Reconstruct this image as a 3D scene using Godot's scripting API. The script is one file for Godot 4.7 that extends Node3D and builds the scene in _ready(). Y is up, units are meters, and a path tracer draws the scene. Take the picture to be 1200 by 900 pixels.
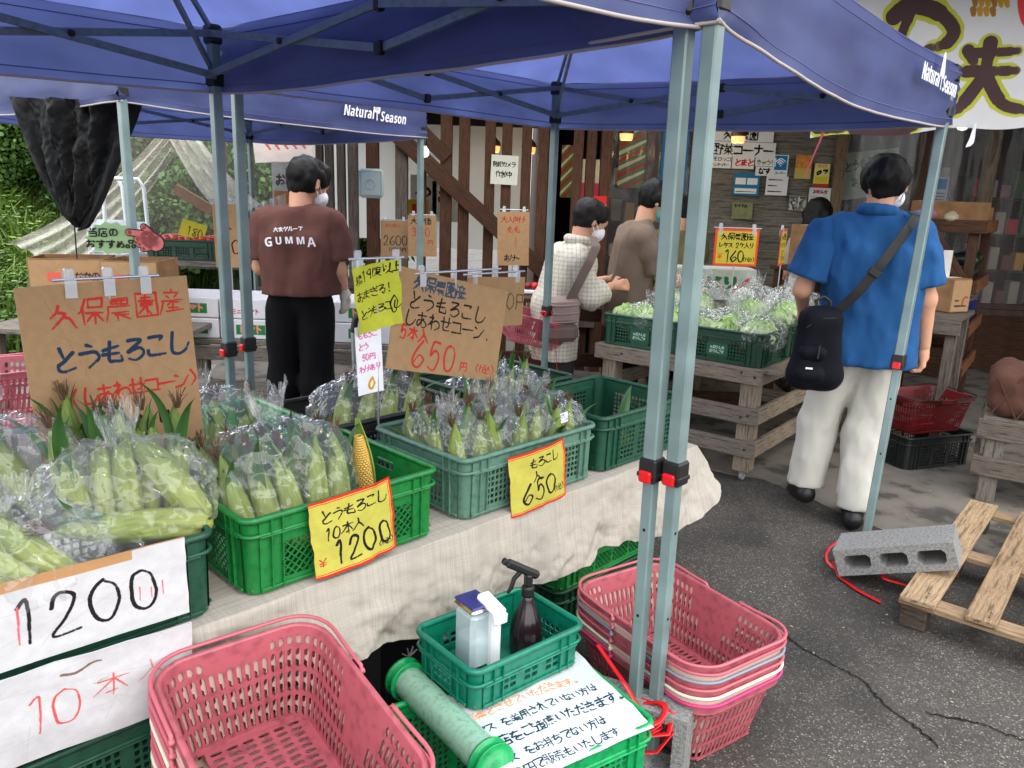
extends Node3D
# A roadside farm stall under blue pop-up tents: sweet corn in crates on a cloth-covered table, shoppers, a timber shop behind.

var rng := RandomNumberGenerator.new()
var taken := {}
var mcache := {}
var noise := FastNoiseLite.new()

# ---------------------------------------------------------------- mesh builder
class MB:
	var v := PackedVector3Array()
	var n := PackedVector3Array()
	var uv := PackedVector2Array()
	var c := PackedColorArray()
	var idx := PackedInt32Array()
	var col := Color.WHITE
	var colored := false

	func paint(k: Color) -> void:
		col = k
		colored = true

	func put(p: Vector3, nn: Vector3, t := Vector2.ZERO) -> int:
		v.append(p); n.append(nn); uv.append(t); c.append(col)
		return v.size() - 1

	func tri(a: Vector3, b: Vector3, d: Vector3) -> void:
		var nn := (a - d).cross(a - b).normalized()
		var i := put(a, nn); put(b, nn); put(d, nn)
		idx.append(i); idx.append(i + 1); idx.append(i + 2)

	func tri_out(a: Vector3, b: Vector3, d: Vector3, hint: Vector3) -> void:
		if (a - d).cross(a - b).dot(hint) < 0.0:
			tri(a, d, b)
		else:
			tri(a, b, d)

	func quad(a: Vector3, b: Vector3, d: Vector3, e: Vector3) -> void:
		var nn := (a - d).cross(a - b).normalized()
		var i := put(a, nn, Vector2(0, 1)); put(b, nn, Vector2(0, 0)); put(d, nn, Vector2(1, 0)); put(e, nn, Vector2(1, 1))
		for k in [0, 1, 2, 0, 2, 3]:
			idx.append(i + k)

	func quad_out(a: Vector3, b: Vector3, d: Vector3, e: Vector3, hint: Vector3) -> void:
		if (a - d).cross(a - b).dot(hint) < 0.0:
			quad(a, e, d, b)
		else:
			quad(a, b, d, e)

	func box(xf: Transform3D, s: Vector3, bev := 0.0) -> void:
		var h := s * 0.5
		var o := xf.origin
		if bev <= 0.0:
			for ax in 3:
				for sg in [-1.0, 1.0]:
					var p := Vector3.ZERO; p[ax] = h[ax] * sg
					var a := Vector3.ZERO; a[(ax + 1) % 3] = h[(ax + 1) % 3]
					var b := Vector3.ZERO; b[(ax + 2) % 3] = h[(ax + 2) % 3]
					var q := [xf * (p - a - b), xf * (p + a - b), xf * (p + a + b), xf * (p - a + b)]
					quad_out(q[0], q[1], q[2], q[3], xf * p - o)
			return
		bev = minf(bev, minf(h.x, minf(h.y, h.z)) * 0.9)
		var k := h - Vector3.ONE * bev
		for ax in 3:
			var a1 := (ax + 1) % 3
			var a2 := (ax + 2) % 3
			for sg in [-1.0, 1.0]:
				var q: Array[Vector3] = []
				for w in [[-1, -1], [1, -1], [1, 1], [-1, 1]]:
					var p := Vector3.ZERO; p[ax] = h[ax] * sg; p[a1] = k[a1] * w[0]; p[a2] = k[a2] * w[1]
					q.append(xf * p)
				var hn := Vector3.ZERO; hn[ax] = sg
				quad_out(q[0], q[1], q[2], q[3], xf.basis * hn)
			for sa in [-1.0, 1.0]:
				for sb in [-1.0, 1.0]:
					var q2: Array[Vector3] = []
					for e in [[-1, 0], [1, 0], [1, 1], [-1, 1]]:
						var p := Vector3.ZERO
						p[ax] = k[ax] * e[0]
						p[a1] = (h[a1] if e[1] == 0 else k[a1]) * sa
						p[a2] = (k[a2] if e[1] == 0 else h[a2]) * sb
						q2.append(xf * p)
					var hn := Vector3.ZERO; hn[a1] = sa; hn[a2] = sb
					quad_out(q2[0], q2[1], q2[2], q2[3], xf.basis * hn)
		for sx in [-1.0, 1.0]:
			for sy in [-1.0, 1.0]:
				for sz in [-1.0, 1.0]:
					tri_out(xf * Vector3(h.x * sx, k.y * sy, k.z * sz), xf * Vector3(k.x * sx, h.y * sy, k.z * sz), xf * Vector3(k.x * sx, k.y * sy, h.z * sz), xf.basis * Vector3(sx, sy, sz))

	func bar(a: Vector3, b: Vector3, w: float, h: float, up := Vector3.UP, bev := 0.0) -> void:
		var x := (b - a)
		var l := x.length()
		x /= l
		if absf(x.dot(up)) > 0.99:
			up = Vector3.RIGHT if absf(x.x) < 0.9 else Vector3.FORWARD
		var z := x.cross(up).normalized()
		var y := z.cross(x)
		box(Transform3D(Basis(x, y, z), (a + b) * 0.5), Vector3(l, h, w), bev)

	# rows of points; smooth shaded
	func grid(rows: Array, closed := false, flip := false, two_u := 1.0, two_v := 1.0) -> void:
		var nr := rows.size()
		var nc: int = rows[0].size()
		var base := v.size()
		for i in nr:
			var r: PackedVector3Array = rows[i]
			var ru: PackedVector3Array = rows[maxi(i - 1, 0)]
			var rd: PackedVector3Array = rows[mini(i + 1, nr - 1)]
			for j in nc:
				var jl := (j - 1 + nc) % nc if closed else maxi(j - 1, 0)
				var jr := (j + 1) % nc if closed else mini(j + 1, nc - 1)
				var nn := (rd[j] - ru[j]).cross(r[jr] - r[jl])
				nn = nn.normalized() if nn.length_squared() > 1e-20 else Vector3.UP
				put(r[j], -nn if flip else nn, Vector2(two_u * j / float(nc - (0 if closed else 1)), two_v * i / float(nr - 1)))
		for i in nr - 1:
			for j in (nc if closed else nc - 1):
				var a := base + i * nc + j
				var b := base + i * nc + (j + 1) % nc
				var d := a + nc
				var e := b + nc
				for q in ([a, e, b, a, d, e] if flip else [a, b, e, a, e, d]):
					idx.append(q)

	func tube(pts: PackedVector3Array, r: Variant, sides := 8, closed := false, caps := true, flat := 1.0) -> void:
		var rows := []
		var m := pts.size()
		var up := Vector3.UP
		for i in m:
			var t: Vector3 = (pts[(i + 1) % m] - pts[(i - 1 + m) % m]) if closed else (pts[mini(i + 1, m - 1)] - pts[maxi(i - 1, 0)])
			t = t.normalized()
			if i == 0:
				up = Vector3.UP if absf(t.y) < 0.9 else Vector3.RIGHT
			var s := t.cross(up).normalized()
			if s.length_squared() < 0.5:
				s = t.cross(Vector3(0.3, 0.5, 0.8)).normalized()
			up = s.cross(t).normalized()
			var rr: float = r[i] if r is Array or r is PackedFloat32Array else r
			var ring := PackedVector3Array()
			for k in sides:
				var a := TAU * k / sides
				ring.append(pts[i] + s * cos(a) * rr + up * sin(a) * rr * flat)
			rows.append(ring)
		if closed:
			rows.append(rows[0])
		grid(rows, true)
		if caps and not closed:
			for e in [0, m - 1]:
				var ring: PackedVector3Array = rows[e]
				var hint: Vector3 = (pts[0] - pts[1]) if e == 0 else (pts[m - 1] - pts[m - 2])
				for k in range(1, sides - 1):
					tri_out(ring[0], ring[k], ring[k + 1], hint)

	func lathe(prof: Array, sides: int, xf := Transform3D.IDENTITY, sx := 1.0, sz := 1.0) -> void:
		var rows := []
		for p in prof:
			var ring := PackedVector3Array()
			for k in sides:
				var a := TAU * k / sides
				ring.append(xf * Vector3(cos(a) * p[0] * sx, p[1], sin(a) * p[0] * sz))
			rows.append(ring)
		grid(rows, true)

	# a sheet with thickness and one hole per marked cell; P(i,j) -> point, N(i,j) -> outward normal
	func perforated(P: Array, N: Array, th: float, hole: Callable, fillet := 0.3, closed := false) -> void:
		var nr := P.size()
		var nc: int = P[0].size()
		var cols := nc if closed else nc - 1
		for i in nr - 1:
			for j in cols:
				var k := (j + 1) % nc
				var o: Array[Vector3] = [P[i][j], P[i][k], P[i + 1][k], P[i + 1][j]]
				var w: Array[Vector3] = [o[0] - N[i][j] * th, o[1] - N[i][k] * th, o[2] - N[i + 1][k] * th, o[3] - N[i + 1][j] * th]
				var nn: Vector3 = N[i][j]
				if not hole.call(i, j):
					quad_out(o[0], o[1], o[2], o[3], nn)
					quad_out(w[0], w[1], w[2], w[3], -nn)
					if i == 0:
						quad_out(o[0], o[1], w[1], w[0], o[0] - o[3])
					if i == nr - 2:
						quad_out(o[3], o[2], w[2], w[3], o[3] - o[0])
					continue
				var oc := (o[0] + o[1] + o[2] + o[3]) * 0.25
				var f := minf(o[0].distance_to(o[1]), o[0].distance_to(o[3])) * fillet
				var loop_o: Array[Vector3] = []
				var loop_w: Array[Vector3] = []
				for q in 4:
					var pa := (o[q] - o[(q + 3) % 4]).normalized()
					var pb := (o[(q + 1) % 4] - o[q]).normalized()
					var x1 := o[q] - pa * f
					var x2 := o[q] + pb * f
					var y1 := w[q] - pa * f
					var y2 := w[q] + pb * f
					if fillet > 0.0:
						tri_out(o[q], x1, x2, nn)
						tri_out(w[q], y1, y2, -nn)
					loop_o.append(x1); loop_o.append(x2); loop_w.append(y1); loop_w.append(y2)
				for q in 8:
					var r := (q + 1) % 8
					if loop_o[q].distance_squared_to(loop_o[r]) > 1e-12:
						quad_out(loop_o[q], loop_o[r], loop_w[r], loop_w[q], oc - (loop_o[q] + loop_o[r]) * 0.5)

	func mesh() -> ArrayMesh:
		var a := []
		a.resize(Mesh.ARRAY_MAX)
		a[Mesh.ARRAY_VERTEX] = v
		a[Mesh.ARRAY_NORMAL] = n
		a[Mesh.ARRAY_TEX_UV] = uv
		if colored:
			a[Mesh.ARRAY_COLOR] = c
		a[Mesh.ARRAY_INDEX] = idx
		var m := ArrayMesh.new()
		m.add_surface_from_arrays(Mesh.PRIMITIVE_TRIANGLES, a)
		return m

# ---------------------------------------------------------------- smooth bodies: capsules blended and meshed as surface nets
# bones: [a, b, ra, rb]; returns an indexed mesh added to mb
func nets(mb: MB, bones: Array, cell: float, k: float, fold := 0.0, fold_scale := 9.0, cuts := []) -> void:
	var lo := Vector3.INF
	var hi := -Vector3.INF
	for b in bones:
		var rm: float = maxf(b[2], b[3]) + k * 0.5 + cell * 3.0
		lo = lo.min(b[0] - Vector3.ONE * rm).min(b[1] - Vector3.ONE * rm)
		hi = hi.max(b[0] + Vector3.ONE * rm).max(b[1] + Vector3.ONE * rm)
	var nx := int((hi.x - lo.x) / cell) + 2
	var ny := int((hi.y - lo.y) / cell) + 2
	var nz := int((hi.z - lo.z) / cell) + 2
	var f := PackedFloat32Array()
	f.resize(nx * ny * nz)
	f.fill(1.0)
	var sy := nx
	var sz := nx * ny
	for b in bones:
		var a: Vector3 = b[0]
		var e: Vector3 = b[1]
		var ra: float = b[2]
		var rb: float = b[3]
		var rm := maxf(ra, rb) + k + cell * 2.0
		var p0 := (a.min(e) - Vector3.ONE * rm - lo) / cell
		var p1 := (a.max(e) + Vector3.ONE * rm - lo) / cell
		var ab := e - a
		var l2 := maxf(ab.length_squared(), 1e-9)
		for z in range(maxi(0, int(p0.z)), mini(nz, int(p1.z) + 1)):
			for y in range(maxi(0, int(p0.y)), mini(ny, int(p1.y) + 1)):
				var at := z * sz + y * sy
				for x in range(maxi(0, int(p0.x)), mini(nx, int(p1.x) + 1)):
					var pa := Vector3(lo.x + x * cell - a.x, lo.y + y * cell - a.y, lo.z + z * cell - a.z)
					var t := clampf(pa.dot(ab) / l2, 0.0, 1.0)
					var d := (pa - ab * t).length() - ra - (rb - ra) * t
					var cur := f[at + x]
					var h := k - absf(cur - d)
					f[at + x] = minf(cur, d) - (h * h / k * 0.25 if h > 0.0 else 0.0)
	if fold > 0.0:
		for z in nz:
			for y in ny:
				for x in nx:
					var i := z * sz + y * sy + x
					if absf(f[i]) < cell * 2.5 + fold:
						var q := (lo + Vector3(x, y, z) * cell) * fold_scale
						f[i] += fold * noise.get_noise_3d(q.x * 10.0, q.y * 4.0, q.z * 10.0) * 1.6
	for cut in cuts:
		var cp: Vector3 = cut[0]
		var cn: Vector3 = cut[1].normalized()
		var reach: float = cut[2] if cut.size() > 2 else 99.0
		for z in nz:
			for y in ny:
				var at := z * sz + y * sy
				var q0 := (lo + Vector3(0, y, z) * cell - cp).dot(cn)
				if reach < 9.0 and (absf(lo.y + y * cell - cp.y) > reach or absf(lo.z + z * cell - cp.z) > reach): continue
				for x in nx:
					var d := q0 + x * cell * cn.x
					if d > f[at + x] and absf(lo.x + x * cell - cp.x) < reach: f[at + x] = d
	var sum := {}
	var quads := []
	var steps := [1, sy, sz]
	var dirs := [Vector3(cell, 0, 0), Vector3(0, cell, 0), Vector3(0, 0, cell)]
	for z in range(1, nz - 1):
		for y in range(1, ny - 1):
			var at := z * sz + y * sy
			for x in range(1, nx - 1):
				var i := at + x
				var fa := f[i]
				for ax in 3:
					var fb := f[i + steps[ax]]
					if (fa < 0.0) == (fb < 0.0):
						continue
					var p: Vector3 = lo + Vector3(x, y, z) * cell + dirs[ax] * (fa / (fa - fb))
					var s1: int = steps[(ax + 1) % 3]
					var s2: int = steps[(ax + 2) % 3]
					var cells := [i, i - s1, i - s1 - s2, i - s2]
					for ci in cells:
						if sum.has(ci):
							sum[ci][0] += p
							sum[ci][1] += 1
						else:
							sum[ci] = [p, 1]
					quads.append([cells, fa < 0.0])
	var base := mb.v.size()
	var at_of := {}
	for ci in sum:
		at_of[ci] = mb.put(sum[ci][0] / sum[ci][1], Vector3.ZERO, Vector2.ZERO)
	var nor := PackedVector3Array()
	nor.resize(sum.size())
	for q in quads:
		var r := [at_of[q[0][0]], at_of[q[0][1]], at_of[q[0][2]], at_of[q[0][3]]]
		if not q[1]:
			r.reverse()
		var a: Vector3 = mb.v[r[0]]
		var nn := (a - mb.v[r[2]]).cross(mb.v[r[1]] - mb.v[r[3]])
		for w in r:
			nor[w - base] += nn
		for w in [0, 2, 1, 0, 3, 2]:
			mb.idx.append(r[w])
	for i in nor.size():
		mb.n[base + i] = nor[i].normalized()
		var pp := mb.v[base + i]
		mb.uv[base + i] = Vector2(pp.x + pp.z, pp.y)

# ---------------------------------------------------------------- nodes
func numbered(called: String) -> String:
	var k: int = taken.get(called, 0)
	taken[called] = k + 1
	return called if k == 0 else "%s_%03d" % [called, k]

func tag(o: Node3D, label: String, category := "", group := "", kind := "") -> Node3D:
	if label: o.set_meta("label", label)
	if category: o.set_meta("category", category)
	if group: o.set_meta("group", group)
	if kind: o.set_meta("kind", kind)
	return o

func thing(called: String, label: String, category: String, at := Vector3.ZERO, yaw := 0.0, group := "") -> Node3D:
	var o := Node3D.new()
	o.name = numbered(called)
	add_child(o)
	o.position = at
	o.rotation.y = deg_to_rad(yaw)
	return tag(o, label, category, group)

func part(called: String, m: Mesh, mat: Material, parent: Node, xf := Transform3D.IDENTITY) -> MeshInstance3D:
	var o := MeshInstance3D.new()
	o.name = called
	o.mesh = m
	o.material_override = mat
	parent.add_child(o, true)
	o.transform = xf
	return o

func solo(called: String, label: String, category: String, m: Mesh, mat: Material, xf := Transform3D.IDENTITY, group := "") -> MeshInstance3D:
	var o := part(numbered(called), m, mat, self, xf)
	tag(o, label, category, group)
	return o

func setting(called: String, m: Mesh, mat: Material, xf := Transform3D.IDENTITY) -> MeshInstance3D:
	var o := part(numbered(called), m, mat, self, xf)
	o.set_meta("kind", "structure")
	return o

func copy(o: Node3D, label: String, xf: Transform3D, group := "") -> Node3D:
	var c := o.duplicate() as Node3D
	c.name = numbered(String(o.name).get_slice("_0", 0))
	add_child(c)
	c.transform = xf
	return tag(c, label, "", group)

func bxm(x: float, y: float, z: float, bev := 0.0) -> ArrayMesh:
	var key := "b%.4f,%.4f,%.4f,%.4f" % [x, y, z, bev]
	if not mcache.has(key):
		var b := MB.new()
		b.box(Transform3D.IDENTITY, Vector3(x, y, z), bev)
		mcache[key] = b.mesh()
	return mcache[key]

func T(x: float, y: float, z: float, yaw := 0.0, pitch := 0.0, roll := 0.0) -> Transform3D:
	return Transform3D(Basis.from_euler(Vector3(deg_to_rad(pitch), deg_to_rad(yaw), deg_to_rad(roll))), Vector3(x, y, z))

# a board between two points, grain along its length; a part of parent
func board(called: String, a: Vector3, b: Vector3, w: float, h: float, mat: Material, parent: Node, up := Vector3.UP, bev := 0.003) -> MeshInstance3D:
	var x := b - a
	var l := x.length()
	x /= l
	if absf(x.dot(up)) > 0.99:
		up = Vector3.RIGHT if absf(x.x) < 0.9 else Vector3.FORWARD
	var z := x.cross(up).normalized()
	return part(called, bxm(l, h, w, bev), mat, parent, Transform3D(Basis(x, z.cross(x), z), (a + b) * 0.5))

func arc(a: Vector3, b: Vector3, sag: float, m := 8) -> PackedVector3Array:
	var p := PackedVector3Array()
	for i in m + 1:
		var t := float(i) / m
		p.append(a.lerp(b, t) - Vector3(0, sag * 4.0 * t * (1.0 - t), 0))
	return p

# ---------------------------------------------------------------- materials and computed textures
func lin(r: float, g: float, b: float) -> Color:
	return Color(r, g, b).linear_to_srgb()

func mat(c: Color, rough := 0.7, spec := 0.5) -> StandardMaterial3D:
	var m := StandardMaterial3D.new()
	m.albedo_color = c
	m.roughness = rough
	m.metallic_specular = spec
	return m

func ntex(type: int, freq: float, stops: Array, seed_ := 1, octaves := 4, size := 512, normal := 0.0) -> NoiseTexture2D:
	var f := FastNoiseLite.new()
	f.noise_type = type as FastNoiseLite.NoiseType
	f.frequency = freq
	f.seed = seed_
	f.fractal_octaves = octaves
	if type == FastNoiseLite.TYPE_CELLULAR:
		f.cellular_return_type = FastNoiseLite.RETURN_CELL_VALUE
		f.fractal_type = FastNoiseLite.FRACTAL_NONE
	var t := NoiseTexture2D.new()
	t.width = size
	t.height = size
	t.seamless = true
	t.noise = f
	if normal > 0.0:
		t.as_normal_map = true
		t.bump_strength = normal
	elif stops:
		var g := Gradient.new()
		var off := PackedFloat32Array()
		var cols := PackedColorArray()
		for s in stops:
			off.append(s[0])
			cols.append(s[1] if s[1] is Color else Color(s[1], s[1], s[1]))
		g.offsets = off
		g.colors = cols
		t.color_ramp = g
	return t

func tri_map(m: StandardMaterial3D, tex: Texture2D, scale: Vector3, world := false) -> StandardMaterial3D:
	m.albedo_texture = tex
	m.uv1_triplanar = true
	m.uv1_world_triplanar = world
	m.uv1_scale = scale
	return m

func relief(m: StandardMaterial3D, tex: Texture2D, cm: float) -> StandardMaterial3D:
	m.heightmap_enabled = true
	m.heightmap_texture = tex
	m.heightmap_scale = cm
	return m

var tex_grain: Texture2D
var tex_soft: Texture2D
var tex_fine: Texture2D
var tex_dirt: Texture2D

func wood(c: Color, rough := 0.8, k := 1.0) -> StandardMaterial3D:
	var m := tri_map(mat(c, rough, 0.35), tex_grain, Vector3(0.9, 11.0, 11.0) * k)
	return relief(m, tex_grain, 0.06)

func plastic(c: Color, rough := 0.38) -> StandardMaterial3D:
	var m := tri_map(mat(c, rough, 0.5), tex_dirt, Vector3.ONE * 3.0)
	return m

# ---------------------------------------------------------------- handwriting: strokes on a ten by ten grid, column then row
var GLYPHS := {
	"0": "40 21 13 16 28 49 68 76 73 61 40", "1": "31 50 59", "2": "13 21 40 61 63 46 19 79", "3": "11 60 73 44 76 59 18", "5": "70 30 24 43 63 75 68 49 18", "6": "60 33 16 28 49 68 76 55 27", "8": "50 22 55 78 49 27 55 81 50", "9": "74 45 23 50 73 59", "4": "60 16 96|63 69",
	"¥": "10 44|80 44|44 49|15 75|17 77", "(": "60 34 36 69", ")": "30 64 66 39", ".": "48 49", "。": "27 48 29 18", "!": "50 56|58 59", "~": "15 34 56 75",
	"久": "41 33 15|33 64 55 37 19|55 76 99", "保": "30 14 05|23 29|40 90 93 43 40|35 95|65 69|65 38|65 98", "農": "21 81 83 23 21|22 82|41 43|61 63|14 94|14 16 09|26 86|37 87|47 49|57 99", "園": "10 90 99 19 10|32 72|51 53|23 83|34 74 75 35 34|55 58|55 28|56 78",
	"産": "50 51|21 81|32 43|72 63|14 94|24 17 09|45 36|45 85|37 77|55 58|28 98", "と": "30 44|82 45 26 28 49 88", "う": "40 61|13 63 84 86 49", "も": "40 37 58 88 86|13 72|15 75", "ろ": "21 71 25 64 85 87 59 28", "こ": "21 71 62|16 28 88", "し": "30 27 49 78 95",
	"あ": "12 82|40 48|64 46 28 17 25 65 87 79 59", "わ": "30 39|12 42 07|26 54 84 97 69", "せ": "13 93|70 75 56|30 37 58 88", "コ": "12 82 88|18 98", "ー": "05 95", "ン": "12 33|19 58 93", "円": "19 11 91 99 79|51 55|15 95", "本": "12 92|50 59|52 07|52 97|37 67", "入": "40 54 28 09|54 76 99",
	"糖": "11 23|41 33|04 44|20 29|25 08|25 47|70 71|51 91|51 56 49|62 92 94 62|63 93|66 96 98 68 66", "度": "50 51|11 91|11 15 09|23 83|42 45 75 72|36 76 29|46 89", "以": "20 27 45|42 53|80 76 49|67 99", "上": "40 49|44 84|09 99", "ま": "12 82|14 84|50 57 28 17 36 78 89", "す": "02 92|60 65 46 35 44 64 66 39", "ぎ": "12 72|14 84|40 75|27 38 78|71 82|80 91", "る": "21 71 25 64 85 87 69 48 57 68",
	"レ": "20 28 84", "タ": "30 15|22 72 49|34 66", "ス": "12 72 18|45 88", "ヶ": "30 15|22 92|62 65 48", "り": "30 35 44|70 75 49", "カ": "12 82 78 58|40 36 18", "メ": "71 46 18|33 77", "ラ": "20 80|13 83 66 39", "ト": "30 39|43 75", "マ": "12 92 65|44 66", "な": "12 62|30 17|71 93|64 67 48 27 46 88", "か": "12 62 77 48|40 17|71 94", "の": "51 47 28 14 31 71 94 87 58", "お": "12 62|30 37 18 16 45 75 87 58|71 93",
	"め": "21 37|61 37 18 15 43 74 87 58", "品": "30 70 73 33 30|05 35 38 08 05|65 95 98 68 65", "当": "50 54|20 32|80 62|14 84 89 19|16 86", "店": "50 51|11 91|11 16 09|53 56|54 84|36 86 89 39 36", "防": "10 19|10 40 23 45 17|70 71|42 92|62 56 39|54 84 79 69", "犯": "31 05|10 34 29 08|35 08|50 90 94 74|50 58 88", "作": "30 04|22 29|50 33|42 92|62 69|64 84|67 87", "動": "30 11|02 52|13 53 56 13|14 54|32 39|17 47|09 59|62 92 88 78|70 68 59", "中": "12 82 86 16 12|50 59",
	"野": "10 50 54 10|12 52|30 39|16 46|09 59|61 91 73|82 84|64 94 85|74 79 69", "菜": "02 92|30 34|70 74|73 24|25 34|45 54|84 75|16 96|55 59|56 19|56 99", "ナ": "13 93|50 56 29", "モ": "21 81|14 94|51 58 88", "ロ": "22 82 88 28 22", "ッ": "23 35|53 65|84 68 49", "き": "12 72|14 84|40 75|27 38 78", "ゅ": "24 27|35 74 86 67|54 57 39", "く": "61 25 69", "ペ": "05 43 97|82 92 93 82", "キ": "12 82|15 85|40 59", "を": "12 72|41 15 45 57|86 46 38 59 89",
	"着": "31 42|71 62|13 93|15 95|07 97|53 28|46 86 89 46|47 87|48 88", "用": "21 18 09|21 81 89|23 83|25 85|51 58", "さ": "13 83|40 75|27 38 78", "れ": "30 39|12 42 07|25 53 67 89", "て": "11 91 46 58 78", "い": "22 26 37|71 84 86", "方": "50 51|12 92|42 36 09|34 74 69 59", "は": "20 17|44 94|70 77 58 37 46 88", "ご": "21 71|16 28 88|80 91|90 94", "遠": "11 22|14 35 28 09 99|61 64|42 82|34 94|55 85 87 57 55|67 49|67 89", "慮": "50 53|51 81|12 92|12 16 09|33 73|34 74 35|35 85|27 28|47 59|77 88", "た": "12 62|40 18|54 84|57 68 98", "だ": "12 62|40 18|54 84|57 68 98|80 91|90 91", "持": "12 42|30 38 18|06 45|70 73|51 91|43 93|35 95|74 79 69|56 67", "ち": "12 82|40 25 64 86 59 29", "で": "11 91 46 58 78|63 74|83 94", "販": "10 40 46 10|12 42|14 44|16 08|37 48|60 90|60 65 49|63 93 59|64 99", "売": "50 53|11 91|23 83|14 96|14 16|36 29|66 68 98", "大": "13 93|50 53 09|54 99", "人": "50 54 09|54 99", "特": "20 11|12 42|30 39|06 45|70 73|51 91|43 93|35 95|74 79|56 67", "価": "30 04|22 29|41 91|43 93 98 48 43|61 68|71 78", "向": "50 31|12 92 99|12 19|34 74 76 36 34", "け": "20 17|44 94|70 76 49", "税": "31 12|13 43|21 29|24 07|60 71|90 81|53 93 95 55 53|65 59|75 78 98", "込": "11 22|14 35 28 09 99|52 46|51 87", "米": "50 59|05 95|21 43|81 63|46 19|56 99", "屋": "10 90 92 12|10 15 09|34 94|54 45 95|36 96|65 69|29 99", "泉": "50 41|12 82 84 14 12|13 83|55 59|26 46 19|66 99", "グ": "30 15|22 72 49|80 91|90 94", "ル": "30 34 09|60 69 96", "プ": "12 72 49|82 92 93 82", "イ": "70 35 16|54 59", "み": "21 61 28 17 35 95|75 58", "地": "12 42|20 27|08 46|50 58 98 96|34 94 96|70 77", "ん": "40 18|35 55 57 78 96", "消": "11 22|13 24|09 35|60 63|40 52|90 72|44 49|44 94 99|46 96|48 98", "毒": "22 82|23 83|04 94|51 54|26 76 79|26 19|38 97|17 97", "ミ": "21 82|24 85|17 88", "ニ": "23 73|17 87", "ど": "30 44|82 45 26 28 49 88|70 81|80 91", "ら": "40 61|32 37 46 85 87 58", "知": "20 12|12 42|04 44|30 26 08|35 48|52 92 98 58 52",
}

var brushes := {}

func brush(r: float, c: Color) -> Image:
	var key := "%.1f%s" % [r, c.to_html()]
	if not brushes.has(key):
		var s := int(ceil(r)) * 2 + 3
		var im := Image.create(s, s, false, Image.FORMAT_RGBA8)
		for y in s:
			for x in s:
				var d := Vector2(x - s / 2, y - s / 2).length()
				im.set_pixel(x, y, Color(c.r, c.g, c.b, clampf(r + 0.5 - d, 0.0, 1.0) * c.a))
		brushes[key] = im
	return brushes[key]

func stroke(im: Image, pts: Array, r: float, c: Color, smooth := true) -> void:
	# pressure: full at the start of a stroke, lighter and drier at its end
	var nibs := [brush(r * 1.05, c), brush(r * 0.9, Color(c.r, c.g, c.b, c.a * 0.85)), brush(r * 0.7, Color(c.r, c.g, c.b, c.a * 0.7))]
	var m := pts.size()
	for i in m - 1:
		var p0: Vector2 = pts[maxi(i - 1, 0)]
		var p1: Vector2 = pts[i]
		var p2: Vector2 = pts[i + 1]
		var p3: Vector2 = pts[mini(i + 2, m - 1)]
		var steps := maxi(2, int(p1.distance_to(p2) / maxf(0.6, r * 0.45)))
		for s in steps + 1:
			var t := float(s) / steps
			var p := p1.cubic_interpolate(p2, p0, p3, t) if smooth else p1.lerp(p2, t)
			var along := (i + t) / (m - 1.0)
			var b: Image = nibs[0 if along < 0.45 else (1 if along < 0.82 else 2)]
			if r > 2.0 and (s * 7 + i * 3) % 11 == 0: continue
			var half := Vector2(b.get_width() / 2, b.get_height() / 2)
			im.blend_rect(b, Rect2i(0, 0, b.get_width(), b.get_height()), Vector2i(p - half))

# writes s with its top left corner at x, y; size of a character; slope turns the line of writing
func write(im: Image, s: String, x: float, y: float, size: float, c: Color, r: float, adv := 1.0, slope := 0.0, wob := 0.03) -> void:
	var rr := RandomNumberGenerator.new()
	rr.seed = hash(s)
	var at := Vector2(x, y)
	for ch in s:
		if ch != " " and GLYPHS.has(ch):
			var code := ch.unicode_at(0)
			var smooth := code < 0x30A0
			var narrow := 0.72 if code < 128 else 1.0
			var cnt := String(GLYPHS[ch]).count("|")
			var thin := r * (0.66 if cnt >= 8 else (0.82 if cnt >= 6 else 1.0))
			for st in String(GLYPHS[ch]).split("|"):
				var pts := []
				for q in st.split(" "):
					var k := Vector2(int(q[0]) / 9.0 * narrow, int(q[1]) / 9.0)
					k += Vector2(rr.randf_range(-wob, wob), rr.randf_range(-wob, wob))
					pts.append(at + k * size)
				stroke(im, pts, thin, c, smooth)
			at += Vector2(size * adv * narrow, size * adv * slope)
		else:
			at += Vector2(size * adv * 0.6, size * adv * 0.6 * slope)

func blank(w: int, h: int, c: Color, spread := 0.02, seed_ := 5) -> Image:
	var im := Image.create(w, h, false, Image.FORMAT_RGBA8)
	im.fill(c)
	var f := FastNoiseLite.new()
	f.seed = seed_
	f.frequency = 0.02
	for y in range(0, h, 2):
		for x in range(0, w, 2):
			var k := 1.0 + f.get_noise_2d(x, y) * spread * 3.0 + rng.randf_range(-spread, spread)
			im.fill_rect(Rect2i(x, y, 2, 2), Color(c.r * k, c.g * k, c.b * k))
	return im

func cardboard_image(w: int, h: int, seed_ := 3) -> Image:
	var im := blank(w, h, Color(0.635, 0.51, 0.37), 0.016, seed_)
	for y in range(0, h, 7):
		var line := Image.create(w, 1, false, Image.FORMAT_RGBA8)
		line.fill(Color(0.45, 0.34, 0.22, 0.10 + 0.08 * rng.randf()))
		im.blend_rect(line, Rect2i(0, 0, w, 1), Vector2i(0, y))
	for k in 5:
		stroke(im, [Vector2(rng.randf() * w, rng.randf() * h), Vector2(rng.randf() * w, rng.randf() * h)], 1.0, Color(0.5, 0.38, 0.25, 0.12))
	return im

func printed(im: Image, rough := 0.85) -> StandardMaterial3D:
	var m := mat(Color.WHITE, rough, 0.35)
	m.albedo_texture = ImageTexture.create_from_image(im)
	m.texture_repeat = false
	return m

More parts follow.
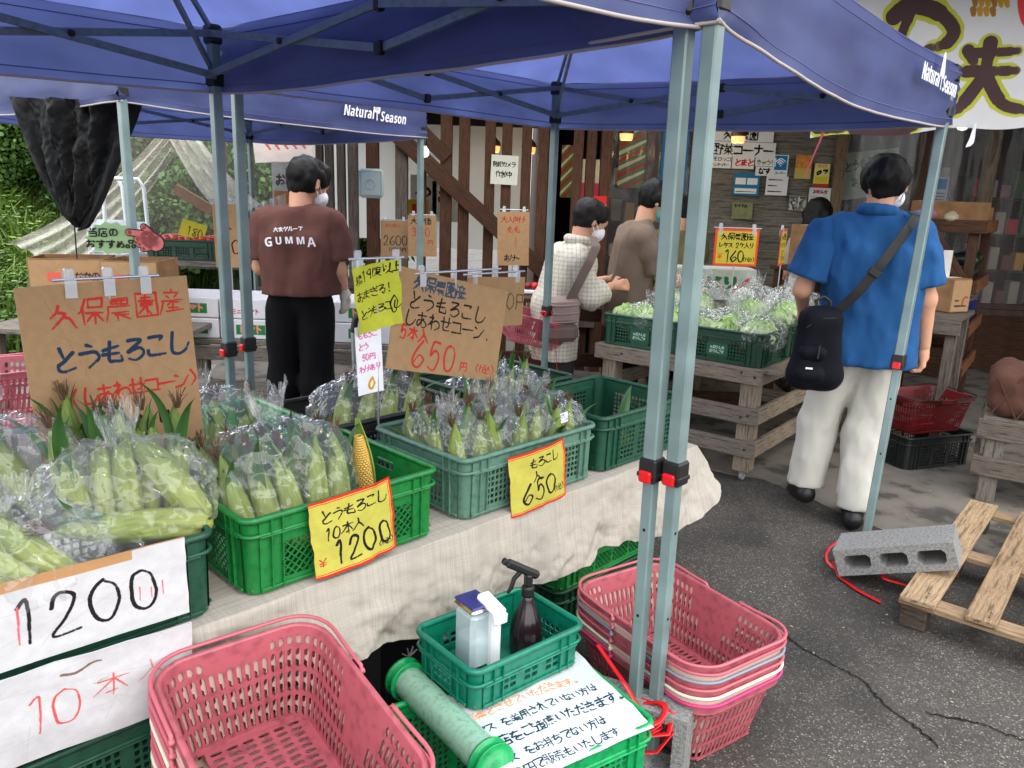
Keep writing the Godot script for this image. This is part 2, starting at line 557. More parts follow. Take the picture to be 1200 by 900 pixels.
# a sheet with the print on its front (+z) and real thickness; bend curves it; corners may be pulled
func sheet_mesh(w: float, h: float, th: float, bend := 0.0, wave := 0.0, seed_ := 1, nx := 8, ny := 8) -> ArrayMesh:
	var b := MB.new()
	var front := []
	var back := []
	for i in ny + 1:
		var r1 := PackedVector3Array()
		var r2 := PackedVector3Array()
		for j in nx + 1:
			var u := float(j) / nx
			var vv := float(i) / ny
			var zz := bend * (4.0 * (u - 0.5) * (u - 0.5) - 0.33) + wave * noise.get_noise_3d(u * 70.0 + seed_ * 37.0, vv * 70.0, 0.0)
			r1.append(Vector3((u - 0.5) * w, (0.5 - vv) * h, zz))
			r2.append(Vector3((u - 0.5) * w, (0.5 - vv) * h, zz - th))
		front.append(r1)
		back.append(r2)
	b.grid(front)
	b.grid(back, false, true, 0.0, 0.0)
	for i in ny:
		b.quad_out(front[i][0], front[i + 1][0], back[i + 1][0], back[i][0], Vector3.LEFT)
		b.quad_out(front[i][nx], front[i + 1][nx], back[i + 1][nx], back[i][nx], Vector3.RIGHT)
	for j in nx:
		b.quad_out(front[0][j], front[0][j + 1], back[0][j + 1], back[0][j], Vector3.UP)
		b.quad_out(front[ny][j], front[ny][j + 1], back[ny][j + 1], back[ny][j], Vector3.DOWN)
	for i in range(2 * (nx + 1) * (ny + 1), b.v.size()):
		b.uv[i] = Vector2(0.01, 0.01)
	return b.mesh()

# ---------------------------------------------------------------- camera, sky, sun
func make_camera_and_light() -> void:
	var cam := Camera3D.new()
	add_child(cam)
	var p := deg_to_rad(13.6)
	var r := deg_to_rad(2.0)
	var fwd := Vector3(0, -sin(p), -cos(p))
	var up0 := Vector3(0, cos(p), -sin(p))
	var right := Vector3.RIGHT * cos(r) + up0 * sin(r)
	var up := up0 * cos(r) - Vector3.RIGHT * sin(r)
	cam.transform = Transform3D(Basis(right, up, -fwd), Vector3(0, 1.5, 0))
	cam.fov = rad_to_deg(2.0 * atan(450.0 / 915.0))
	cam.near = 0.05
	cam.far = 400.0
	cam.current = true
	var we := WorldEnvironment.new()
	var e := Environment.new()
	e.background_mode = Environment.BG_SKY
	var sky := Sky.new()
	var sm := ProceduralSkyMaterial.new()
	sm.sky_top_color = Color(0.97, 0.98, 1.0)
	sm.sky_horizon_color = Color(0.72, 0.72, 0.715)
	sm.sky_curve = 0.55
	sm.ground_bottom_color = Color(0.30, 0.30, 0.29)
	sm.ground_horizon_color = Color(0.6, 0.62, 0.62)
	sm.sky_energy_multiplier = 2.1
	sky.sky_material = sm
	e.sky = sky
	e.tonemap_mode = Environment.TONE_MAPPER_LINEAR
	e.tonemap_exposure = 0.90
	e.sdfgi_enabled = true
	e.ssao_enabled = true
	e.ssil_enabled = true
	we.environment = e
	add_child(we)
	var sun := DirectionalLight3D.new()
	sun.light_energy = 0.3
	sun.light_color = Color(1.0, 0.96, 0.90)
	sun.light_angular_distance = 12.0
	sun.shadow_enabled = true
	add_child(sun)
	sun.look_at_from_position(Vector3(3.5, 8.0, 4.5), Vector3.ZERO)

func make_textures() -> void:
	noise.noise_type = FastNoiseLite.TYPE_SIMPLEX_SMOOTH
	noise.frequency = 0.05
	noise.seed = 11
	tex_grain = ntex(FastNoiseLite.TYPE_SIMPLEX_SMOOTH, 0.012, [[0.0, 0.45], [0.33, 0.78], [0.47, 0.97], [0.56, 0.76], [0.68, 1.0], [1.0, 0.85]], 4, 5)
	tex_soft = ntex(FastNoiseLite.TYPE_SIMPLEX_SMOOTH, 0.008, [[0.0, 0.8], [1.0, 1.0]], 8, 4)
	tex_fine = ntex(FastNoiseLite.TYPE_SIMPLEX_SMOOTH, 0.12, [[0.0, 0.8], [1.0, 1.0]], 9, 3)
	tex_dirt = ntex(FastNoiseLite.TYPE_SIMPLEX_SMOOTH, 0.02, [[0.0, 0.72], [0.3, 0.9], [0.55, 1.0], [1.0, 1.0]], 10, 5)

# ---------------------------------------------------------------- ground
func make_ground() -> void:
	var am := mat(Color.WHITE, 0.78, 0.5)
	var stones := ntex(FastNoiseLite.TYPE_CELLULAR, 0.11, [[0.0, lin(0.034, 0.029, 0.025)], [0.45, lin(0.055, 0.048, 0.041)], [0.80, lin(0.078, 0.069, 0.059)], [0.90, lin(0.115, 0.104, 0.089)], [0.96, lin(0.20, 0.185, 0.158)], [1.0, lin(0.32, 0.30, 0.26)]], 3, 1, 1024)
	tri_map(am, stones, Vector3.ONE * 2.1, true)
	relief(am, stones, 0.22)
	am.detail_enabled = true
	am.detail_albedo = ntex(FastNoiseLite.TYPE_SIMPLEX_SMOOTH, 0.006, [[0.0, 0.62], [0.5, 0.92], [1.0, 1.0]], 21, 5)
	am.detail_blend_mode = BaseMaterial3D.BLEND_MODE_MUL
	am.detail_uv_layer = BaseMaterial3D.DETAIL_UV_2
	am.uv2_triplanar = true
	am.uv2_world_triplanar = true
	am.uv2_scale = Vector3.ONE * 0.45
	var b := MB.new()
	var rows := []
	for i in 41:
		var r := PackedVector3Array()
		for j in 41:
			var x := -60.0 + j * 3.0
			var z := -75.0 + i * 2.25
			r.append(Vector3(x, 0, z))
		rows.append(r)
	b.grid(rows, false, true)
	setting("ground", b.mesh(), am)
	# the concrete apron of the shop, a little higher than the asphalt, with a worn edge
	var cm := mat(Color.WHITE, 0.85, 0.4)
	tri_map(cm, ntex(FastNoiseLite.TYPE_SIMPLEX_SMOOTH, 0.006, [[0.0, lin(0.05, 0.045, 0.04)], [0.30, lin(0.075, 0.068, 0.06)], [0.40, lin(0.135, 0.121, 0.103)], [0.6, lin(0.165, 0.148, 0.126)], [1.0, lin(0.19, 0.17, 0.147)]], 14, 6, 1024), Vector3(0.55, 0.55, 0.55), true)
	relief(cm, tex_fine, 0.05)
	var edge := PackedVector2Array([Vector2(-4.5, -4.9), Vector2(0.2, -4.75), Vector2(1.0, -4.32), Vector2(1.42, -4.13), Vector2(1.66, -3.72), Vector2(1.90, -3.33), Vector2(2.25, -3.05), Vector2(2.7, -2.75), Vector2(3.4, -2.6), Vector2(9.0, -2.4)])
	var cb := MB.new()
	var pts := PackedVector2Array()
	for i in edge.size() - 1:
		for k in 8:
			var q := edge[i].lerp(edge[i + 1], k / 8.0)
			q += Vector2(noise.get_noise_2d(q.x * 90.0, q.y * 90.0), noise.get_noise_2d(q.x * 90.0 + 500.0, q.y * 90.0)) * 0.035
			pts.append(q)
	pts.append(edge[edge.size() - 1])
	for i in pts.size() - 1:
		var a := Vector3(pts[i].x, 0.006, pts[i].y)
		var d := Vector3(pts[i + 1].x, 0.006, pts[i + 1].y)
		cb.quad_out(a, d, Vector3(d.x, 0.006, -14.0), Vector3(a.x, 0.006, -14.0), Vector3.UP)
		cb.quad_out(a, d, d - Vector3(0, 0.005, 0), a - Vector3(0, 0.005, 0), Vector3.BACK)
	setting("shop_floor", cb.mesh(), cm)
	# cracks: narrow furrows of dark bitumen with a broken outline
	var km := mat(lin(0.013, 0.012, 0.011), 0.95, 0.2)
	for path in [[Vector2(0.95, -2.72), Vector2(1.03, -2.45), Vector2(1.17, -2.26), Vector2(1.19, -2.13), Vector2(1.24, -2.02), Vector2(1.26, -1.94)], [Vector2(1.30, -2.10), Vector2(1.44, -2.06), Vector2(1.52, -1.99), Vector2(1.70, -1.93)]]:
		var kb := MB.new()
		var line: Array[Vector2] = []
		for i in path.size() - 1:
			for k in 14:
				var q: Vector2 = path[i].lerp(path[i + 1], k / 14.0)
				line.append(q + Vector2(noise.get_noise_2d(q.x * 900.0, q.y * 700.0), noise.get_noise_2d(q.y * 900.0, q.x * 700.0)) * 0.016)
		for i in line.size() - 1:
			var d := (line[i + 1] - line[i]).normalized()
			var s := Vector2(-d.y, d.x)
			var w1 := 0.0022 + 0.0035 * absf(noise.get_noise_1d(i * 25.0))
			var w2 := 0.0022 + 0.0035 * absf(noise.get_noise_1d(i * 25.0 + 25.0))
			if i == 0: w1 = 0.0003
			if i == line.size() - 2: w2 = 0.0003
			var a := line[i] - s * w1
			var c := line[i] + s * w1
			var e := line[i + 1] - s * w2
			var f := line[i + 1] + s * w2
			kb.quad_out(Vector3(a.x, 0.004, a.y), Vector3(c.x, 0.004, c.y), Vector3(f.x, 0.004, f.y), Vector3(e.x, 0.004, e.y), Vector3.UP)
		setting("ground_crack", kb.mesh(), km)
	# loose litter of the market: small leaf scraps on the asphalt, too small to count
	var mm := MultiMesh.new()
	mm.transform_format = MultiMesh.TRANSFORM_3D
	var lb := MB.new()
	lb.grid([PackedVector3Array([Vector3(-0.006, 0, -0.002), Vector3(0, 0.001, -0.004), Vector3(0.006, 0, -0.001)]), PackedVector3Array([Vector3(-0.006, 0.001, 0.0), Vector3(0, 0.002, 0.003), Vector3(0.006, 0, 0.001)])], false, true)
	mm.mesh = lb.mesh()
	mm.instance_count = 140
	for i in 140:
		var q := Vector3(rng.randf_range(0.6, 2.6), 0.006, rng.randf_range(-4.2, -1.5))
		mm.set_instance_transform(i, Transform3D(Basis(Vector3.UP, rng.randf() * TAU).scaled(Vector3.ONE * rng.randf_range(0.3, 1.0)), q))
	var mi := MultiMeshInstance3D.new()
	mi.multimesh = mm
	mi.material_override = mat(lin(0.34, 0.30, 0.2), 0.8)
	mi.name = "leaf_scraps"
	add_child(mi)
	tag(mi, "tiny dry leaf scraps scattered over the asphalt", "litter", "", "stuff")

# ---------------------------------------------------------------- pop-up tents
var M := {}

func tent_materials() -> void:
	var f := mat(lin(0.135, 0.165, 0.39), 0.46, 0.5)
	f.backlight_enabled = true
	f.backlight = Color(0.93, 0.96, 1.0)
	f.rim_enabled = true
	f.rim = 0.2
	tri_map(f, tex_soft, Vector3.ONE * 0.7)
	relief(f, tex_fine, 0.02)
	M.tent = f
	M.seam = mat(lin(0.07, 0.085, 0.24), 0.7)
	M.hem = mat(Color(0.66, 0.62, 0.60), 0.8)
	M.leg = tri_map(mat(Color(0.50, 0.585, 0.58), 0.30, 0.5), tex_soft, Vector3.ONE * 1.3)
	M.truss = tri_map(mat(Color(0.40, 0.46, 0.50), 0.45, 0.5), tex_dirt, Vector3.ONE * 3.0)
	M.black = mat(Color(0.06, 0.06, 0.065), 0.5)
	M.red = mat(Color(0.80, 0.05, 0.08), 0.35)
	M.white_print = mat(Color(0.90, 0.90, 0.91), 0.6)

# corners in order round the tent (x, z); bottoms: where the legs stand; E: lower edge of the valance; sides_in: sag of each side's hem
func tent(called: String, label: String, cor: Array, bottoms: Array, E: float, sags: Array, skip_legs := [], drop := [0.0, 0.0, 0.0, 0.0]) -> Node3D:
	var mid := Vector3.ZERO
	for c in cor: mid += Vector3(c.x, 0, c.y) * 0.25
	var t := thing(called, label, "tent", mid, 0.0, "blue pop-up tents")
	var V := 0.235
	var top := E + V
	var P: Array[Vector3] = []
	var Q: Array[Vector3] = []
	for i in 4:
		P.append(Vector3(cor[i].x, drop[i], cor[i].y) - mid)
		Q.append(Vector3(bottoms[i].x, 0, bottoms[i].y) - mid)
	# roof: four sagging panels
	var apex := Vector3(0, top + 0.52, 0)
	var rb := MB.new()
	for i in 4:
		var a := P[i] * 1.025 + Vector3(0, top, 0)
		var b := P[(i + 1) % 4] * 1.025 + Vector3(0, top, 0)
		var rows := []
		for r in 33:
			var row := PackedVector3Array()
			var tt := r / 32.0
			for k in 33:
				var u := k / 32.0
				var q := a.lerp(b, u).lerp(apex, tt)
				var s := 4.0 * u * (1.0 - u)
				q.y -= 0.055 * s * 4.0 * tt * (1.0 - tt) + 0.02 * s * (1.0 - tt) * sags[i]
				q.y += (0.014 * noise.get_noise_3d(q.x * 45.0, i * 40.0, q.z * 45.0) + 0.004 * noise.get_noise_3d(q.x * 170.0, i * 40.0, q.z * 170.0)) * (1.0 - pow(absf(2.0 * u - 1.0), 4.0)) * minf(1.0, tt * 5.0)
				row.append(q)
			rows.append(row)
		rb.grid(rows, false, false, 3.0, 3.0)
	part("roof", rb.mesh(), M.tent, t)
	for i in 4:
		var a := P[i] * 1.025
		var b := P[(i + 1) % 4] * 1.025
		var side := (b - a)
		var out := (a + b).normalized()
		var vb := MB.new()
		var rows := []
		var hemline := PackedVector3Array()
		for r in 9:
			var row := PackedVector3Array()
			var tt := r / 8.0
			for k in 57:
				var u := k / 56.0
				var q := a + side * u
				var edge := minf(u, 1.0 - u)
				var s := 4.0 * u * (1.0 - u)
				var pucker := exp(-edge * 16.0)
				q.y += top - 0.02 * s * sags[i] - V * tt - (0.014 * s * sags[i] + 0.003 * sin(u * 9.0 + i)) * tt
				q += out * (0.014 * noise.get_noise_3d(u * 60.0, tt * 25.0 + i * 31.0, 3.0) * (0.3 + tt) + 0.009 * noise.get_noise_3d(u * 34.0 + tt * 30.0, tt * 75.0 + i * 31.0, 9.0) - 0.022 * tt * s)
				q += out * 0.013 * pucker * sin(tt * 24.0 + i * 2.0 + edge * 30.0)
				row.append(q)
			rows.append(row)
			if r == 8: hemline = row
		vb.grid(rows, false, true, 3.0, 0.4)
		var va := part("valance", vb.mesh(), M.tent, t)
		var hb := MB.new()
		hb.tube(hemline, 0.0045, 6)
		part("hem", hb.mesh(), M.hem, va)
		for w in [1, 7]:
			var sl := MB.new()
			sl.tube(rows[w], 0.0016, 4)
			part("seam", sl.mesh(), M.seam, va)
	# frame: scissor trusses along the sides
	var lowc := E + 0.055
	for i in 4:
		var a := P[i] * 0.985
		var b := P[(i + 1) % 4] * 0.985
		var c := (a + b) * 0.5
		var inn := -(a + b).normalized() * 0.018
		var hi := Vector3(0, top - 0.03, 0)
		var lo := Vector3(0, lowc, 0)
		for e in [a, b]:
			var f := MB.new()
			f.bar(e + hi + inn * 0.4, c + lo + inn * 0.4, 0.012, 0.024)
			part("truss_bar", f.mesh(), M.truss, t)
			var g := MB.new()
			g.bar(e + lo + inn * 1.2, c + hi + inn * 1.2 - Vector3(0, 0.03, 0), 0.012, 0.024)
			part("truss_bar", g.mesh(), M.truss, t)
			var x: Vector3 = (e + c) * 0.5 + Vector3(0, (top - 0.03 + lowc) * 0.5 - 0.006, 0)
			var k := MB.new()
			k.lathe([[0.0, -0.022], [0.011, -0.022], [0.011, 0.022], [0.0, 0.022]], 10, Transform3D(Basis(inn.normalized().cross(Vector3.UP), inn.normalized(), Vector3.UP), x + inn * 0.8))
			part("pivot_bolt", k.mesh(), M.black, t)
		for y in [lowc, top - 0.06]:
			part("truss_joint", bxm(0.03, 0.04, 0.03, 0.006), M.black, t, Transform3D(Basis(Vector3.UP, atan2(-(b - a).z, (b - a).x)), c + inn * 0.8 + Vector3(0, y, 0)))
	# roof ribs from each leg to the crown
	for i in 4:
		var rbm := MB.new()
		rbm.bar(P[i] * 0.97 + Vector3(0, lowc + 0.03, 0), P[i] * 0.52 + Vector3(0, top + 0.16, 0), 0.012, 0.022)
		part("roof_rib", rbm.mesh(), M.truss, t)
		var rb2 := MB.new()
		rb2.bar(P[i] * 0.97 + Vector3(0, top - 0.005, 0), Vector3(0, top + 0.47, 0), 0.012, 0.02)
		part("roof_rib", rb2.mesh(), M.truss, t)
	# legs
	for i in 4:
		if i in skip_legs: continue
		var up := P[i] + Vector3(0, top - 0.01, 0)
		var dn := Q[i]
		var ax := (dn - up).normalized()
		var clip_at := up + ax * (up.y - 0.845)
		var side := (P[(i + 1) % 4] - P[i]).normalized()
		var ob := MB.new()
		ob.bar(up, clip_at, 0.038, 0.038, side, 0.004)
		var leg := part("leg", ob.mesh(), M.leg, t)
		var ib := MB.new()
		ib.bar(clip_at, dn + Vector3(0, 0.006, 0), 0.031, 0.031, side, 0.003)
		part("inner_tube", ib.mesh(), M.leg, leg)
		var hb := MB.new()
		for k in 3:
			var h := clip_at + ax * (0.16 + 0.24 * k)
			for sg in [-1.0, 1.0]:
				var nn: Vector3 = side * sg
				hb.lathe([[0.0, 0.0158], [0.0042, 0.0158], [0.0042, 0.0164], [0.0, 0.0164]], 8, Transform3D(Basis(ax.cross(nn).normalized(), nn, ax), h))
		part("adjusting_holes", hb.mesh(), M.black, leg)
		var fb := MB.new()
		fb.box(Transform3D(Basis(side, Vector3.UP, side.cross(Vector3.UP)), dn + Vector3(0, 0.004, 0)), Vector3(0.07, 0.006, 0.07), 0.002)
		part("foot_plate", fb.mesh(), M.leg, leg)
		var bb := MB.new()
		var bas := Basis(side, -ax, side.cross(-ax).normalized())
		bb.box(Transform3D(bas, clip_at), Vector3(0.052, 0.062, 0.05), 0.005)
		bb.box(Transform3D(bas, clip_at + ax * 0.012), Vector3(0.056, 0.012, 0.054), 0.002)
		var clip := part("clip", bb.mesh(), M.black, t)
		var tocam := (Vector3(0.1, 0, 0) - (P[i] + mid)); tocam.y = 0
		var best := bas.x
		for d in [bas.x, -bas.x, bas.z, -bas.z]:
			if d.dot(tocam.normalized()) + d.dot(Vector3(-0.7, 0, 0.0)) > best.dot(tocam.normalized()) + best.dot(Vector3(-0.7, 0, 0.0)): best = d
		var rbn := MB.new()
		rbn.box(Transform3D(Basis(ax.cross(best), -ax, best), clip_at + best * 0.03 + ax * 0.014), Vector3(0.034, 0.03, 0.012), 0.004)
		part("button", rbn.mesh(), M.red, clip)
		var cb := MB.new()
		cb.box(Transform3D(bas, up - Vector3(0, 0.02, 0)), Vector3(0.055, 0.07, 0.055), 0.008)
		part("corner_bracket", cb.mesh(), M.black, t)
		var cb2 := MB.new()
		cb2.box(Transform3D(bas, up + ax * (top - lowc)), Vector3(0.055, 0.05, 0.055), 0.008)
		part("slider", cb2.mesh(), M.black, t)
	return t

func logo(t: Node3D, at: Vector3, along: Vector3, out: Vector3, size: float) -> void:
	# white print on a valance: two slanted words with a small tree between them
	var font := SystemFont.new()
	font.font_names = PackedStringArray(["Droid Sans"])
	font.font_weight = 700
	var up := out.cross(along).normalized()
	var bas := Basis(along, up, out)
	var sl := Basis(Vector3(1, 0, 0), Vector3(0.22, 1, 0), Vector3(0, 0, 1))
	for w in [["Natural", -0.66, 0.02], ["Season", 0.68, -0.07]]:
		var tm := TextMesh.new()
		tm.text = w[0]
		tm.font = font
		tm.font_size = 32
		tm.pixel_size = size / 32.0
		tm.depth = 0.0008
		part("printed_word", tm, M.white_print, t, Transform3D(bas * sl.scaled(Vector3(0.82, 1.0, 1.0)), at - t.position + along * (w[1] * size * 2.65) + up * (w[2] * size)))
	var b := MB.new()
	for e in [[0.0, 0.62, 0.34, 0.52], [-0.16, 0.40, 0.26, 0.36], [0.17, 0.34, 0.26, 0.36]]:
		var p := []
		for k in 12:
			var a := TAU * k / 12.0
			p.append(Vector3(e[0] + cos(a) * e[2] * 0.75, e[1] + sin(a) * e[3], 0.0))
		for k in range(1, 11):
			b.tri_out(p[0], p[k], p[k + 1], Vector3.BACK)
	b.box(T(0, -0.15, 0), Vector3(0.1, 0.7, 0.002))
	part("printed_tree", b.mesh(), M.white_print, t, Transform3D(bas.scaled(Vector3.ONE * size), at - t.position + up * size * 0.1 + out * 0.0015))

func make_tents() -> void:
	tent_materials()
	var C := Vector2(-1.13, -3.27)
	var B1 := Vector2(0.41, -1.835)
	var B2 := Vector2(1.775, -3.455)
	var B3 := Vector2(0.19, -4.58)
	var tb := tent("pop_up_tent", "blue pop-up tent over the lettuce side, its right leg leaning", [C, B3, B2, B1], [C, B3, Vector2(1.56, -3.16), Vector2(0.415, -1.84)], 1.875, [0.1, 0.6, 1.6, 0.6], [], [0.0, 0.0, -0.03, 0.0])
	var A1 := Vector2(-1.17, -3.15)
	var A2 := Vector2(0.352, -1.865)
	var dA := Vector2(-1.36, 1.50)
	tent("pop_up_tent", "nearest blue pop-up tent whose roof hangs over the corn table", [A1, A2, A2 + dA, A1 + dA], [A1, Vector2(0.362, -1.85), A2 + dA, A1 + dA], 1.842, [0.8, 1, 1, 0.8], [2, 3], [0.0, 0.03, 0.0, 0.0])
	var C1 := Vector2(-1.92, -3.95)
	var C2 := Vector2(-0.70, -5.72)
	var C3 := Vector2(-2.36, -7.1)
	var C4 := Vector2(-3.65, -5.3)
	var tc := tent("pop_up_tent", "blue pop-up tent farther back at the left, beside the weeds", [C1, C2, C3, C4], [C1, C2, C3, C4], 1.872, [0.5, 1, 1, 0.5])
	var b1 := Vector3(B1.x, 0, B1.y)
	var b2 := Vector3(B2.x, 0, B2.y)
	var along := (b2 - b1).normalized()
	var out := Vector3(0.78, 0, 0.62)
	out = (out - along * out.dot(along)).normalized()
	logo(tb, b1.lerp(b2, 0.83) + out * 0.048 + Vector3(0, 1.975, 0), along, out, 0.082)
	var c1 := Vector3(C1.x, 0, C1.y)
	var c2 := Vector3(C2.x, 0, C2.y)
	along = (c2 - c1).normalized()
	out = Vector3(-along.z, 0, along.x)
	logo(tc, c1.lerp(c2, 0.785) + out * 0.032 + Vector3(0, 1.975, 0), along, out, 0.088)

# ---------------------------------------------------------------- the corn table: s runs along its front to the right, d away from the viewer
const TS := Vector3(0.70, 0, -0.714)
const TD := Vector3(-0.714, 0, -0.70)
const TO := Vector3(-0.65, 0, -1.505)
const TYAW := 45.57

func W(s: float, h: float, d: float) -> Vector3:
	return TO + TS * s + TD * d + Vector3(0, h, 0)

# one wall of a crate in its own plane, outside towards +z; style: square, diamond, label
func crate_wall(l: float, h: float, style: String, short_side: bool) -> ArrayMesh:
	var key := "cw%.3f,%.3f,%s,%s" % [l, h, style, short_side]
	if mcache.has(key): return mcache[key]
	var xs: Array[float] = [-l / 2]
	var kind: Array[String] = []
	var add := func(w: float, k: String) -> void:
		xs.append(xs[-1] + w)
		kind.append(k)
	var post := 0.055
	var inner := l - post * 2
	var pitch := 0.0165
	var bar := 0.0055
	add.call(post, "p")
	if style == "diamond":
		var midw := inner * (0.34 if short_side else 0.05)
		var win := (inner - midw) * 0.5
		if short_side:
			add.call(win, "w"); add.call(midw * 0.1, "p"); add.call(midw * 0.8, "s"); add.call(midw * 0.1, "p"); add.call(win, "w")
		else:
			var w3 := (inner - 0.03) / 4.0
			for q in 4:
				add.call(w3, "w")
				if q < 3: add.call(0.01, "p")
	else:
		var spans := 2 if style == "label" else (1 if short_side else 3)
		var gap := inner * 0.34 if style == "label" else 0.022
		var win := (inner - gap * (spans - 1)) / spans
		for q in spans:
			var nh := int(win / pitch)
			var pw := win / nh
			for k in nh:
				add.call(bar * 0.5, "b"); add.call(pw - bar, "h"); add.call(bar * 0.5, "b")
			if q < spans - 1: add.call(gap, "s" if style == "label" else "p")
	add.call(post, "p")
	var ys: Array[float] = [0.0, 0.022]
	var rk: Array[String] = ["band"]
	var topb := 0.05
	if style == "diamond":
		ys.append(h - 0.072); rk.append("win")
		ys.append(h - 0.062); rk.append("band")
		ys.append(h - 0.034); rk.append("slot")
	else:
		var nr := int((h - 0.022 - topb) / pitch)
		var ph := (h - 0.022 - topb) / nr
		for q in nr:
			ys.append(ys[-1] + bar * 0.5); rk.append("band")
			ys.append(ys[-1] + ph - bar); rk.append("win")
			ys.append(ys[-1] + bar * 0.5); rk.append("band")
	ys.append(h); rk.append("band")
	var P := []
	var N := []
	for y in ys:
		var r := PackedVector3Array()
		var nn := PackedVector3Array()
		for x in xs:
			r.append(Vector3(x, y, 0))
			nn.append(Vector3.BACK)
		P.append(r)
		N.append(nn)
	var b := MB.new()
	b.perforated(P, N, 0.0035, func(i: int, j: int) -> bool:
		if rk[i] == "win": return kind[j] == "h" or kind[j] == "w"
		return rk[i] == "slot" and kind[j] == "s" and short_side, 0.12)
	if style == "diamond":
		for j in kind.size():
			if kind[j] != "w": continue
			var x0 := xs[j]
			var x1 := xs[j + 1]
			var y0 := 0.022
			var y1 := h - 0.072
			var q := x0 - (y1 - y0)
			while q < x1:
				for sg in [1.0, -1.0]:
					var p0 := Vector2(q, y0)
					var p1 := Vector2(q + (y1 - y0), y1)
					var ta := maxf(0.0, (x0 - p0.x) / (p1.x - p0.x))
					var tb := minf(1.0, (x1 - p0.x) / (p1.x - p0.x))
					if tb - ta > 0.03:
						var a := p0.lerp(p1, ta)
						var c := p0.lerp(p1, tb)
						if sg < 0: a.x = x0 + x1 - a.x; c.x = x0 + x1 - c.x
						b.bar(Vector3(a.x, a.y, -0.0017), Vector3(c.x, c.y, -0.0017), 0.003, 0.004, Vector3.BACK)
				q += 0.02
	# outside ribs
	for x in [-l / 2 + post * 0.5, l / 2 - post * 0.5, -l / 2 + post, l / 2 - post]:
		b.box(T(x, h * 0.5, 0.004), Vector3(0.0035, h * 0.96, 0.008), 0.001)
	b.box(T(0, h - 0.045, 0.004), Vector3(l, 0.004, 0.009), 0.001)
	b.box(T(0, 0.01, 0.003), Vector3(l, 0.006, 0.006), 0.001)
	mcache[key] = b.mesh()
	return mcache[key]

func round_rect(w: float, d: float, r: float, m := 5) -> PackedVector3Array:
	var p := PackedVector3Array()
	for q in 4:
		var cx: float = (w / 2 - r) * [1, -1, -1, 1][q]
		var cz: float = (d / 2 - r) * [1, 1, -1, -1][q]
		for k in m + 1:
			var a := PI / 2 * (q + float(k) / m)
			p.append(Vector3(cx + cos(a) * r, 0, cz + sin(a) * r))
	return p

func crate(called: String, label: String, at: Vector3, yaw: float, w: float, d: float, h: float, style: String, m: Material, group := "") -> Node3D:
	var t := thing(called, label, "crate", at, yaw, group)
	var r := 0.028
	for q in 4:
		var l := (w if q % 2 == 0 else d) - r * 2
		var off := (d if q % 2 == 0 else w) * 0.5
		var xf := Transform3D(Basis(Vector3.UP, PI / 2 * q)) * T(0, 0.0, off, 0, 1.2, 0)
		part("wall", crate_wall(l, h, style, q % 2 == 1), m, t, xf)
	var fb := MB.new()
	fb.box(T(0, 0.006, 0), Vector3(w - 0.02, 0.008, d - 0.02), 0.002)
	part("floor", fb.mesh(), m, t)
	var lo := round_rect(w - 0.006, d - 0.006, r)
	for q in 4:
		var cb := MB.new()
		var rows := []
		for y in [0.0, h * 0.5, h]:
			var row := PackedVector3Array()
			for k in 6:
				var p := lo[q * 6 + k]
				row.append(p * (1.0 + 0.014 * (y / h - 0.5)) + Vector3(0, y, 0))
			rows.append(row)
		cb.grid(rows, false, true)
		var inner := []
		for row in rows:
			var i2 := PackedVector3Array()
			for p in row: i2.append(Vector3(p.x * 0.985, p.y, p.z * 0.985))
			inner.append(i2)
		cb.grid(inner)
		part("corner", cb.mesh(), m, t)
	var rb := MB.new()
	for e in [[h - 0.004, 0.0085, 1.012], [h - 0.042, 0.005, 1.016]]:
		var loop := round_rect(w * e[2], d * e[2], r)
		for k in loop.size(): loop[k].y = e[0]
		rb.tube(loop, e[1], 6, true)
	part("rim", rb.mesh(), m, t)
	return t

# ---------------------------------------------------------------- shopping baskets
var bm := {}

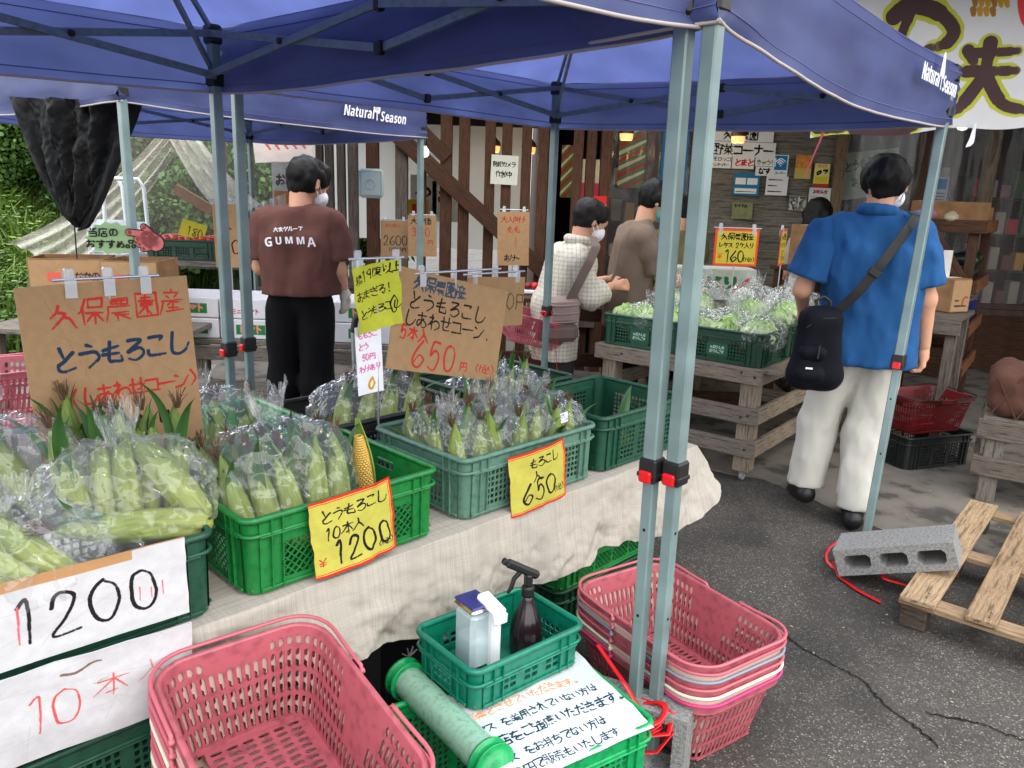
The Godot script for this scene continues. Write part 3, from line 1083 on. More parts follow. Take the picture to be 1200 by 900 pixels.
func basket_meshes() -> void:
	var W0 := 0.40
	var D0 := 0.25
	var W1 := 0.485
	var D1 := 0.325
	var H := 0.205
	var ys := [0.0, 0.009, 0.054, 0.062, 0.108, 0.116, 0.158, 0.166, 0.188, H]
	# perimeter stations: straight runs and corner arcs, alternate solid and slot
	var P := []
	var N := []
	var st := []
	var total := 2.0 * (W1 + D1)
	var count := 80
	for k in count:
		st.append((k + 0.0) / count)
		st.append((k + 0.40) / count)
	var per := func(w: float, d: float, r: float, u: float) -> Array:
		var lw := w - 2 * r
		var ld := d - 2 * r
		var qa := PI * r / 2
		var segs := [lw, qa, ld, qa, lw, qa, ld, qa]
		var x := fposmod(u, 1.0) * (2 * lw + 2 * ld + 4 * qa)
		var corner := [Vector2(lw / 2, d / 2), Vector2(w / 2, -ld / 2)]
		for q in 8:
			if x <= segs[q] or q == 7:
				match q:
					0: return [Vector3(-lw / 2 + x, 0, d / 2), Vector3(0, 0, 1)]
					2: return [Vector3(w / 2, 0, ld / 2 - x), Vector3(1, 0, 0)]
					4: return [Vector3(lw / 2 - x, 0, -d / 2), Vector3(0, 0, -1)]
					6: return [Vector3(-w / 2, 0, -ld / 2 + x), Vector3(-1, 0, 0)]
				var a: float = x / r
				var base: float = [0, 0.0, 0, PI / 2, 0, PI, 0, PI * 1.5][q]
				var c: Vector2 = [Vector2(), Vector2(lw / 2, ld / 2), Vector2(), Vector2(lw / 2, -ld / 2), Vector2(), Vector2(-lw / 2, -ld / 2), Vector2(), Vector2(-lw / 2, ld / 2)][q]
				var dir := Vector2(sin(a + base), cos(a + base))
				return [Vector3(c.x + dir.x * r, 0, c.y + dir.y * r), Vector3(dir.x, 0, dir.y)]
			x -= segs[q]
		return []
	for y in ys:
		var t: float = y / H
		var r := PackedVector3Array()
		var nn := PackedVector3Array()
		for u in st:
			var q: Array = per.call(lerpf(W0, W1, t), lerpf(D0, D1, t), lerpf(0.05, 0.065, t), u)
			r.append(q[0] + Vector3(0, y, 0))
			nn.append((q[1] + Vector3(0, -0.2, 0)).normalized())
		P.append(r)
		N.append(nn)
	var b := MB.new()
	b.perforated(P, N, 0.0028, func(i: int, j: int) -> bool:
		if j % 2 == 0 or i % 2 == 0: return false
		var q: Vector3 = P[i][j]
		if absf(q.z) > absf(q.x) * 0.62 and absf(q.x) < 0.075 + 0.0 * i and i > 1: return i == 3 and absf(q.x) > 0.04
		if i == 7: return not (absf(q.x) > 0.18 and absf(q.z) < 0.07)
		return true, 0.42, true)
	bm.wall = b.mesh()
	# floor with oblong slots
	var fx := []
	var fz := []
	for k in 23: fx.append(-0.185 + k * 0.0168); fx.append(-0.185 + k * 0.0168 + 0.0085)
	var z := -0.112
	for k in 7: fz.append(z); fz.append(z + 0.008); z += 0.032
	P = []
	N = []
	for zz in fz:
		var r := PackedVector3Array()
		var nn := PackedVector3Array()
		for xx in fx:
			r.append(Vector3(xx, 0.002, zz))
			nn.append(Vector3.DOWN)
		P.append(r)
		N.append(nn)
	var fb := MB.new()
	fb.perforated(P, N, 0.003, func(i: int, j: int) -> bool: return i % 2 == 1 and j % 2 == 1, 0.45)
	for e in [[-0.2, -0.185], [0.185, 0.2]]:
		fb.box(T((e[0] + e[1]) * 0.5, 0.0035, 0), Vector3(0.016, 0.003, 0.2))
	for e in [-1.0, 1.0]:
		fb.box(T(0, 0.0035, 0.1185 * e), Vector3(0.34, 0.003, 0.013))
	bm.floor = fb.mesh()
	var loop := PackedVector3Array()
	var low := PackedVector3Array()
	for k in 72:
		var q: Array = per.call(W1, D1, 0.065, k / 72.0)
		loop.append(q[0] + q[1] * 0.004 + Vector3(0, H, 0))
		low.append(q[0] + q[1] * 0.007 + Vector3(0, H - 0.014, 0))
	var rb := MB.new()
	rb.tube(loop, 0.0065, 8, true)
	rb.tube(low, 0.004, 6, true)
	var skirt := []
	for e in [[0.010, H + 0.002], [0.010, H - 0.016]]:
		var row := PackedVector3Array()
		for k in 72:
			var q: Array = per.call(W1, D1, 0.065, k / 72.0)
			row.append(q[0] + q[1] * e[0] + Vector3(0, e[1], 0))
		skirt.append(row)
	rb.grid(skirt, true)
	bm.rim = rb.mesh()
	for sg in [1.0, -1.0]:
		var pts := PackedVector3Array()
		var far: Array[Vector3] = []
		for k in 145:
			var q: Array = per.call(W1, D1, 0.065, k / 144.0 + 0.52)
			var p: Vector3 = q[0]
			if p.x * sg > 0.055:
				far.append(p + q[1] * 0.016 + Vector3(0, H + 0.006 + 0.008 * clampf((p.x * sg - 0.1) * 8.0, 0.0, 1.0), 0))
		if sg > 0:
			far.sort_custom(func(u: Vector3, w: Vector3) -> bool: return atan2(u.z, u.x) < atan2(w.z, w.x))
		else:
			far.sort_custom(func(u: Vector3, w: Vector3) -> bool: return atan2(u.z, -u.x) < atan2(w.z, -w.x))
		for e in [0, far.size() - 1]:
			pass
		pts.append(far[0] + Vector3(-0.004 * sg, -0.012, 0.0))
		for p in far: pts.append(p)
		pts.append(far[-1] + Vector3(-0.004 * sg, -0.012, 0.0))
		var hb := MB.new()
		hb.tube(pts, 0.0042, 7)
		for e in [pts[0], pts[-1]]:
			var cc: Vector3 = e
			hb.lathe([[0.0, -0.005], [0.006, -0.005], [0.006, 0.005], [0.0, 0.005]], 10, Transform3D(Basis(Vector3.RIGHT, Vector3.BACK, Vector3.DOWN), cc))
		bm["handle%d" % int(sg)] = hb.mesh()

func basket(label: String, xf: Transform3D, m: Material, handle_m: Material, group := "", full := true) -> Node3D:
	var t := thing("shopping_basket", label, "basket", Vector3.ZERO, 0.0, group)
	t.transform = xf
	part("wall", bm.wall, m, t)
	part("floor", bm.floor, m, t)
	part("rim", bm.rim, m, t)
	part("handle", bm["handle1"], handle_m, t)
	part("handle", bm["handle-1"], handle_m, t)
	return t

# ---------------------------------------------------------------- corn
var husk := []
var ear_leaf: ArrayMesh
var ear_silk: ArrayMesh
var film_mat: StandardMaterial3D

func corn_meshes() -> void:
	var hm := mat(Color.WHITE, 0.5, 0.45)
	hm.vertex_color_use_as_albedo = true
	hm.backlight_enabled = true
	hm.backlight = Color(0.35, 0.4, 0.2)
	M.husk = hm
	M.blade = hm
	M.silk = mat(lin(0.11, 0.055, 0.025), 0.8)
	for vnt in 4:
		var rr := RandomNumberGenerator.new()
		rr.seed = 40 + vnt
		var b := MB.new()
		b.colored = true
		var prof := [[0.008, -0.010], [0.017, -0.004], [0.026, 0.010], [0.0295, 0.04], [0.031, 0.09], [0.029, 0.14], [0.024, 0.185], [0.016, 0.22], [0.008, 0.245], [0.002, 0.262]]
		var rows := []
		for i in 27:
			var f := i / 26.0 * (prof.size() - 1)
			var i0 := mini(int(f), prof.size() - 2)
			var r: float = lerpf(prof[i0][0], prof[i0 + 1][0], f - i0)
			var y: float = lerpf(prof[i0][1], prof[i0 + 1][1], f - i0)
			var ring := PackedVector3Array()
			for k in 48:
				var a := TAU * k / 48.0
				var tw := a + y * (1.5 + vnt * 0.4)
				var rid := 0.055 * sin(3.0 * tw + vnt) + 0.035 * sin(7.0 * tw + vnt * 2.0) + 0.012 * sin(23.0 * a) + 0.13 * (fposmod(a / TAU * 3.0 + y * (1.6 + 0.5 * vnt), 1.0) - 0.5)
				var bend := 0.02 * pow(clampf(y / 0.26, 0, 1), 2.0) * (vnt - 1.5) * 0.6
				ring.append(Vector3(cos(a) * r * (1.0 + rid) + bend, y, sin(a) * r * (1.0 + rid)))
			rows.append(ring)
		var at := b.v.size()
		b.grid(rows, true)
		for i in range(at, b.v.size()):
			var p := b.v[i]
			var a := atan2(p.z, p.x)
			var s := 0.5 + 0.5 * noise.get_noise_2d(a * 160.0 + vnt * 50.0, p.y * 60.0)
			var fineg := 0.72 + 0.75 * absf(noise.get_noise_2d(a * 700.0 + vnt * 33.0, p.y * 12.0))
			var pale := clampf(0.75 - p.y / 0.26 * 0.55 + 0.55 * (s - 0.5), 0.0, 1.0)
			var g := Color(0.105, 0.20, 0.03)
			var yl := Color(0.46, 0.50, 0.105)
			var q := g.lerp(yl, pale)
			b.c[i] = Color(q.r * fineg, q.g * fineg, q.b * fineg)
		husk.append(b.mesh())
	# a flag leaf: a long keeled blade
	var lb := MB.new()
	lb.colored = true
	var rows2 := []
	for i in 13:
		var t := i / 12.0
		var w := 0.0145 * sin(PI * minf(t * 0.75 + 0.22, 1.0)) * (1.0 - pow(t, 3.0))
		var y := t * 0.19 - 0.05 * t * t * t
		var out := 0.01 + 0.105 * t * t
		rows2.append(PackedVector3Array([Vector3(-w, y, out + w * 0.4), Vector3(-w * 0.5, y, out + w * 0.1), Vector3(0, y, out - w * 0.15), Vector3(w * 0.5, y, out + w * 0.1), Vector3(w, y, out + w * 0.4)]))
	lb.grid(rows2)
	for i in lb.v.size():
		var k := 0.8 + 0.4 * absf(noise.get_noise_1d(lb.v[i].x * 9000.0))
		lb.c[i] = Color(0.055 * k, 0.15 * k, 0.035 * k)
	ear_leaf = lb.mesh()
	var sb := MB.new()
	for k in 26:
		var a := rng.randf() * TAU
		var r := rng.randf() * 0.006
		var l := rng.randf_range(0.03, 0.06)
		var o := Vector3(cos(a), 0, sin(a))
		sb.tube(PackedVector3Array([o * r, o * (r + 0.006) + Vector3(0, l * 0.5, 0), o * (r + rng.randf_range(0.004, 0.022)) + Vector3(0, l * rng.randf_range(0.7, 1.0), 0)]), 0.0009, 4, false, false)
	ear_silk = sb.mesh()
	film_mat = mat(Color(0.93, 0.95, 0.97, 0.06), 0.08, 1.0)
	film_mat.transparency = BaseMaterial3D.TRANSPARENCY_ALPHA
	var rf := FastNoiseLite.new()
	rf.noise_type = FastNoiseLite.TYPE_SIMPLEX_SMOOTH
	rf.fractal_type = FastNoiseLite.FRACTAL_RIDGED
	rf.fractal_octaves = 2
	rf.frequency = 0.0045
	rf.seed = 77
	var rt := NoiseTexture2D.new()
	rt.width = 512
	rt.height = 512
	rt.seamless = true
	rt.noise = rf
	rt.as_normal_map = true
	rt.bump_strength = 20.0
	film_mat.normal_enabled = true
	film_mat.normal_texture = rt
	film_mat.normal_scale = 0.8
	film_mat.uv1_scale = Vector3(3.0, 2.0, 1.0)
	M.film = film_mat

func ear(label: String, at: Vector3, dir: Vector3, scale: float, spin: float, leaves: int, group: String) -> Node3D:
	var t := thing("corn_ear", label, "corn", Vector3.ZERO, 0.0, group)
	var y := dir.normalized()
	var x := y.cross(Vector3(0.3, 0.2, 0.9)).normalized()
	var bas := Basis(x, y, x.cross(y)) * Basis(Vector3.UP, spin)
	t.transform = Transform3D(bas.scaled_local(Vector3.ONE * scale), at)
	part("husk", husk[rng.randi() % 4], M.husk, t)
	part("silk", ear_silk, M.silk, t, T(0, 0.25, 0))
	for k in leaves:
		part("leaf", ear_leaf, M.blade, t, Transform3D(Basis(Vector3.UP, k * 2.4 + 0.5) * Basis.from_scale(Vector3(rng.randf_range(0.8, 1.2), rng.randf_range(0.7, 1.35), rng.randf_range(0.2, 1.5))), Vector3(0, 0.10 + 0.05 * rng.randf(), 0)))
	return t

# a crumpled clear bag over an ellipsoid, its gathered top thrown open like a ruff
func bag_mesh(r: Vector3, seed_: int, ruff := 0.06, crumple := 1.0, open_top := true) -> ArrayMesh:
	var b := MB.new()
	var rows := []
	var nu := 110
	var nv := 60
	for i in nv + 1:
		var row := PackedVector3Array()
		var t := float(i) / nv
		var neck := clampf((t - 0.80) / 0.20, 0.0, 1.0) if open_top else 0.0
		for k in nu:
			var a := TAU * k / nu
			var ph := -PI * 0.5 + PI * minf(t, 0.80) / (0.84 if open_top else 0.80)
			var d := Vector3(cos(a) * cos(ph), sin(ph), sin(a) * cos(ph))
			var pw := 2.7
			var s := pow(pow(absf(d.x), pw) + pow(absf(d.y), pw) + pow(absf(d.z), pw), -1.0 / pw)
			var p := d * s
			var q := Vector3(p.x * r.x, p.y * r.y, p.z * r.z)
			if neck > 0.0:
				var fl := 1.0 + neck * (0.9 + 0.9 * noise.get_noise_2d(a * 25.0, seed_ * 17.0)) * 0.8
				q.x *= fl
				q.z *= fl
				q.y += neck * ruff * (0.75 + 0.7 * noise.get_noise_2d(a * 40.0, seed_ * 9.0 + 40.0))
			var w := q * 100.0 + Vector3(seed_ * 31.0, seed_ * 17.0, 0)
			var n1 := noise.get_noise_3d(w.x * 1.6, w.y * 0.9, w.z * 1.6)
			var n2 := noise.get_noise_3d(w.x * 4.2 + 70.0, w.y * 2.2, w.z * 4.2)
			var n3 := noise.get_noise_3d(w.x * 9.0, w.y * 7.0 + 30.0, w.z * 9.0)
			var cr := (0.5 - absf(n1) * 1.6) * 0.022 + (0.5 - absf(n2) * 1.8) * 0.018 + (0.4 - absf(n3)) * 0.012
			q += d * cr * crumple * (1.0 + neck)
			row.append(q)
		rows.append(row)
	b.grid(rows, true)
	return b.mesh()

func bag(label: String, at: Vector3, yaw: float, r: Vector3, seed_: int, ruff := 0.06, crumple := 1.0, tilt := 0.0, group := "", open_top := true) -> Node3D:
	return solo("plastic_bag", label, "bag", bag_mesh(r, seed_, ruff, crumple, open_top), M.film, T(at.x, at.y, at.z, yaw, tilt, 0), group)

func sign_at(called: String, label: String, category: String, im: Image, at: Vector3, w: float, h: float, yaw: float, pitch := 0.0, roll := 0.0, th := 0.004, bend := 0.0, wave := 0.0, group := "") -> MeshInstance3D:
	return solo(called, label, category, sheet_mesh(w, h, th, bend, wave, hash(label) % 97), printed(im), T(at.x, at.y, at.z, yaw, pitch, roll), group)

func clip_stand(at: Vector3, height: float, yaw: float, rod: float, clips: int, label: String) -> void:
	# thin upright with a cross rod and clear clips that grip a card
	var t := thing("card_stand", label, "stand", at, yaw, "wire card stands")
	var b := MB.new()
	b.tube(PackedVector3Array([Vector3(0, 0, 0), Vector3(0, height, 0)]), 0.004, 8)
	part("upright", b.mesh(), M.steel, t)
	var c := MB.new()
	c.tube(PackedVector3Array([Vector3(-rod / 2, height, 0), Vector3(rod / 2, height, 0)]), 0.004, 8)
	part("cross_rod", c.mesh(), M.steel, t)
	for k in clips:
		var x := -rod * 0.35 + rod * 0.7 * k / maxf(1.0, clips - 1.0)
		var q := MB.new()
		q.box(T(x, height + 0.012, 0), Vector3(0.022, 0.028, 0.016), 0.004)
		q.box(T(x, height - 0.022, 0.010), Vector3(0.026, 0.042, 0.003), 0.001)
		q.box(T(x, height - 0.022, -0.012), Vector3(0.026, 0.042, 0.003), 0.001)
		part("clip", q.mesh(), M.clear, t)

func price_card(w: int, h: int) -> Image:
	var im := blank(w, h, Color(0.71, 0.685, 0.30), 0.014, 9)
	var red := Color(0.80, 0.15, 0.12)
	im.fill_rect(Rect2i(0, 0, w, 12), red)
	im.fill_rect(Rect2i(0, h - 12, w, 12), red)
	im.fill_rect(Rect2i(w - 12, 0, 12, h), red)
	im.fill_rect(Rect2i(0, 17, w - 17, 4), red)
	im.fill_rect(Rect2i(0, h - 21, w - 17, 4), red)
	im.fill_rect(Rect2i(w - 21, 17, 4, h - 34), red)
	return im

func make_table() -> void:
	M.steel = mat(Color(0.75, 0.76, 0.78), 0.3)
	M.steel.metallic = 0.8
	M.clear = mat(Color(0.9, 0.93, 0.95, 0.35), 0.15)
	M.clear.transparency = BaseMaterial3D.TRANSPARENCY_ALPHA
	M.weathered = wood(Color(0.50, 0.47, 0.43))
	M.green = plastic(Color(0.09, 0.47, 0.21))
	M.green_light = plastic(Color(0.16, 0.56, 0.27))
	M.green_grey = plastic(Color(0.34, 0.49, 0.42), 0.45)
	M.green_dark = plastic(Color(0.10, 0.30, 0.22), 0.45)
	M.green_deep = plastic(Color(0.065, 0.25, 0.17), 0.45)
	M.black_plastic = plastic(Color(0.10, 0.11, 0.11), 0.5)
	# trestle of crates with a board deck
	var t := thing("stall_table", "low plank table under the linen cloth, carrying the corn crates", "table", W(0.75, 0, 0.46), TYAW)
	for k in 5:
		part("plank", bxm(2.55, 0.028, 0.18, 0.003), M.weathered, t, T(-0.1, 0.575, -0.36 + k * 0.185))
	for k in [0, 1, 2]:
		for e in [-0.36, 0.36]:
			board("leg", Vector3(-1.1 + k * 1.05, 0, e), Vector3(-1.1 + k * 1.05, 0.56, e), 0.06, 0.06, M.weathered, t)
	# linen cloth: top sheet and a front that hangs with soft folds
	var weave := Image.create(512, 512, false, Image.FORMAT_RGBA8)
	var rowv := PackedFloat32Array()
	var colv := PackedFloat32Array()
	for k in 512:
		rowv.append(rng.randf()); colv.append(rng.randf())
	for y in 512:
		for x in 512:
			var k := 0.80 + 0.09 * rowv[y / 2] + 0.09 * colv[x / 2] + rng.randf_range(-0.06, 0.06)
			if ((x / 2) + (y / 2)) % 2 == 0: k -= 0.06
			if colv[x / 2] > 0.98 or rowv[y / 2] > 0.985: k -= 0.08
			weave.set_pixel(x, y, Color(k * 0.78, k * 0.75, k * 0.70))
	var cm := mat(Color.WHITE, 0.92, 0.2)
	cm.albedo_texture = ImageTexture.create_from_image(weave)
	cm.uv1_scale = Vector3(1, 1, 1)
	relief(cm, cm.albedo_texture, 0.06)
	M.cloth = cm
	var cb := MB.new()
	var rows := []
	var nS := 150
	var prof := [[-0.7, 0.58], [-0.1, 0.57], [-0.04, 0.46], [0.3, 0.39], [0.55, 0.345], [0.9, 0.335], [1.2, 0.325], [1.26, 0.325], [1.30, 0.355], [1.5, 0.33], [1.75, 0.285], [1.9, 0.33], [2.05, 0.43]]
	for i in 41:
		var row := PackedVector3Array()
		for j in nS + 1:
			var s := -0.68 + 2.72 * j / nS
			var bottom := 0.3
			for q in prof.size() - 1:
				if s >= prof[q][0] and s <= prof[q + 1][0]:
					bottom = lerpf(prof[q][1], prof[q + 1][1], (s - prof[q][0]) / (prof[q + 1][0] - prof[q][0]))
			var p: Vector3
			var beyond := maxf(0.0, s - 1.93)
			if i <= 8:
				var d := 0.9 - 0.925 * i / 8.0
				p = W(minf(s, 1.93) + beyond * 0.75, 0.592 - beyond * 0.75 + 0.003 * noise.get_noise_2d(s * 160.0, d * 160.0), d)
			else:
				var tt := (i - 8) / 32.0
				var fold := 0.042 * noise.get_noise_2d(s * 55.0, tt * 14.0) + 0.012 * noise.get_noise_2d(s * 150.0 + 90.0, tt * 35.0) + 0.010 * exp(-pow((s - 1.29) / 0.025, 2.0))
				var h := lerpf(0.592 - beyond * 0.75, bottom + 0.012 * noise.get_noise_1d(s * 300.0), tt)
				p = W(minf(s, 1.93) + beyond * 0.75, h, -0.027 - 0.02 * sin(tt * PI * 0.5) - fold * (0.25 + tt) - 0.05 * tt * smoothstep(1.5, 2.0, s))
			row.append(p)
		rows.append(row)
	cb.grid(rows, false, false, 2.72 / 0.24, 1.3 / 0.24)
	solo("table_cloth", "wrinkled beige linen cloth hanging over the front of the corn table", "cloth", cb.mesh(), cm)

	# crates
	corn_meshes()
	var y0 := 0.598
	crate("plastic_crate", "dark green crate of bagged corn at the left end, behind the white 1200 board", W(-0.265, y0, 0.215), TYAW, 0.60, 0.42, 0.185, "square", M.green_dark, "corn crates on the cloth")
	crate("plastic_crate", "bright green crate with diagonal lattice and the yellow 1200 card", W(0.385, y0, 0.235), TYAW, 0.54, 0.46, 0.185, "diamond", M.green, "corn crates on the cloth")
	crate("plastic_crate", "light green crate directly behind the bright green one", W(0.33, y0, 0.70), TYAW, 0.54, 0.40, 0.20, "diamond", M.green_light, "corn crates on the cloth")
	crate("plastic_crate", "black crate holding three bagged ears, behind the grey-green crate", W(0.90, y0, 0.66), TYAW, 0.54, 0.36, 0.19, "square", M.black_plastic, "corn crates on the cloth")
	crate("plastic_crate", "faded grey-green crate full of upright corn, with the yellow 650 card", W(1.05, y0, 0.22), TYAW, 0.575, 0.42, 0.18, "square", M.green_grey, "corn crates on the cloth")
	crate("plastic_crate", "nearly empty deep green crate at the right end of the cloth", W(1.63, y0, 0.22), TYAW, 0.50, 0.42, 0.19, "square", M.green_dark, "corn crates on the cloth")
	crate("plastic_crate", "deep green crate with crumpled film, behind the nearly empty one", W(1.50, y0, 0.66), TYAW, 0.52, 0.38, 0.20, "square", M.green_deep, "corn crates on the cloth")
	# under the table
	crate("plastic_crate", "light green lattice crate tucked under the right end of the cloth", W(1.50, 0.20, 0.23), TYAW + 1.0, 0.56, 0.40, 0.15, "diamond", M.green_light, "crates under the table")
	crate("plastic_crate", "black-green crate on the ground under the light green one", W(1.50, 0.0, 0.23), TYAW, 0.56, 0.40, 0.198, "square", M.green_deep, "crates under the table")
	crate("plastic_crate", "dark green crate below the white 10 board, upper of two", W(-0.25, 0.22, 0.20), TYAW, 0.62, 0.40, 0.2, "square", M.green_dark, "crates under the table")
	crate("plastic_crate", "mid green crate on the ground below the white boards", W(-0.25, 0.0, 0.18), TYAW, 0.62, 0.40, 0.218, "square", M.green_light, "crates under the table")
	var kb := thing("storage_box", "black box with white leaf print half hidden under the cloth", "box", W(0.72, 0, 0.20), TYAW)
	part("body", bxm(0.42, 0.30, 0.30, 0.01), M.black, kb, T(0, 0.15, 0))
	for k in 3:
		var pb := MB.new()
		for e in 4:
			pb.bar(Vector3(0, 0, 0), Vector3(cos(e * 0.7 + 0.4) * 0.03, sin(e * 0.7 + 0.4) * 0.03, 0), 0.002, 0.007, Vector3.BACK)
		part("leaf_print", pb.mesh(), M.white_print, kb, T(-0.12 + k * 0.12, 0.22, 0.1515))

	# ------------------------------------------------ corn and bags
	var g1 := "corn in the nearest bag"
	var yb := W(-0.06, 0.80, 0.16)
	# nearest bag: two big ears across it, more behind
	ear("big yellow-green ear lying across the nearest bag, its base at the right", W(0.055, 0.775, 0.07), W(-0.22, 0.835, 0.10) - W(0.055, 0.775, 0.07), 1.16, 0.3, 2, g1)
	ear("stout pale ear leaning up at the right of the nearest bag", W(0.075, 0.76, 0.13), W(0.0, 0.93, 0.27) - W(0.075, 0.76, 0.13), 1.16, 1.0, 2, g1)
	for k in 5:
		ear("ear of corn deep in the nearest bag at the left end", W(-0.15 + 0.05 * k, 0.76, 0.22 + 0.02 * (k % 2)), TS * rng.randf_range(-0.2, 0.2) + Vector3(0, 1, 0) + TD * 0.25, 0.95, rng.randf() * 6.0, 4, g1)
	bag("large clear plastic bag of corn at the left end of the table", W(-0.075, 0.835, 0.16), TYAW, Vector3(0.165, 0.125, 0.13), 3, 0.07, 1.0, -6.0, "bags of corn")
	var g2 := "corn in the left front bag"
	for k in 5:
		ear("ear of corn in the front bag cut by the left edge", W(-0.20 - 0.055 * k, 0.72, 0.06 + 0.02 * (k % 3)), TS * -0.5 + Vector3(0, 0.5, 0) + TD * 0.35, 0.95, rng.randf() * 6.0, 2, g2)
	bag("clear bag of corn in front at the left edge", W(-0.30, 0.785, 0.11), TYAW, Vector3(0.15, 0.10, 0.12), 8, 0.05, 1.0, 0.0, "bags of corn")
	var g3 := "corn in the rear left bag"
	for k in 5:
		ear("ear of corn in the rear bag at the left edge", W(-0.42 + 0.075 * k, 0.78, 0.33), TS * rng.randf_range(-0.5, 0.1) + Vector3(0, 0.8, 0) + TD * 0.4, 1.0, rng.randf() * 6.0, 5, g3)
	bag("clear bag of corn behind, at the left edge of the table", W(-0.30, 0.87, 0.33), TYAW, Vector3(0.19, 0.13, 0.10), 12, 0.08, 1.1, 0.0, "bags of corn")
	# bright green crate: one upright bag of ten
	var g4 := "corn in the bag of the bright green crate"
	for k in 10:
		var row := k % 5
		ear("ear of corn in the upright bag in the bright green crate", W(0.185 + row * 0.062, 0.63, 0.12 + 0.09 * (k / 5)), TS * (0.08 * (row - 2)) + Vector3(0, 1, 0) + TD * 0.35, 1.0, rng.randf() * 6.0, 4, g4)
	bag("upright clear bag of ten ears in the bright green crate", W(0.31, 0.765, 0.21), TYAW, Vector3(0.185, 0.155, 0.125), 21, 0.09, 0.9, -14.0, "bags of corn")
	for k in 4:
		ear("ear of corn standing in the light green crate behind", W(0.17 + k * 0.07, 0.66, 0.56), TS * 0.1 * (k - 2) + Vector3(0, 1, 0), 1.0, rng.randf() * 6.0, 3, "corn in the light green crate")
	bag("clear bag of corn in the light green crate", W(0.27, 0.80, 0.57), TYAW, Vector3(0.16, 0.14, 0.08), 25, 0.05, 0.9, 0.0, "bags of corn")
	# the peeled sample ear
	var pe := thing("corn_ear", "half peeled ear showing yellow kernels in the bright green crate", "corn", W(0.575, 0.635, 0.20), TYAW + 12.0)
	pe.rotation.z = deg_to_rad(10.0)
	var kb2 := MB.new()
	for r in 30:
		for k in 14:
			var a := TAU * (k + 0.5 * (r % 2)) / 14.0
			var y := 0.02 + r * 0.0068
			var rad := 0.0225 * (1.0 - pow(clampf((y - 0.1) / 0.13, 0, 1), 2.0) * 0.65)
			var q := Vector3(cos(a) * rad, y, sin(a) * rad)
			kb2.box(Transform3D(Basis(Vector3(-sin(a), 0, cos(a)), Vector3.UP, Vector3(cos(a), 0, sin(a))), q), Vector3(0.0088, 0.0062, 0.007), 0.0022)
	part("kernels", kb2.mesh(), mat(lin(0.72, 0.47, 0.10), 0.4), pe).set_meta("kind", "stuff")
	var hb2 := MB.new()
	hb2.colored = true
	var hrows := []
	for i in 15:
		var ring := PackedVector3Array()
		var t2 := i / 14.0
		var rad := 0.030 * sin(PI * clampf(t2 * 0.72 + 0.2, 0, 1))
		for k in 15:
			var a := -1.3 + 2.6 * k / 14.0
			ring.append(Vector3(cos(a) * rad * (1.0 + 0.03 * sin(k * 2.2)), t2 * 0.27, sin(a) * rad))
		hrows.append(ring)
	hb2.grid(hrows)
	for i in hb2.v.size():
		var k := 0.85 + 0.3 * absf(noise.get_noise_1d(hb2.v[i].z * 8000.0))
		hb2.c[i] = Color(0.30 * k, 0.44 * k, 0.09 * k)
	part("husk", hb2.mesh(), M.husk, pe)
	# black crate: three bagged ears
	for k in 4:
		ear("bagged ear of corn in the black crate behind", W(0.70 + k * 0.095, 0.66, 0.56), TS * 0.25 + Vector3(0, 0.9, 0) + TD * 0.1, 0.95, rng.randf() * 6.0, 1, "corn in the black crate")
	bag("loose clear bag over the corn in the black crate", W(0.84, 0.79, 0.58), TYAW, Vector3(0.20, 0.11, 0.08), 33, 0.06, 1.1, 0.0, "bags of corn")
	# grey-green crate: tips up in bags of five
	for k in 21:
		var cx := k % 7
		var cz := k / 7
		ear("ear of corn standing tip up in the grey-green crate", W(0.82 + cx * 0.078 + rng.randf_range(-0.01, 0.01), 0.615, 0.09 + cz * 0.11), TS * rng.randf_range(-0.15, 0.15) + Vector3(0, 1, 0) + TD * rng.randf_range(-0.1, 0.15), rng.randf_range(0.88, 1.0), rng.randf() * 6.0, 1 + (k % 3), "corn in the grey-green crate")
	for k in 4:
		bag("clear bag round the ears in the grey-green crate, %s from the left" % ORD[k], W(0.86 + k * 0.13, 0.735, 0.20), TYAW + 10.0 * k, Vector3(0.085, 0.125, 0.16), 41 + k, 0.05, 0.9, 0.0, "bags of corn in the grey-green crate")
	# price labels on bags
	var li := blank(64, 48, Color(0.93, 0.93, 0.95), 0.01)
	for k in 3:
		write(li, ["久保農園", "とうもろこし", "5本入 650円"][k], 5, 5 + k * 14, 9, Color(0.15, 0.15, 0.25), 0.6)
	sign_at("price_sticker", "small white sticker on the bag in the bright green crate", "sticker", li, W(0.215, 0.690, 0.075), 0.045, 0.032, TYAW, -12.0, 6.0, 0.0006)
	sign_at("price_sticker", "small white sticker on the right bag in the grey-green crate", "sticker", li, W(1.25, 0.80, 0.075), 0.045, 0.032, TYAW, -8.0, 4.0, 0.0006)
	# remains in the last crates
	for k in 9:
		var tt := thing("husk_leaf", "loose green husk leaf in the nearly empty crate", "leaf", W(1.46 + rng.randf() * 0.30, 0.625 + rng.randf() * 0.03, 0.12 + rng.randf() * 0.2), rng.randf() * 360.0, "husk leaves left in the nearly empty crate")
		tt.rotation.x = rng.randf_range(0.3, 1.4)
		part("blade", ear_leaf, M.blade, tt, Transform3D(Basis.from_scale(Vector3.ONE * rng.randf_range(0.9, 1.5)), Vector3.ZERO))
	for k in 3:
		ear("pale ear left lying in the nearly empty crate", W(1.45 + 0.02 * k, 0.635, 0.12 + k * 0.07), TS + Vector3(0, 0.05, 0) + TD * 0.1 * (k - 1), 1.0, rng.randf() * 6.0, 1, "corn left in the nearly empty crate")
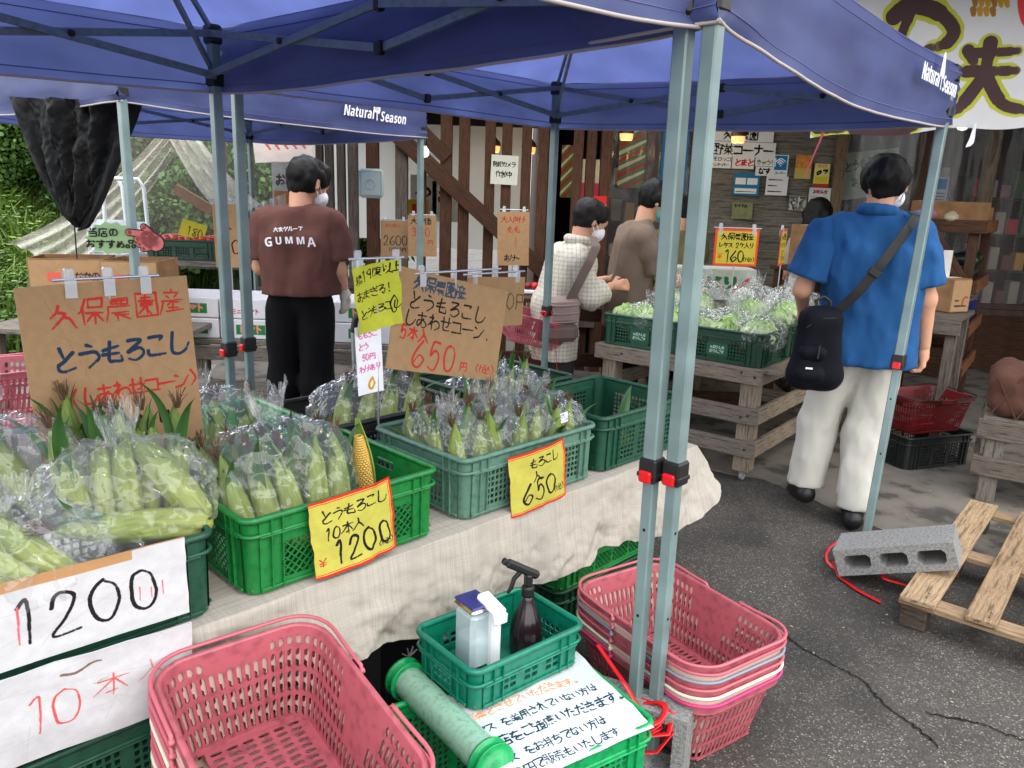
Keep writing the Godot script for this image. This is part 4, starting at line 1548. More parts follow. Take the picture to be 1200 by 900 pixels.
	for k in 4:
		ear("leafy ear under the film in the rear deep green crate", W(1.33 + k * 0.09, 0.64, 0.62), TS * 0.2 + Vector3(0, 1, 0), 0.85, rng.randf() * 6.0, 4, "corn in the rear deep green crate")
	bag("silvery crumpled film in the rear deep green crate", W(1.47, 0.72, 0.63), TYAW, Vector3(0.22, 0.10, 0.13), 55, 0.03, 1.2, 0.0, "bags of corn")

	# ------------------------------------------------ cards and boards
	var ink := Color(0.10, 0.09, 0.10)
	var rd := Color(0.72, 0.20, 0.16)
	var s1 := cardboard_image(560, 620, 3)
	write(s1, "久保農園産", 85, 58, 82, rd, 5.0, 1.12, -0.035)
	write(s1, "とうもろこし", 78, 205, 78, Color(0.13, 0.20, 0.30), 6.0, 0.98, -0.025)
	write(s1, "(しあわせコーン)", 110, 345, 58, rd, 4.2, 0.92, -0.02)
	write(s1, "10本入り", 120, 470, 70, ink, 4.0, 1.1)
	sign_at("cardboard_sign", "big corn sign with red and blue brush writing, at the left end", "sign", s1, W(0.03, 1.045, 0.47), 0.385, 0.445, TYAW, -3.0, 1.5, 0.006, 0.006)
	clip_stand(W(0.03, 0.60, 0.485), 0.675, TYAW, 0.24, 3, "wire stand with clear clips holding the big left corn sign")
	var s2 := cardboard_image(560, 380, 6)
	write(s2, "久保農園産", 70, 18, 54, Color(0.22, 0.28, 0.36), 5.0, 1.0, 0.01)
	write(s2, "とうもろこし", 60, 82, 62, ink, 3.4, 1.08, 0.02)
	write(s2, "しあわせコーン.", 50, 150, 58, ink, 3.0, 1.02, 0.02)
	write(s2, "5本入", 40, 212, 50, rd, 4.2, 1.05, 0.02)
	write(s2, "650", 110, 258, 104, rd, 4.6, 1.05, 0.02)
	write(s2, "円", 360, 318, 36, rd, 2.6)
	write(s2, "(税込)", 440, 318, 34, rd, 2.4, 0.9)
	sign_at("cardboard_sign", "cardboard corn sign with the red price 650, hung askew", "sign", s2, W(1.085, 1.06, 0.455), 0.485, 0.325, TYAW, -4.0, -13.0, 0.006, 0.008)
	clip_stand(W(1.12, 0.60, 0.47), 0.645, TYAW, 0.42, 1, "wire stand behind the askew 650 sign")
	var s3 := cardboard_image(256, 180, 8)
	write(s3, "50円", 130, 60, 60, Color(0.35, 0.3, 0.22), 2.5)
	sign_at("cardboard_sign", "small plain cardboard card hung behind the askew 650 sign", "sign", s3, W(1.46, 1.10, 0.62), 0.30, 0.19, TYAW, 0, -3.0, 0.005)
	clip_stand(W(1.46, 0.60, 0.63), 0.61, TYAW, 0.32, 2, "wire stand with the small plain card")
	var s4 := blank(256, 340, Color(0.74, 0.755, 0.24), 0.014, 4)
	write(s4, "糖19度以上", 14, 40, 48, ink, 3.2, 0.98, -0.14)
	write(s4, "あまぎる!", 16, 128, 46, ink, 2.6, 0.92, -0.10)
	write(s4, "とうもろこし", 22, 222, 44, ink, 2.8, 0.86, -0.08)
	stroke(s4, [Vector2(222, 180), Vector2(206, 220), Vector2(212, 268), Vector2(228, 262), Vector2(236, 214), Vector2(222, 180)], 3.0, ink)
	sign_at("paper_note", "curled lemon yellow paper note with black handwriting", "note", s4, W(0.775, 1.185, 0.44), 0.165, 0.205, TYAW, 4.0, 9.0, 0.0012, 0.018, 0.02)
	clip_stand(W(0.79, 0.60, 0.455), 0.70, TYAW, 0.20, 2, "wire stand carrying the lemon yellow note")
	var s5 := blank(96, 220, Color(0.92, 0.92, 0.93), 0.01, 4)
	for k in 4:
		write(s5, ["もも5こ", "とう", "750円", "わけあり"][k], 10, 20 + k * 36, 20, Color(0.85, 0.35, 0.60), 1.6, 1.0, -0.06)
	stroke(s5, [Vector2(58, 170), Vector2(44, 190), Vector2(52, 206), Vector2(64, 190), Vector2(58, 170)], 4.0, Color(0.8, 0.6, 0.1))
	sign_at("paper_note", "narrow white note with pink writing below the yellow note", "note", s5, W(0.755, 0.99, 0.452), 0.095, 0.215, TYAW, 0, 3.0, 0.0012, 0.004)
	var c1 := price_card(440, 400)
	write(c1, "とうもろこし", 45, 60, 62, ink, 4.0, 0.95, -0.04)
	write(c1, "10本入", 50, 150, 64, ink, 4.0, 0.95, -0.04)
	write(c1, "¥", 20, 300, 44, rd, 3.0)
	write(c1, "1200", 75, 235, 120, ink, 7.0, 1.0, -0.05)
	write(c1, "(税込)", 330, 315, 34, ink, 2.6, 0.8)
	sign_at("price_card", "yellow red-edged 1200 price card on the bright green crate", "card", c1, W(0.378, 0.703, -0.028), 0.235, 0.19, TYAW, -5.0, 3.0, 0.0015, -0.010, 0.012)
	var c2 := price_card(420, 360)
	write(c2, "もろこし", 130, 50, 58, ink, 4.0, 0.95, -0.04)
	write(c2, "入", 150, 128, 60, ink, 4.0)
	write(c2, "650", 70, 190, 120, ink, 6.5, 1.0, -0.05)
	write(c2, "(税込)", 300, 265, 36, ink, 2.6, 0.8)
	sign_at("price_card", "yellow red-edged 650 price card on the grey-green crate", "card", c2, W(1.035, 0.675, -0.030), 0.245, 0.185, TYAW, -4.0, 3.0, 0.0015, -0.010, 0.012)
	var w1 := blank(640, 230, Color(0.76, 0.76, 0.765), 0.014, 12)
	for k in 6: stroke(w1, [Vector2(rng.randf() * 640, rng.randf() * 230), Vector2(rng.randf() * 640, rng.randf() * 230)], 0.9, Color(0.66, 0.65, 0.63, 0.16))
	w1.fill_rect(Rect2i(0, 0, 520, 26), Color(0.70, 0.53, 0.36))
	write(w1, "1200", 255, 62, 116, ink, 4.2, 0.98, 0.0)
	stroke(w1, [Vector2(286, 70), Vector2(284, 172)], 2.6, Color(0.8, 0.35, 0.4, 0.6))
	for k in 3: stroke(w1, [Vector2(530 + k * 26, 110 + 10 * (k % 2)), Vector2(531 + k * 26, 150)], 1.6, Color(0.8, 0.4, 0.42, 0.7))
	sign_at("cardboard_sign", "white board with the black number 1200 on the left crate", "sign", w1, W(-0.305, 0.722, -0.022), 0.545, 0.165, TYAW, -2.0, -1.0, 0.006, 0.004, 0.006)
	var w2 := blank(640, 300, Color(0.75, 0.75, 0.76), 0.016, 15)
	for k in 8: stroke(w2, [Vector2(rng.randf() * 640, rng.randf() * 300), Vector2(rng.randf() * 640, rng.randf() * 300)], 0.9, Color(0.66, 0.65, 0.63, 0.16))
	write(w2, "10", 235, 95, 112, Color(0.78, 0.32, 0.30, 0.8), 3.0, 0.85)
	write(w2, "本", 400, 90, 80, Color(0.78, 0.35, 0.33, 0.65), 2.4)
	write(w2, "入", 500, 80, 70, Color(0.78, 0.35, 0.33, 0.25), 2.0)
	stroke(w2, [Vector2(330, 42), Vector2(362, 50), Vector2(400, 34), Vector2(418, 36)], 4.0, Color(0.45, 0.38, 0.30))
	sign_at("cardboard_sign", "white board with a faint red 10 below the 1200 board", "sign", w2, W(-0.295, 0.545, -0.050), 0.50, 0.185, TYAW, 2.0, -3.0, 0.006, 0.006, 0.010)

# ---------------------------------------------------------------- foreground: baskets, tub, blocks, pallet
const ORD := ["first", "second", "third", "fourth", "fifth", "sixth", "seventh", "eighth", "ninth", "tenth", "eleventh", "twelfth", "thirteenth", "fourteenth", "fifteenth", "sixteenth"]

func ribbon(called: String, label: String, pts: Array, w: float, m: Material, group := "") -> MeshInstance3D:
	var b := MB.new()
	var p := PackedVector3Array()
	var c := Curve3D.new()
	for i in pts.size():
		var a: Vector3 = pts[maxi(i - 1, 0)]
		var d: Vector3 = pts[mini(i + 1, pts.size() - 1)]
		c.add_point(pts[i], -(d - a) / 6.0, (d - a) / 6.0)
	var l := c.get_baked_length()
	var n := maxi(8, int(l / 0.012))
	for i in n + 1: p.append(c.sample_baked(l * i / n))
	b.tube(p, w * 1.35, 6, false, true, 0.2)
	return solo(called, label, "ribbon", b.mesh(), m, Transform3D.IDENTITY, group)

func block_mesh(l: float, h: float, d: float, holes: int) -> ArrayMesh:
	# cored concrete block; cores open on the front (+z) and go right through
	var xs: Array[float] = [0.0]
	var kinds: Array[int] = []
	var web := 0.034
	var hw := (l - web * (holes + 1)) / holes
	for k in holes:
		xs.append(xs[-1] + web); kinds.append(0)
		xs.append(xs[-1] + hw); kinds.append(1)
	xs.append(l); kinds.append(0)
	var ys := [0.0, 0.026, h - 0.026, h]
	var P := []
	var N := []
	for y in ys:
		var r := PackedVector3Array()
		var nn := PackedVector3Array()
		for x in xs:
			r.append(Vector3(x - l / 2, y, d / 2)); nn.append(Vector3.BACK)
		P.append(r); N.append(nn)
	var b := MB.new()
	b.perforated(P, N, d, func(i: int, j: int) -> bool: return i == 1 and kinds[j] == 1, 0.22)
	for sg in [-1.0, 1.0]:
		var x: float = l / 2 * sg
		b.quad_out(Vector3(x, 0, d / 2), Vector3(x, h, d / 2), Vector3(x, h, -d / 2), Vector3(x, 0, -d / 2), Vector3(sg, 0, 0))
	return b.mesh()

func make_foreground() -> void:
	basket_meshes()
	M.pink = tri_map(mat(Color(0.68, 0.345, 0.38), 0.33, 0.5), tex_dirt, Vector3.ONE * 2.5)
	M.pink2 = mat(Color(0.72, 0.36, 0.40), 0.4)
	M.pale_pink = mat(Color(0.78, 0.66, 0.62), 0.45)
	M.cream = mat(Color(0.86, 0.82, 0.74), 0.45)
	M.grey_handle = mat(Color(0.50, 0.53, 0.58), 0.45)
	M.magenta = mat(Color(0.80, 0.20, 0.45), 0.45)
	# right stack beside the tent legs
	var hm := [M.pink2, M.pink2, M.grey_handle, M.pink2, M.cream, M.magenta, M.cream]
	var yaw := -56.0
	var n := 6
	for k in n:
		var top := k == n - 1
		basket("pink shopping basket on top of the stack by the tent legs" if top else "shopping basket nested in the stack by the tent legs, %s from the top" % ORD[n - 1 - k], Transform3D(Basis(Vector3.UP, deg_to_rad(yaw + rng.randf_range(-0.8, 0.8))).scaled(Vector3(1.08, 1.0, 1.08)), Vector3(0.510, 0.004 + k * 0.0235, -2.085)), M.pale_pink if k in [4, 1] else M.pink, hm[n - 1 - k] if k < 6 else M.pink2, "pink baskets stacked by the tent legs")
	# left stack, leaning a little towards the viewer
	for k in 11:
		var top := k == 10
		var xf := Transform3D(Basis.from_euler(Vector3(0, deg_to_rad(-51.0 + rng.randf_range(-0.7, 0.7)), deg_to_rad(-8.0))).scaled_local(Vector3(1.06, 1.0, 1.06)), Vector3(-0.445, 0.03, -1.33))
		xf.origin += xf.basis.y * (k * 0.029)
		basket("nearest pink shopping basket, on top of the left stack" if top else "shopping basket nested in the near left stack, %s from the top" % ORD[10 - k], xf, M.pale_pink if k in [9, 6] else M.pink, [M.pink2, M.cream, M.pink2][k % 3] if not top else M.pink2, "pink baskets stacked in front of the table")
	# one basket leaning far left, cut by the frame
	basket("pink shopping basket on a low grey cart at the far left edge", T(-1.95, 0.62, -2.75, 30.0, 0, 0), M.pink, M.pink2)
	var cst := thing("basket_cart", "low grey cart under the far left pink basket", "cart", Vector3(-1.95, 0, -2.75), 30.0)
	for e in [[-1, -1], [1, -1], [1, 1], [-1, 1]]:
		board("leg", Vector3(e[0] * 0.18, 0, e[1] * 0.11), Vector3(e[0] * 0.18, 0.6, e[1] * 0.11), 0.025, 0.025, M.leg, cst)
	part("tray", bxm(0.44, 0.02, 0.28, 0.004), M.leg, cst, T(0, 0.608, 0))

	# the green tub that carries the small teal basket
	M.tub = plastic(Color(0.06, 0.60, 0.33), 0.3)
	M.teal = plastic(Color(0.03, 0.46, 0.36), 0.32)
	crate("plastic_tub", "bright green tub under the laminated notice, in front of the table", Vector3(0.035, 0.0, -1.63), 33.0, 0.56, 0.36, 0.285, "square", M.tub)
	var roll := thing("film_roll", "cloudy roll of plastic film in green end caps on the tub", "roll", Vector3(-0.13, 0.30, -1.60), -52.0)
	var rb := MB.new()
	var rr := []
	for i in 21:
		var x := -0.17 + i * 0.017
		rr.append([0.040 + 0.0015 * noise.get_noise_1d(i * 60.0), x])
	rb.lathe(rr, 24, Transform3D(Basis(Vector3.UP, Vector3.RIGHT, Vector3.FORWARD), Vector3.ZERO))
	var fm := mat(Color(0.55, 0.72, 0.62), 0.35, 0.6)
	tri_map(fm, tex_dirt, Vector3.ONE * 5.0)
	part("film", rb.mesh(), fm, roll)
	for sg in [-1.0, 1.0]:
		var eb := MB.new()
		eb.lathe([[0.0, 0.0], [0.05, 0.0], [0.052, 0.006], [0.044, 0.010], [0.044, 0.022], [0.052, 0.026], [0.052, 0.034], [0.0, 0.034]], 24, Transform3D(Basis(Vector3.UP, Vector3.RIGHT * sg, Vector3.FORWARD), Vector3(0.165 * sg, 0, 0)))
		part("end_cap", eb.mesh(), M.tub, roll)
	var ni := blank(760, 560, Color(0.75, 0.775, 0.77), 0.008, 2)
	var og := Color(0.85, 0.55, 0.38, 0.9)
	var dk := Color(0.10, 0.19, 0.24)
	write(ni, "当店では", 250, 70, 44, og, 3.6, 1.08)
	write(ni, "消毒とさせていただきます。", 60, 140, 46, og, 3.2, 1.0)
	write(ni, "マスクを着用されていない方は", 60, 225, 46, dk, 3.0, 1.0, 0.0, 0.01)
	write(ni, "入店をご遠慮いただきます。", 60, 305, 56, dk, 3.9, 1.0, 0.0, 0.01)
	write(ni, "マスクをお持ちでない方は", 60, 405, 46, dk, 3.0, 1.0, 0.0, 0.01)
	write(ni, "50円で販売もいたします", 60, 480, 48, dk, 3.0, 1.0, 0.0, 0.01)
	var nm := printed(ni, 0.25)
	nm.clearcoat_enabled = true
	nm.clearcoat = 0.6
	nm.clearcoat_roughness = 0.15
	solo("laminated_notice", "laminated white notice with dark and orange writing, lying on the green tub", "notice", sheet_mesh(0.42, 0.31, 0.0012, -0.006, 0.012, 3), nm, T(0.105, 0.305, -1.625, 33.0, -84.0, 0.0))
	# teal basket with the sanitizer and the spray bottle
	crate("small_basket", "small teal basket holding the hand sanitizer and the spray bottle", Vector3(-0.008, 0.318, -1.80), 40.5, 0.355, 0.245, 0.108, "square", M.teal)
	var sd := thing("sanitizer_dispenser", "white automatic hand sanitizer dispenser with a purple top", "dispenser", Vector3(-0.075, 0.332, -1.775), 38.0)
	var wm := mat(Color(0.90, 0.91, 0.92), 0.25, 0.5)
	var tk := mat(Color(0.80, 0.86, 0.88, 0.55), 0.2)
	tk.transparency = BaseMaterial3D.TRANSPARENCY_ALPHA
	part("tank", bxm(0.068, 0.155, 0.085, 0.012), tk, sd, T(0, 0.083, 0))
	part("liquid", bxm(0.060, 0.085, 0.076, 0.010), mat(Color(0.80, 0.86, 0.87), 0.3), sd, T(0, 0.047, 0))
	part("pump_column", bxm(0.030, 0.15, 0.03, 0.006), wm, sd, T(0.030, 0.08, 0.045))
	var ch := mat(Color(0.8, 0.8, 0.82), 0.15)
	ch.metallic = 1.0
	part("trim", bxm(0.071, 0.014, 0.088, 0.006), ch, sd, T(0, 0.166, 0))
	var pu := mat(Color(0.22, 0.22, 0.50), 0.35)
	tri_map(pu, ntex(FastNoiseLite.TYPE_SIMPLEX_SMOOTH, 0.05, [[0.0, 0.15], [0.36, 0.2], [0.4, 1.0], [1.0, 1.0]], 6, 3, 256), Vector3.ONE * 18.0)
	part("top_panel", bxm(0.069, 0.008, 0.086, 0.004), pu, sd, T(0, 0.177, 0))
	var sp := MB.new()
	sp.box(T(0.022, 0.180, 0.042, 0, 12.0, 0), Vector3(0.040, 0.022, 0.085), 0.008)
	sp.box(T(0.022, 0.158, 0.080, 0, 0, 0), Vector3(0.040, 0.030, 0.018), 0.006)
	part("spout", sp.mesh(), wm, sd)
	var sb := thing("spray_bottle", "dark purple trigger spray bottle standing in the teal basket", "bottle", Vector3(0.060, 0.330, -1.845), 20.0)
	var pm := mat(Color(0.115, 0.06, 0.085), 0.22, 0.6)
	var bb := MB.new()
	var rows := []
	for e in [[0.0, 0.001], [0.040, 0.001], [0.043, 0.008], [0.043, 0.05], [0.041, 0.075], [0.034, 0.10], [0.022, 0.13], [0.0145, 0.15], [0.0135, 0.165], [0.0, 0.166]]:
		var ring := PackedVector3Array()
		for k in 48:
			var a := TAU * k / 48.0
			var r: float = e[0] * (1.0 + 0.03 * sin(a * 16.0) * (1.0 if e[1] > 0.02 and e[1] < 0.14 else 0.0))
			ring.append(Vector3(cos(a) * r, e[1], sin(a) * r))
		rows.append(ring)
	bb.grid(rows, true)
	part("bottle", bb.mesh(), pm, sb)
	var hb := MB.new()
	hb.lathe([[0.0, 0.160], [0.0165, 0.160], [0.0175, 0.164], [0.0165, 0.168], [0.0175, 0.172], [0.0165, 0.177], [0.0175, 0.181], [0.0165, 0.186], [0.012, 0.19], [0.0, 0.19]], 20)
	part("collar", hb.mesh(), M.black, sb)
	var tb := MB.new()
	tb.box(T(0.0, 0.205, 0.0, 0, 0, 0), Vector3(0.02, 0.035, 0.024), 0.005)
	tb.bar(Vector3(0.028, 0.212, 0), Vector3(-0.062, 0.262, 0.0), 0.020, 0.022, Vector3.UP, 0.006)
	tb.box(T(-0.066, 0.264, 0.0, 0, 0, -29.0), Vector3(0.014, 0.016, 0.016), 0.003)
	part("spray_head", tb.mesh(), M.black, sb)
	var gb := MB.new()
	gb.tube(PackedVector3Array([Vector3(-0.022, 0.232, 0), Vector3(-0.040, 0.212, 0), Vector3(-0.046, 0.19, 0), Vector3(-0.056, 0.175, 0)]), [0.007, 0.006, 0.006, 0.004], 8)
	part("trigger", gb.mesh(), M.black, sb)

	# concrete blocks as tent weights
	var conc := mat(Color.WHITE, 0.95, 0.2)
	tri_map(conc, ntex(FastNoiseLite.TYPE_SIMPLEX_SMOOTH, 0.06, [[0.0, lin(0.14, 0.14, 0.135)], [0.5, lin(0.25, 0.25, 0.24)], [1.0, lin(0.34, 0.335, 0.32)]], 31, 6, 512), Vector3.ONE * 2.2)
	relief(conc, ntex(FastNoiseLite.TYPE_SIMPLEX_SMOOTH, 0.16, [[0.0, 0.0], [1.0, 1.0]], 32, 3, 512), 0.4)
	solo("concrete_block", "grey concrete block tied to the paired tent legs with red ribbon", "block", block_mesh(0.36, 0.205, 0.085, 3), conc, T(0.335, 0.002, -1.855, -26.0), "concrete blocks weighing down the tent")
	solo("concrete_block", "grey cored concrete block resting on the corner of the pallet", "block", block_mesh(0.44, 0.11, 0.21, 3), conc, T(1.60, 0.10, -2.925, -31.0, 0.0, 20.0), "concrete blocks weighing down the tent")
	# red ribbon
	var rm := mat(Color(0.83, 0.05, 0.09), 0.35, 0.6)
	rm.backlight_enabled = true
	rm.backlight = Color(0.5, 0.1, 0.1)
	var pc := Vector3(0.372, 0.0, -1.77)
	for k in 3:
		var pts := []
		for i in 17:
			var a := TAU * i / 16.0 + k * 0.7
			pts.append(pc + Vector3(cos(a) * (0.046 + 0.004 * k), 0.165 + 0.025 * k + 0.012 * sin(a * 2.0 + k), sin(a) * (0.034 + 0.004 * k)))
		ribbon("red_ribbon", "red plastic ribbon wound round the paired tent legs", pts, 0.006, rm, "red ribbons round the paired legs")
	ribbon("red_ribbon", "red ribbon running from the paired legs up to the pink stack", [pc + Vector3(0.01, 0.19, 0.03), pc + Vector3(-0.05, 0.27, -0.03), pc + Vector3(-0.11, 0.30, -0.16)], 0.006, rm)
	ribbon("red_ribbon", "red ribbon stretched from the paired legs round the concrete block", [pc + Vector3(0.0, 0.17, 0.04), pc + Vector3(0.06, 0.17, 0.03), pc + Vector3(0.075, 0.205, 0.0), pc + Vector3(0.0, 0.203, -0.06)], 0.006, rm)
	ribbon("red_ribbon", "second strand of red ribbon looped under the paired legs", [pc + Vector3(-0.02, 0.12, 0.04), pc + Vector3(0.03, 0.125, 0.045), pc + Vector3(0.075, 0.17, 0.02)], 0.005, rm)
	var lp := Vector3(1.565, 0.0, -3.165)
	var ring := []
	for i in 15:
		var a := TAU * i / 14.0
		ring.append(lp + Vector3(-0.085 + cos(a) * 0.095, 0.05 + 0.045 * sin(a * 1.0 + 2.0), 0.06 + sin(a) * 0.10))
	ribbon("red_ribbon", "red ribbon looped on the ground round the leaning tent leg", ring, 0.007, rm)
	ribbon("red_ribbon", "loose end of red ribbon trailing on the asphalt", [lp + Vector3(-0.17, 0.03, 0.10), lp + Vector3(-0.185, 0.012, 0.20), lp + Vector3(-0.15, 0.009, 0.31), lp + Vector3(-0.10, 0.009, 0.40)], 0.006, rm)
	ribbon("red_ribbon", "red ribbon passing through the cored concrete block", [lp + Vector3(-0.02, 0.08, 0.06), lp + Vector3(-0.03, 0.10, 0.16), lp + Vector3(-0.05, 0.06, 0.30), lp + Vector3(0.03, 0.05, 0.33)], 0.006, rm)
	ribbon("red_ribbon", "red ribbon knotted round the rear leg beside the woman", [Vector3(0.165, 0.84, -4.545), Vector3(0.13, 0.72, -4.53), Vector3(0.12, 0.62, -4.52), Vector3(0.15, 0.56, -4.52)], 0.007, rm)
	ribbon("red_ribbon", "hanging end of red ribbon on the rear tent leg", [Vector3(0.215, 0.85, -4.545), Vector3(0.245, 0.74, -4.53), Vector3(0.255, 0.60, -4.53), Vector3(0.265, 0.50, -4.53)], 0.007, rm)

	# pallet
	var pt := thing("wooden_pallet", "bare wooden pallet on the ground at the right edge", "pallet", Vector3(1.457, 0, -2.616), -39.7)
	var pw := [wood(Color(0.66, 0.56, 0.44), 0.8, 0.7), wood(Color(0.60, 0.50, 0.39), 0.8, 0.7), wood(Color(0.68, 0.59, 0.48), 0.8, 0.7)]
	var dkw := wood(Color(0.33, 0.28, 0.24))
	for e in [0.05, 0.62, 1.22]:
		board("stringer", Vector3(-0.01, 0.095, -e), Vector3(1.12, 0.095, -e), 0.09, 0.022, pw[1], pt)
		for x in [0.045, 0.55, 1.06]:
			part("foot", bxm(0.09, 0.082, 0.09, 0.004), dkw, pt, T(x, 0.042, -e))
	for k in 6:
		var x := 0.055 + k * 0.2
		board("deck_board", Vector3(x, 0.118, 0.012 + rng.randf_range(-0.01, 0.01)), Vector3(x + rng.randf_range(-0.01, 0.01), 0.118, -1.28), 0.118 if k % 2 == 0 else 0.098, 0.021, pw[k % 3], pt)
	var nb := MB.new()
	for k in 6:
		for e in [0.03, 0.07, 0.62, 1.22]:
			nb.lathe([[0.0, 0.0], [0.0035, 0.0], [0.0035, 0.0016], [0.0, 0.002]], 7, T(0.055 + k * 0.2 + 0.02, 0.1285, -e))
	part("nails", nb.mesh(), M.black, pt).set_meta("kind", "stuff")

	# lettuce table on casters
	var lt := thing("slatted_table", "weathered slatted wooden table on casters carrying lettuce crates", "table", Vector3(1.31, 0, -4.013), -38.2)
	var gw := [wood(Color(0.56, 0.51, 0.45)), wood(Color(0.50, 0.46, 0.42)), wood(Color(0.60, 0.54, 0.47))]
	var Wd := 1.04
	var Dp := 1.3
	for hh in [0.605, 0.385, 0.20]:
		var low: bool = hh < 0.6
		board("rail", Vector3(-Wd, hh, -0.014), Vector3(0, hh, -0.014), 0.028, 0.09, gw[1 if low else 0], lt)
		board("rail", Vector3(-0.014, hh, -0.03), Vector3(-0.014, hh, -Dp), 0.028, 0.09, gw[2 if low else 1], lt)
		board("rail", Vector3(-Wd + 0.014, hh, -0.03), Vector3(-Wd + 0.014, hh, -Dp), 0.028, 0.09, gw[0], lt)
		board("rail", Vector3(-Wd, hh, -Dp - 0.014), Vector3(0, hh, -Dp - 0.014), 0.028, 0.09, gw[2], lt)
	for k in 9:
		board("deck_board", Vector3(-Wd + 0.03 + 0.055 + k * 0.122, 0.637, -0.03), Vector3(-Wd + 0.03 + 0.055 + k * 0.122, 0.637, -Dp), 0.108, 0.022, gw[k % 3], lt)
	for e in [[-0.075, -0.075], [-Wd + 0.09, -0.075], [-0.075, -Dp + 0.08], [-Wd + 0.09, -Dp + 0.08]]:
		var lg := board("leg", Vector3(e[0], 0.062, e[1]), Vector3(e[0], 0.625, e[1]), 0.09, 0.09, gw[2], lt)
		var cw := MB.new()
		cw.lathe([[0.0, -0.011], [0.022, -0.011], [0.025, -0.007], [0.025, 0.007], [0.022, 0.011], [0.0, 0.011]], 18, Transform3D(Basis(Vector3.UP, Vector3.RIGHT, Vector3.FORWARD), Vector3(e[0], 0.027, e[1])))
		var cst2 := part("caster", cw.mesh(), mat(Color(0.55, 0.55, 0.56), 0.4), lt)
		part("fork", bxm(0.034, 0.035, 0.03, 0.004), M.steel, cst2, T(e[0], 0.05, e[1]))
	var bolts := MB.new()
	for e in [[-0.035, 0.605], [-0.11, 0.62], [-0.5, 0.60], [-0.85, 0.61], [-0.05, 0.39], [-0.09, 0.375], [-0.05, 0.20]]:
		bolts.lathe([[0.0, 0.0], [0.007, 0.0], [0.007, 0.003], [0.0, 0.004]], 10, Transform3D(Basis(Vector3.RIGHT, Vector3.BACK, Vector3.DOWN), Vector3(e[0], e[1], 0.0002)))
	part("bolt_heads", bolts.mesh(), M.black, lt)
	var L := func(x: float, y: float, z: float) -> Vector3: return lt.transform * Vector3(x, y, z)
	var cg := "lettuce crates"
	for e in [[-0.265, -0.215, "dark green lettuce crate at the near corner of the slatted table", M.green_deep], [-0.765, -0.235, "dark green lettuce crate at the left end of the slatted table", M.green_dark], [-0.27, -0.66, "dark green crate of bagged greens behind the near lettuce crate", M.green_deep], [-0.78, -0.68, "dark green crate behind the left lettuce crate", M.green_deep]]:
		var cr := crate("plastic_crate", e[2], L.call(e[0], 0.648, e[1]), -38.2 + (2.0 if e[0] < -0.5 else 0.0), 0.49, 0.40, 0.185, "label", e[3], cg)
		if e[1] > -0.5:
			var pi_ := blank(128, 64, Color(0.16, 0.36, 0.26), 0.01)
			write(pi_, "久保さん農", 20, 14, 17, Color(0.85, 0.9, 0.86), 1.1)
			write(pi_, "のりんごす", 20, 36, 17, Color(0.85, 0.9, 0.86), 1.1)
			part("printed_panel", sheet_mesh(0.125, 0.066, 0.001), printed(pi_, 0.5), cr, T(0, 0.075, 0.2046, 0, 1.2, 0))
	# lettuce heads: ruffled leaves in clear bags
	var lm := mat(Color.WHITE, 0.55, 0.4)
	lm.vertex_color_use_as_albedo = true
	lm.backlight_enabled = true
	lm.backlight = Color(0.3, 0.4, 0.2)
	var heads := []
	for vnt in 3:
		var b := MB.new()
		b.colored = true
		for q in 16:
			var a := q * 2.4 + vnt
			var tl := 0.15 + 1.15 * (q / 16.0)
			var rows3 := []
			for i in 9:
				var row := PackedVector3Array()
				for k in 13:
					var u := (k / 12.0 - 0.5) * 2.0
					var t := i / 8.0
					var ang := tl * t
					var rad := 0.022 + 0.05 * q / 16.0
					var ruf := 0.010 * t * sin(u * 9.0 + q * 1.7) + 0.008 * noise.get_noise_2d(u * 90.0 + q * 20.0, t * 60.0 + vnt * 40.0)
					var p := Vector3(u * 0.058 * sin(PI * (0.22 + 0.62 * t)), 0.0, 0.0)
					var r2 := rad * sin(minf(PI * 0.9, PI * (0.15 + t * 0.75))) + ruf
					p.z = r2 - absf(u) * absf(u) * 0.02
					p.y = -0.045 + 0.115 * t * cos(ang * 0.5) - 0.01 * absf(u)
					row.append(Basis(Vector3.UP, a) * p)
				rows3.append(row)
			var at := b.v.size()
			b.grid(rows3)
			for i in range(at, b.v.size()):
				var t := float((i - at) / 13) / 8.0
				var k := 0.85 + 0.3 * rng.randf()
				var c0 := Color(0.62, 0.68, 0.42).lerp(Color(0.28, 0.46, 0.12), clampf(t * 1.1 - 0.15 + 0.2 * noise.get_noise_1d(i * 7.0), 0, 1))
				b.c[i] = Color(c0.r * k, c0.g * k, c0.b * k)
		heads.append(b.mesh())
	var spots := [[-0.10, -0.13], [-0.28, -0.11], [-0.44, -0.14], [-0.14, -0.29], [-0.34, -0.30], [-0.60, -0.15], [-0.78, -0.14], [-0.94, -0.17], [-0.70, -0.31], [-0.90, -0.32], [-0.12, -0.58], [-0.32, -0.60], [-0.16, -0.76], [-0.40, -0.72], [-0.66, -0.62], [-0.86, -0.64]]
